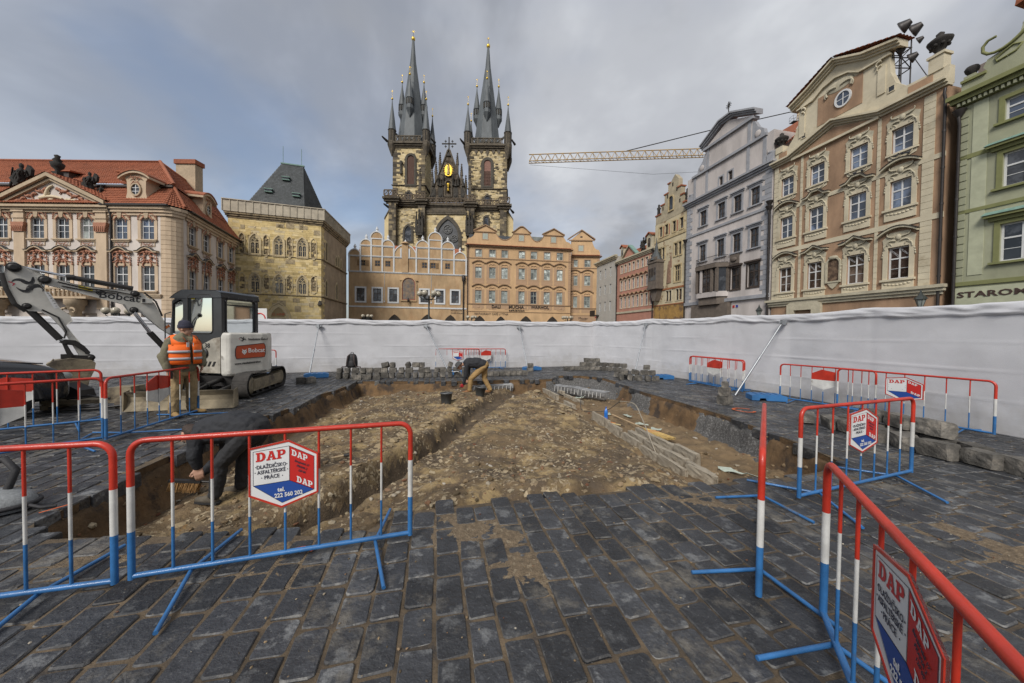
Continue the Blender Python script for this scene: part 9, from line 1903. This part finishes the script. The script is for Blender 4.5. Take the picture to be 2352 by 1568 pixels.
for z in (1.045,1.175):
 mb = MB(); loft(mb, [(0,0,z,0.276,0.240),(0,0,z+0.048,0.274,0.237)], 40, g0+0.06, g1-0.07); st2 = put('reflective_stripe', mb.mesh('reflective_stripe', M_SILVER), vt); sd = st2.modifiers.new('thickness', 'SOLIDIFY'); sd.thickness = 0.004; sd.offset = 1
mb = MB(); mb.box(-0.085,-0.045,-0.242,-0.236,1.285,1.37); mb.box(0.02,0.03,-0.236,-0.230,1.30,1.36); put('identity_badge', mb.mesh('identity_badge', M_DW), vt)
mb = MB(); mb.box(-0.305,-0.255,-0.17,-0.135,0.72,0.86); mb.tube([(-0.27,-0.15,0.86),(-0.27,-0.15,0.98)], 0.006, 6); rd_ = put('hand_radio', mb.mesh('hand_radio', M_STEELD)); rd_.parent = None; rd_.matrix_world = TR(-6.17,6.40,0.012,math.radians(74)); tag(rd_, 'black hand radio held at the side of the man in the orange vest', 'radio')
# --- stooping workers, built side on: +x of the local frame is behind them, -x in front
def stooper(loc, rz, sc, label, jacket, trouser, shoes, legs, hipz, hips, chest, headc, hands_, hood=False, gloves=None):
 P = thing('person', label, 'person', loc, rz); mb = MB(); hx, hz = hips; cx, cz = chest
 HM = head(mb, headc, (-0.62,0.0,-0.78), (-0.75,0,0.62), 1.05); capsule(mb, (cx-0.02,0,cz), (headc[0]+0.05,0,headc[2]+0.03), 0.062, 0.056); capsule(mb, (hx,0,hz), (cx,0,cz), 0.13, 0.14)
 for (y, foot, knee) in legs: capsule(mb, (hx,y*0.8,hz-0.05), knee, 0.085, 0.056); capsule(mb, knee, (foot[0],foot[1],foot[2]+0.10), 0.054, 0.042)
 for k, (sh, el, wr, dr, th) in enumerate(hands_):
  capsule(mb, (cx,sh[1]*0.6,cz), sh, 0.06, 0.052); capsule(mb, sh, el, 0.05, 0.042); capsule(mb, el, wr, 0.042, 0.032)
  if not (gloves and k == 0): hand(mb, wr, dr, th, 1.0)
 bd = put('body', mb.mesh('body', M_SKIN), P); flesh(bd, 0.0085, 3); eyes(P, HM, 1.05)
 mb = MB(); capsule(mb, (hx-0.02,-0.05,hz+0.02), (cx,-0.07,cz+0.005), 0.155, 0.165); capsule(mb, (hx-0.02,0.05,hz+0.02), (cx,0.07,cz+0.005), 0.155, 0.165); capsule(mb, (hx+0.02,-0.03,hz-0.04), (hx-0.12,-0.03,hz-0.09), 0.14, 0.15); capsule(mb, (cx,-0.14,cz+0.02), (cx,0.14,cz+0.02), 0.09, 0.09)
 for sh, el, wr, dr, th in hands_:
  capsule(mb, (cx,sh[1]*0.85,cz), sh, 0.088, 0.082); capsule(mb, sh, el, 0.082, 0.068); capsule(mb, el, Vector(el).lerp(Vector(wr), 0.93), 0.068, 0.050)
 capsule(mb, ((hx+cx)/2+0.06,-0.06,(hz+cz)/2+0.045), ((hx+cx)/2-0.06,-0.06,(hz+cz)/2+0.045), 0.16, 0.16); capsule(mb, ((hx+cx)/2+0.06,0.06,(hz+cz)/2+0.045), ((hx+cx)/2-0.06,0.06,(hz+cz)/2+0.045), 0.16, 0.16)
 if hood: capsule(mb, (cx-0.10,-0.08,cz+0.02), (cx-0.10,0.08,cz+0.02), 0.085, 0.085); capsule(mb, (cx-0.17,-0.07,cz-0.10), (cx-0.15,0.07,cz-0.14), 0.06, 0.06); capsule(mb, (cx-0.14,-0.10,cz-0.06), (cx-0.19,-0.10,cz-0.22), 0.06, 0.045)
 else: capsule(mb, (cx-0.10,-0.05,cz), (cx-0.10,0.05,cz), 0.075, 0.075)
 jk = put('jacket', mb.mesh('jacket', jacket), P); flesh(jk, 0.012, 3, 0.022)
 mb = MB(); capsule(mb, (hx+0.02,-0.04,hz), (hx+0.02,0.04,hz), 0.145, 0.145)
 for (y, foot, knee) in legs:
  capsule(mb, (hx+0.01,y*0.8,hz-0.05), knee, 0.118, 0.086); capsule(mb, knee, (foot[0]+0.01,foot[1],foot[2]+0.115), 0.086, 0.072)
 tr = put('trousers', mb.mesh('trousers', trouser), P); flesh(tr, 0.012, 3, 0.024)
 for (y, foot, knee) in legs:
  mb = MB(); shoe(mb, foot, (-1,y*0.3,0)); sh_ = put('boot', mb.mesh('boot', shoes), P); flesh(sh_, 0.009, 3); mb = MB(); sole(mb, foot, (-1,y*0.3,0)); put('sole', mb.mesh('sole', M_TYRE), sh_)
 if gloves:
  sh, el, wr, dr, th = hands_[0]; mb = MB(); hand(mb, wr, dr, th, 1.08, 0.5); g = put('glove', mb.mesh('glove', gloves), P); flesh(g, 0.008, 2)
 return P, HM
M_BLACKJ = mat('charcoal_jacket', (0.018,0.019,0.023), 0.8, 0.25, 6, 0.3, 40, stain=0.2, stain_scale=5); M_DARKT = mat('black_work_trousers', (0.024,0.024,0.026), 0.85, 0.25, 6, 0.2, 40); M_GREYSH = mat('muddy_shoe', (0.10,0.085,0.065), 0.9, 0.25, 6, 0.3, 40)
fx, fy = -3.42, 4.02; fz = pit_z(fx, fy)
P1, HM1 = stooper((fx,fy,fz), math.radians(-6), 1.0, 'man in a charcoal jacket stooping in the pit with a broad brush', M_BLACKJ, M_DARKT, M_GREYSH,
 [(-0.10,(0.0,-0.10,0.0),(0.07,-0.10,0.46)), (0.12,(0.08,0.16,0.0),(0.15,0.14,0.46))], 0.9, (0.38,0.86), (-0.08,0.84), (-0.40,0.0,0.73),
 [((-0.12,-0.20,0.79),(-0.10,-0.24,0.60),(-0.10,-0.20,0.46),(0.25,-0.1,-1),(-0.8,-0.5,0)), ((-0.12,0.17,0.79),(-0.12,0.16,0.52),(-0.33,0.06,0.27),(-0.85,-0.1,-0.45),(-0.2,-0.9,0.3))], True)
mb = MB(); c = Vector((-0.405,0.0,0.745));
for dx, dy, dz, r in ((0.02,0,0.05,0.092),(0.05,0,0.02,0.088),(-0.03,0,0.075,0.075)): mb.ball((c.x+dx,dy,c.z+dz), (r,r*0.93,r*0.9), 12)
hr = put('hair', mb.mesh('hair', mat('dark_brown_hair', (0.035,0.02,0.013), 0.7, 0.3, 30, 0.4, 90)), P1); flesh(hr, 0.01, 3)
# broad bristle brush on the pit floor under his hand
BRW = Matrix.Translation((fx,fy,fz)) @ Matrix.Rotation(math.radians(-6), 4, 'Z'); bp = BRW @ Vector((-0.46,0.0,0.19)); BR = thing('hand_brush', 'long bristled hand brush under the stooping man\'s hand', 'brush', bp, math.radians(12))
mb = MB(); mb.box(-0.19,0.14,-0.028,0.028,-0.012,0.016,0, Matrix.Rotation(0.12,4,'Y')); mb.tube([(0.14,0,-0.015),(0.26,0,-0.03)], 0.014, 8); put('handle', mb.mesh('handle', M_STEELD), BR)
mb = MB(); rb = random.Random(3)
for k in range(220): x, y = rb.uniform(-0.18,0.13), rb.uniform(-0.026,0.026); mb.tube([(x,y,-0.012-0.12*x),(x+rb.uniform(-.02,.01)-0.02,y*1.6,-0.115-0.12*x-rb.uniform(0,0.012))], [0.0035,0.002], 4, caps=False)
put('bristles', mb.mesh('bristles', mat('bristle', (0.33,0.19,0.075), 0.9, 0.3, 20)), BR, kind='stuff')
gx_, gy_ = -1.32, 10.95; gz_ = pit_z(gx_, gy_)
P2, HM2 = stooper((gx_,gy_,gz_), math.radians(0), 1.0, 'person in black jacket, grey hat and tan trousers bending at the far pit edge', M_BLACKJ, mat('ochre_trousers', (0.34,0.215,0.085), 0.85, 0.12, 5, 0.2, 40, stain=0.15, stain_scale=4), mat('brown_trainer', (0.22,0.10,0.035), 0.7, 0.2, 6),
 [(-0.10,(-0.02,-0.12,0.0),(0.02,-0.12,0.46)), (0.12,(0.62,0.10,-0.02),(0.44,0.10,0.44))], 0.9, (0.42,0.90), (-0.06,0.96), (-0.36,0.0,0.86),
 [((-0.10,-0.17,0.88),(-0.13,-0.20,0.56),(-0.20,-0.18,0.30),(-0.5,0,-0.8),(-0.7,-0.4,0.4)), ((-0.10,0.17,0.88),(-0.10,0.18,0.60),(-0.12,0.16,0.42),(-0.2,0,-1),(-0.8,0.3,0))], False, mat('red_glove', (0.42,0.02,0.03), 0.8, 0.1, 8))
mb = MB(); hc = Vector((-0.365,0,0.875)); ax = Vector((-0.75,0,0.62)).normalized();
HMt = Matrix.Translation(hc) @ Vector((0,0,1)).rotation_difference(ax).to_matrix().to_4x4(); mb.lathe([(0.155,-0.005),(0.145,0.012),(0.112,0.02),(0.106,0.07),(0.085,0.115),(0.04,0.13),(0.005,0.132)], 22, M=HMt); put('brimmed_hat', mb.mesh('brimmed_hat', mat('grey_felt', (0.065,0.066,0.068), 0.95, 0.15, 8)), P2)
tw = Vector((gx_-0.36,gy_-0.19,gz_+0.17)); TWL = thing('trowel', 'small trowel in the red gloved hand', 'trowel', tw); mb = MB(); mb.tube([(0.10,0,0.03),(0.0,0,-0.02)], 0.012, 8); put('handle', mb.mesh('handle', M_STEELD), TWL); mb = MB(); mb.tube([(0.0,0,-0.02),(-0.05,0,-0.05)], 0.004, 6); mb.prism([(-0.05,-0.03),(-0.16,0.0),(-0.05,0.03)], -0.055, -0.052, axis='z'); put('blade', mb.mesh('blade', M_GALV), TWL)
# ---------------------------------------------------------------- tools and small things on site
M_BUCK = mat('dark_grey_plastic', (0.055,0.057,0.056), 0.55, 0.2, 5, 0.1, 30, stain=0.3, stain_scale=6)
def mason_bucket(x, y, label, tilt=0.0):
 t = thing('mason_bucket', label, 'bucket', (x, y, pit_z(x, y)-0.01), 0, 'mason buckets'); t.rotation_euler = (tilt*0.4, tilt, 0)
 mb = MB(); n = 24; pr = [(0.125,0.0),(0.130,0.02),(0.160,0.27),(0.172,0.275),(0.172,0.30),(0.162,0.30),(0.150,0.27),(0.122,0.03)]; mb.lathe(pr[:-1]+[(0.122,0.03)], n); put('body', mb.mesh('body', M_BUCK), t)
 mb = MB(); mb.lathe([(0.15,0.20),(0.149,0.205)], n); put('soil_fill', mb.mesh('soil_fill', M_CLAY), t)
 mb = MB(); mb.tube([(0.168*math.cos(PI*i/12), -0.168*math.sin(PI*i/12)*0.98-0.004, 0.292+0.012*math.sin(PI*i/12)) for i in range(13)], 0.004, 5); put('handle', mb.mesh('handle', M_GALV), t)
mason_bucket(-1.77, 9.25, 'dark bucket standing alone on the pit floor'); mason_bucket(-0.98, 10.50, 'dark bucket at the feet of the person in tan trousers', 0.12)
# bottle
M_BOTTLE = mat('blue_bottle', (0.02,0.16,0.55), 0.12, 0.1, 8, spec=0.8, coat=0.5)
bx, by = 2.33, 8.35; BT = thing('water_bottle', 'blue plastic water bottle standing beside the channel', 'bottle', (bx, by, pit_z(bx, by)-0.01))
mb = MB(); mb.lathe([(0.040,0),(0.046,0.01),(0.046,0.09),(0.043,0.11),(0.046,0.13),(0.046,0.20),(0.040,0.235),(0.020,0.285),(0.014,0.295),(0.014,0.315)], 18); put('body', mb.mesh('body', M_BOTTLE), BT); mb = MB(); mb.lathe([(0.017,0.312),(0.017,0.335),(0.015,0.337)], 14); put('cap', mb.mesh('cap', M_SBLUE), BT); mb = MB(); mb.lathe([(0.0472,0.045),(0.0472,0.085)], 18); put('paper_label', mb.mesh('paper_label', mat('bottle_label', (0.12,0.16,0.5), 0.6, 0.4, 20, col2=(0.5,0.1,0.12), c2=(0.55,0.6))), BT)
# straw broom
p0 = Vector((2.60,8.75,0)); p0.z = pit_z(p0.x,p0.y)+0.06; p1 = Vector((2.86,7.25,0)); p1.z = pit_z(p1.x,p1.y)+0.14; p2 = Vector((3.02,6.55,0)); p2.z = pit_z(p2.x,p2.y)+0.09
BRM = thing('straw_broom', 'straw broom with wooden handle lying across the channel slabs', 'broom', p1); mb = MB(); mb.tube([p0-p1, (0,0,0)], 0.014, 8); put('handle', mb.mesh('handle', mat('broom_wood', (0.45,0.32,0.19), 0.7, 0.12, 8)), BRM)
d_ = (p2-p1); s_ = Vector((d_.y,-d_.x,0)).normalized(); mb = MB(); rb = random.Random(9)
for k in range(320): q = rb.uniform(-1,1); e = rb.uniform(0.9,1.0); h_ = rb.uniform(-0.02,0.025); a = s_*q*0.035+Vector((0,0,h_*0.4)); m_ = d_*0.35+s_*q*0.10+Vector((0,0,h_)); b = d_*e+s_*q*0.205+Vector((0,0,h_)); mb.tube([a,m_,b], [0.005,0.0045,0.003], 4, caps=False)
put('straw', mb.mesh('straw', mat('broom_straw', (0.50,0.35,0.13), 0.85, 0.3, 30)), BRM, kind='stuff')
mb = MB()
for t_ in (0.30,0.42): mb.tube([d_*t_+s_*q*(0.10+0.1*t_)+Vector((0,0,0.028)) for q in (-1,-0.5,0,0.5,1)], 0.004, 4)
put('binding', mb.mesh('binding', flat('red_thread', (0.45,0.12,0.08))), BRM)
# hand tools
for k, (x, y, a, L, c, lb) in enumerate(((2.42,8.0,-1.1,0.30,(0.45,0.17,0.05),'orange handled tool'),(2.48,7.85,-0.9,0.34,(0.50,0.40,0.22),'pale wooden tool handle'),(2.40,7.75,-1.3,0.26,(0.50,0.45,0.20),'yellowish brush handle'))):
 mb = MB(); mb.tube([(-L/2,0,0),(L*0.2,0,0.01)], [0.014,0.018], 8, 0); mb.tube([(L*0.2,0,0.01),(L/2,0,0.0)], [0.008,0.006], 6, 1); o = mb.build('hand_tool', [flat('tool_colour_%d' % k, c), M_STEELD], None, (x, y, pit_z(x,y)+0.03)); o.rotation_euler = (0,0,a); tag(o, lb+' lying beside the channel near the bottle', 'tool', 'hand tools')
def loose_brush(x, y, a, lb):
 mb = MB(); mb.tube([(0,0,0.02),(0.16,0,0.03)], [0.012,0.016], 8, 0); mb.tube([(0.16,0,0.03),(0.23,0,0.03)], [0.02,0.03], 8, 1); o = mb.build('paint_brush', [flat('brush_wood', (0.40,0.30,0.18)), M_STEELD], None, (x, y, pit_z(x,y)+0.02)); o.rotation_euler = (0,0,a); tag(o, lb, 'brush')
loose_brush(-2.62, 4.95, 0.5, 'pale handled brush lying on the bank behind the front barrier')
# cables hanging over the channel
def cable(pts, r, label, m):
 P_ = [Vector(p) for p in pts]; path = []
 for i in range(len(P_)-1):
  a, b, c, d = P_[max(0,i-1)], P_[i], P_[i+1], P_[min(len(P_)-1,i+2)]
  for k in range(8):
   t = k/8; path.append(0.5*((2*b)+(c-a)*t+(2*a-5*b+4*c-d)*t*t+(3*b-a-3*c+d)*t**3))
 path.append(P_[-1]); mb = MB(); mb.tube(path, r, 6); o = mb.build('cable', m); tag(o, label, 'cable')
def gp(x, y, h): return (x, y, pit_z(x, y)+h)
M_CABLE = mat('pale_cable', (0.30,0.26,0.20), 0.8, 0.2, 8); M_CABLEB = mat('dark_cable', (0.05,0.045,0.04), 0.7, 0.2, 8)
cable([gp(2.55,5.9,0.03), gp(2.62,6.5,0.25), gp(2.75,7.2,0.45), gp(2.85,7.9,0.52), gp(2.75,8.6,0.42)], 0.012, 'pale stiff cable arching over the channel slabs', M_CABLE); cable([gp(2.75,8.6,0.42), gp(2.5,8.9,0.16), gp(2.2,9.1,0.04), gp(1.95,9.4,0.03), gp(2.05,10.0,0.20), gp(2.25,10.3,0.28)], 0.010, 'thin dark cable trailing behind the blue bottle', M_CABLEB)
cable([gp(1.15,10.9,0.05), gp(1.3,10.3,0.10), gp(1.6,9.8,0.08), gp(1.8,9.3,0.04)], 0.012, 'pale cable along the far channel end', M_CABLE)
# crumpled sheeting along the right wall
M_FILM = mat('pale_green_film', (0.36,0.40,0.34), 0.5, 0.2, 8, 0.3, 30)
def scrap(x, y, L, w, rz, label):
 n, m = 16, 5; vs = []; sd = x*7.3
 for i in range(n+1):
  for j in range(m): u = (i/n-0.5)*L; v = (j/(m-1)-0.5)*w; q = Vector((u*6,v*9,sd)); vs.append((u+0.03*noise.noise(q*1.3), v*(0.7+0.6*noise.noise(Vector((u*4,sd,1))))+0.05*noise.noise(Vector((u*2.5,3,sd))), 0.03+0.05*noise.noise(q)+0.02*noise.noise(q*2.2)))
 mb = MB(); mb.add(vs, [(i*m+j,(i+1)*m+j,(i+1)*m+j+1,i*m+j+1) for i in range(n) for j in range(m-1)]); o = mb.build('plastic_scrap', M_FILM, None, (x, y, pit_z(x,y)+0.02)); o.rotation_euler = (0,0,rz); sdm = o.modifiers.new('thickness', 'SOLIDIFY'); sdm.thickness = 0.004; tag(o, label, 'plastic sheet', 'scraps of plastic sheeting')
for x, y, L, w, rz, lb in ((3.55,5.0,0.85,0.10,-0.75,'longest pale plastic strip near the right paving edge'),(3.05,7.9,0.30,0.14,-0.8,'pale plastic scrap below the gravel bank'),(3.2,7.5,0.22,0.14,-0.5,'folded pale plastic scrap on the right floor'),(2.9,8.5,0.25,0.12,-1.0,'small pale plastic scrap beyond the broom'),(2.55,9.0,0.16,0.12,0.3,'white plastic scrap behind the blue bottle'),(2.1,11.0,0.5,0.12,0.4,'far pale plastic strip near the concrete footing')): scrap(x, y, L, w, rz, lb)
# orange spray ring and dashes
M_SPRAY = mat('orange_spray', (0.50,0.10,0.02), 0.8, 0.2, 20)
def spray(pts, w, label, closed=False):
 mb = MB(); n = len(pts)
 for i in range(n if closed else n-1):
  a, b = Vector(pts[i]), Vector(pts[(i+1) % n]); d = (b-a).normalized(); q = Vector((-d.y,d.x))*w/2; mb.add([(*(a-q),0),(*(b-q),0),(*(b+q),0),(*(a+q),0)], [(0,1,2,3)])
 o = mb.build('spray_mark', M_SPRAY, None, (0,0,0.020)); tag(o, label, 'paint mark')
spray([(5.02+0.19*math.cos(a)*(1+0.1*math.sin(3*a)), 7.32+0.20*math.sin(a)) for a in [0.5+5.2*i/16 for i in range(17)]], 0.055, 'orange sprayed ring on the setts right of the pit'); spray([(-1.62,2.42),(-1.50,2.47),(-1.42,2.44)], 0.04, 'orange sprayed dash under the firm sign of the front barrier'); spray([(-4.05,2.9),(-3.98,3.05)], 0.02, 'orange sprayed tick at the left pit edge')
# backpack on the stone stack
BPk = thing('backpack', 'black backpack leaning upright on the stack of setts', 'backpack', (-5.62,12.0,0.36), 0.15); M_PACK = mat('black_nylon', (0.022,0.021,0.023), 0.7, 0.25, 8, 0.2, 60)
mb = MB(); loft(mb, [(0,0,0.0,0.15,0.09),(0,0,0.03,0.18,0.115),(0,0,0.2,0.185,0.13),(0,0,0.36,0.165,0.12),(0,0,0.45,0.13,0.09),(0,0,0.485,0.07,0.05),(0,0,0.49,0.01,0.01)], 20); mb.lathe([(0.10,0),(0.10,0.01)], 10); put('body', mb.mesh('body', M_PACK), BPk)
mb = MB(); loft(mb, [(0,-0.10,0.05,0.11,0.05),(0,-0.11,0.18,0.115,0.055),(0,-0.10,0.25,0.09,0.03)], 16); put('pocket', mb.mesh('pocket', M_PACK), BPk)
for s in (-1,1): mb = MB(); mb.tube([(s*0.06,-0.05,0.47),(s*0.10,-0.15,0.40),(s*0.12,-0.17,0.2),(s*0.16,-0.12,0.04)], [0.02,0.03,0.03,0.018], 6); mb.tube([(s*0.16,-0.12,0.04),(s*0.30,-0.10,0.03),(s*0.32,-0.15,-0.05)], 0.022, 6); put('strap', mb.mesh('strap', mat('strap_brown', (0.045,0.032,0.03), 0.8, 0.2, 8)), BPk)
mb = MB(); mb.tube([(-0.05,0,0.48),(-0.03,0,0.54),(0.03,0,0.54),(0.05,0,0.48)], 0.012, 6); put('grab_loop', mb.mesh('grab_loop', M_PACK), BPk)
# grey pack cut by the left frame edge
GB = thing('grey_backpack', 'black and grey mesh backpack lying at the left frame edge', 'backpack', (-4.55,2.92,0.012), 0.3); M_MESHF = mat('grey_mesh_fabric', (0.22,0.23,0.235), 0.8, 0.25, 60, 0.3, 90)
mb = MB(); loft(mb, [(0,0,0.0,0.30,0.17),(0,0,0.05,0.33,0.19),(-0.02,0,0.13,0.30,0.17),(-0.05,0,0.17,0.16,0.10),(-0.05,0,0.175,0.01,0.01)], 22); put('body', mb.mesh('body', M_MESHF), GB); mb = MB(); mb.tube([(0.1,0.05,0.14),(0.14,0.08,0.32),(0.05,0.1,0.42),(-0.1,0.1,0.36)], 0.028, 8); mb.tube([(0.3,-0.05,0.05),(0.42,-0.08,0.02),(0.5,-0.05,0.01)], 0.014, 6); put('strap', mb.mesh('strap', M_PACK), GB); mb = MB(); mb.tube([(0.33*math.cos(2*PI*i/20),0.19*math.sin(2*PI*i/20),0.05) for i in range(20)], 0.02, 6, closed=True); put('piping', mb.mesh('piping', M_PACK), GB)
# white rag among the stones
scr = MB(); vs = [(0.14*math.cos(a)*r, 0.10*math.sin(a)*r, 0.03+0.03*noise.noise(Vector((a*2,r*3,1)))) for r in (0.2,0.6,1.0) for a in [2*PI*i/12 for i in range(12)]]; scr.add(vs, [(k*12+i,k*12+(i+1) % 12,(k+1)*12+(i+1) % 12,(k+1)*12+i) for k in range(2) for i in range(12)]); o = scr.build('paper_bag', M_DW, None, (-2.05,12.35,0.19)); tag(o, 'white paper bag on the stones by the hat of the bending person', 'bag')
# ---------------------------------------------------------------- lamps and signs on the square behind the hoarding
M_GLOBE = mat('lamp_globe', (0.38,0.34,0.26), 0.2, 0.15, 3, spec=0.6, coat=0.3); M_LAMPP = mat('lamp_post_paint', (0.03,0.036,0.034), 0.5, 0.2, 4)
def street_lamp(x, y, zt, n, r, label, R=0.75, post=0.07):
 t = thing('street_lamp', label, 'street lamp', (x, y, -0.02), 0, 'globe street lamps'); mb = MB(); mb.lathe([(0.22,0),(0.2,0.5),(post*1.3,0.6),(post,zt-0.2),(post*0.8,zt)], 10); put('post', mb.mesh('post', M_LAMPP), t)
 for k in range(n):
  a = 2*PI*k/n+0.25; c = (R*math.cos(a), R*math.sin(a)*0.9, zt+0.12); mb = MB(); mb.tube([(0,0,zt-0.35),(c[0]*0.6,c[1]*0.6,zt-0.38),(c[0],c[1],zt-0.22),(c[0],c[1],zt-0.1)], 0.03, 6); mb.lathe([(0.10,zt-0.14),(0.13,zt-0.06)], 10, (c[0],c[1],0)); ar = put('bracket', mb.mesh('bracket', M_LAMPP), t); mb = MB(); mb.ball(c, r, 14); put('globe', mb.mesh('globe', M_GLOBE), ar)
street_lamp(-7.32, 30, 4.95, 6, 0.26, 'tall lamp with six globes before the school house fresco', 0.78)
street_lamp(-23.4, 55, 4.15, 5, 0.27, 'low globe lamp at the left end of the school arcade', 0.7); street_lamp(-6.6, 55, 4.15, 5, 0.27, 'low globe lamp where the two school houses meet', 0.7); street_lamp(8.9, 55, 4.25, 5, 0.27, 'low globe lamp before the corner of the orange school', 0.75); street_lamp(-28.2, 24.5, 2.85, 5, 0.24, 'globe lamp above the hoarding before the palace portal', 0.65)
NB = thing('notice_board', 'white notice board with a red ring beside the gothic house', 'sign', (-29.6,40,-0.02), 0.0); mb = MB(); mb.box(-1.2,0.9,-0.04,0.04,2.6,4.3,0); mb.box(-1.0,-0.92,0,0.06,0,2.6,1); mb.box(0.62,0.7,0,0.06,0,2.6,1); put('board', mb.mesh('board', [M_DW, M_LAMPP]), NB); mb = MB(); mb.tube([(0.1+0.62*math.cos(2*PI*i/24),-0.05,3.1+0.62*math.sin(2*PI*i/24)) for i in range(24)], 0.07, 6, closed=True); put('red_ring', mb.mesh('red_ring', M_SRED), NB); text('lettering', 'G H', 0.5, M_BLK, NB, T((-0.75,-0.05,3.95)), 0.005)
def lantern(x, y, z, label):
 t = thing('street_lantern', label, 'lantern', (x, y, -0.02), 0, 'black street lanterns'); mb = MB(); mb.lathe([(0.14,0),(0.12,0.6),(0.05,0.8),(0.045,z-0.5),(0.09,z-0.45)], 8); put('post', mb.mesh('post', M_LAMPP), t); mb = MB(); mb.lathe([(0.10,z-0.45),(0.22,z)], 6, mi=1, smooth=False); mb.lathe([(0.30,z),(0.26,z+0.08),(0.10,z+0.28),(0.06,z+0.38),(0.02,z+0.55)], 6, smooth=False)
 for k in range(6): a = 2*PI*k/6; mb.tube([(0.10*math.cos(a),0.10*math.sin(a),z-0.45),(0.23*math.cos(a),0.23*math.sin(a),z+0.02)], 0.014, 4)
 put('lamp_head', mb.mesh('lamp_head', [M_LAMPP, G_CURTAIN]), t)
lantern(22.0, 30.5, 3.95, 'black lantern where the grey and brown houses meet'); lantern(24.2, 20.3, 3.95, 'black lantern before the right end of the brown house')
# pigeons on the window hoods of the brown house
def pigeon(u, z, k, lb):
 t = thing('pigeon', 'dark pigeon '+lb+' of the brown house', 'bird', (31-0.2245*31.6, 31.6, 0), math.atan2(-10.9, 0.2245*10.9), 'pigeons on the brown house'); t.location = Vector(t.location)+Matrix.Rotation(math.atan2(-10.9,0.2245*10.9), 3, 'Z') @ Vector((u,-0.2,z)); t.rotation_euler.z += k
 mb = MB(); mb.ball((0,0,0.10), (0.11,0.06,0.065), 10); capsule(mb, (0.07,0,0.13), (0.10,0,0.20), 0.035, 0.028); mb.ball((0.11,0,0.215), (0.034,0.028,0.028), 8); capsule(mb, (-0.08,0,0.10), (-0.20,0,0.07), 0.03, 0.015); capsule(mb, (0.02,0.02,0.05), (0.02,0.02,0.0), 0.008, 0.006, 6); capsule(mb, (0.02,-0.02,0.05), (0.02,-0.02,0.0), 0.008, 0.006, 6); capsule(mb, (0.135,0,0.212), (0.155,0,0.205), 0.008, 0.004, 6)
 o = put('body', mb.mesh('body', mat('pigeon_grey', (0.03,0.032,0.038), 0.8, 0.3, 20)), t); flesh(o, 0.009, 2)
for u, z, k, lb in ((6.3,13.62,0.4,'left of the pair above the third middle window'),(6.75,13.6,2.6,'right of the pair above the third middle window'),(8.6,13.74,0.2,'leftmost of three above the last middle window'),(8.95,13.72,2.9,'in the middle of three above the last middle window'),(9.2,13.66,0.5,'rightmost of three above the last middle window'),(5.5,8.64,0.3,'left of the pair above the third lower window'),(5.75,8.68,2.7,'right of the pair above the third lower window'),(2.75,8.62,1.0,'alone above the second lower window')): pigeon(u, z, k, lb)
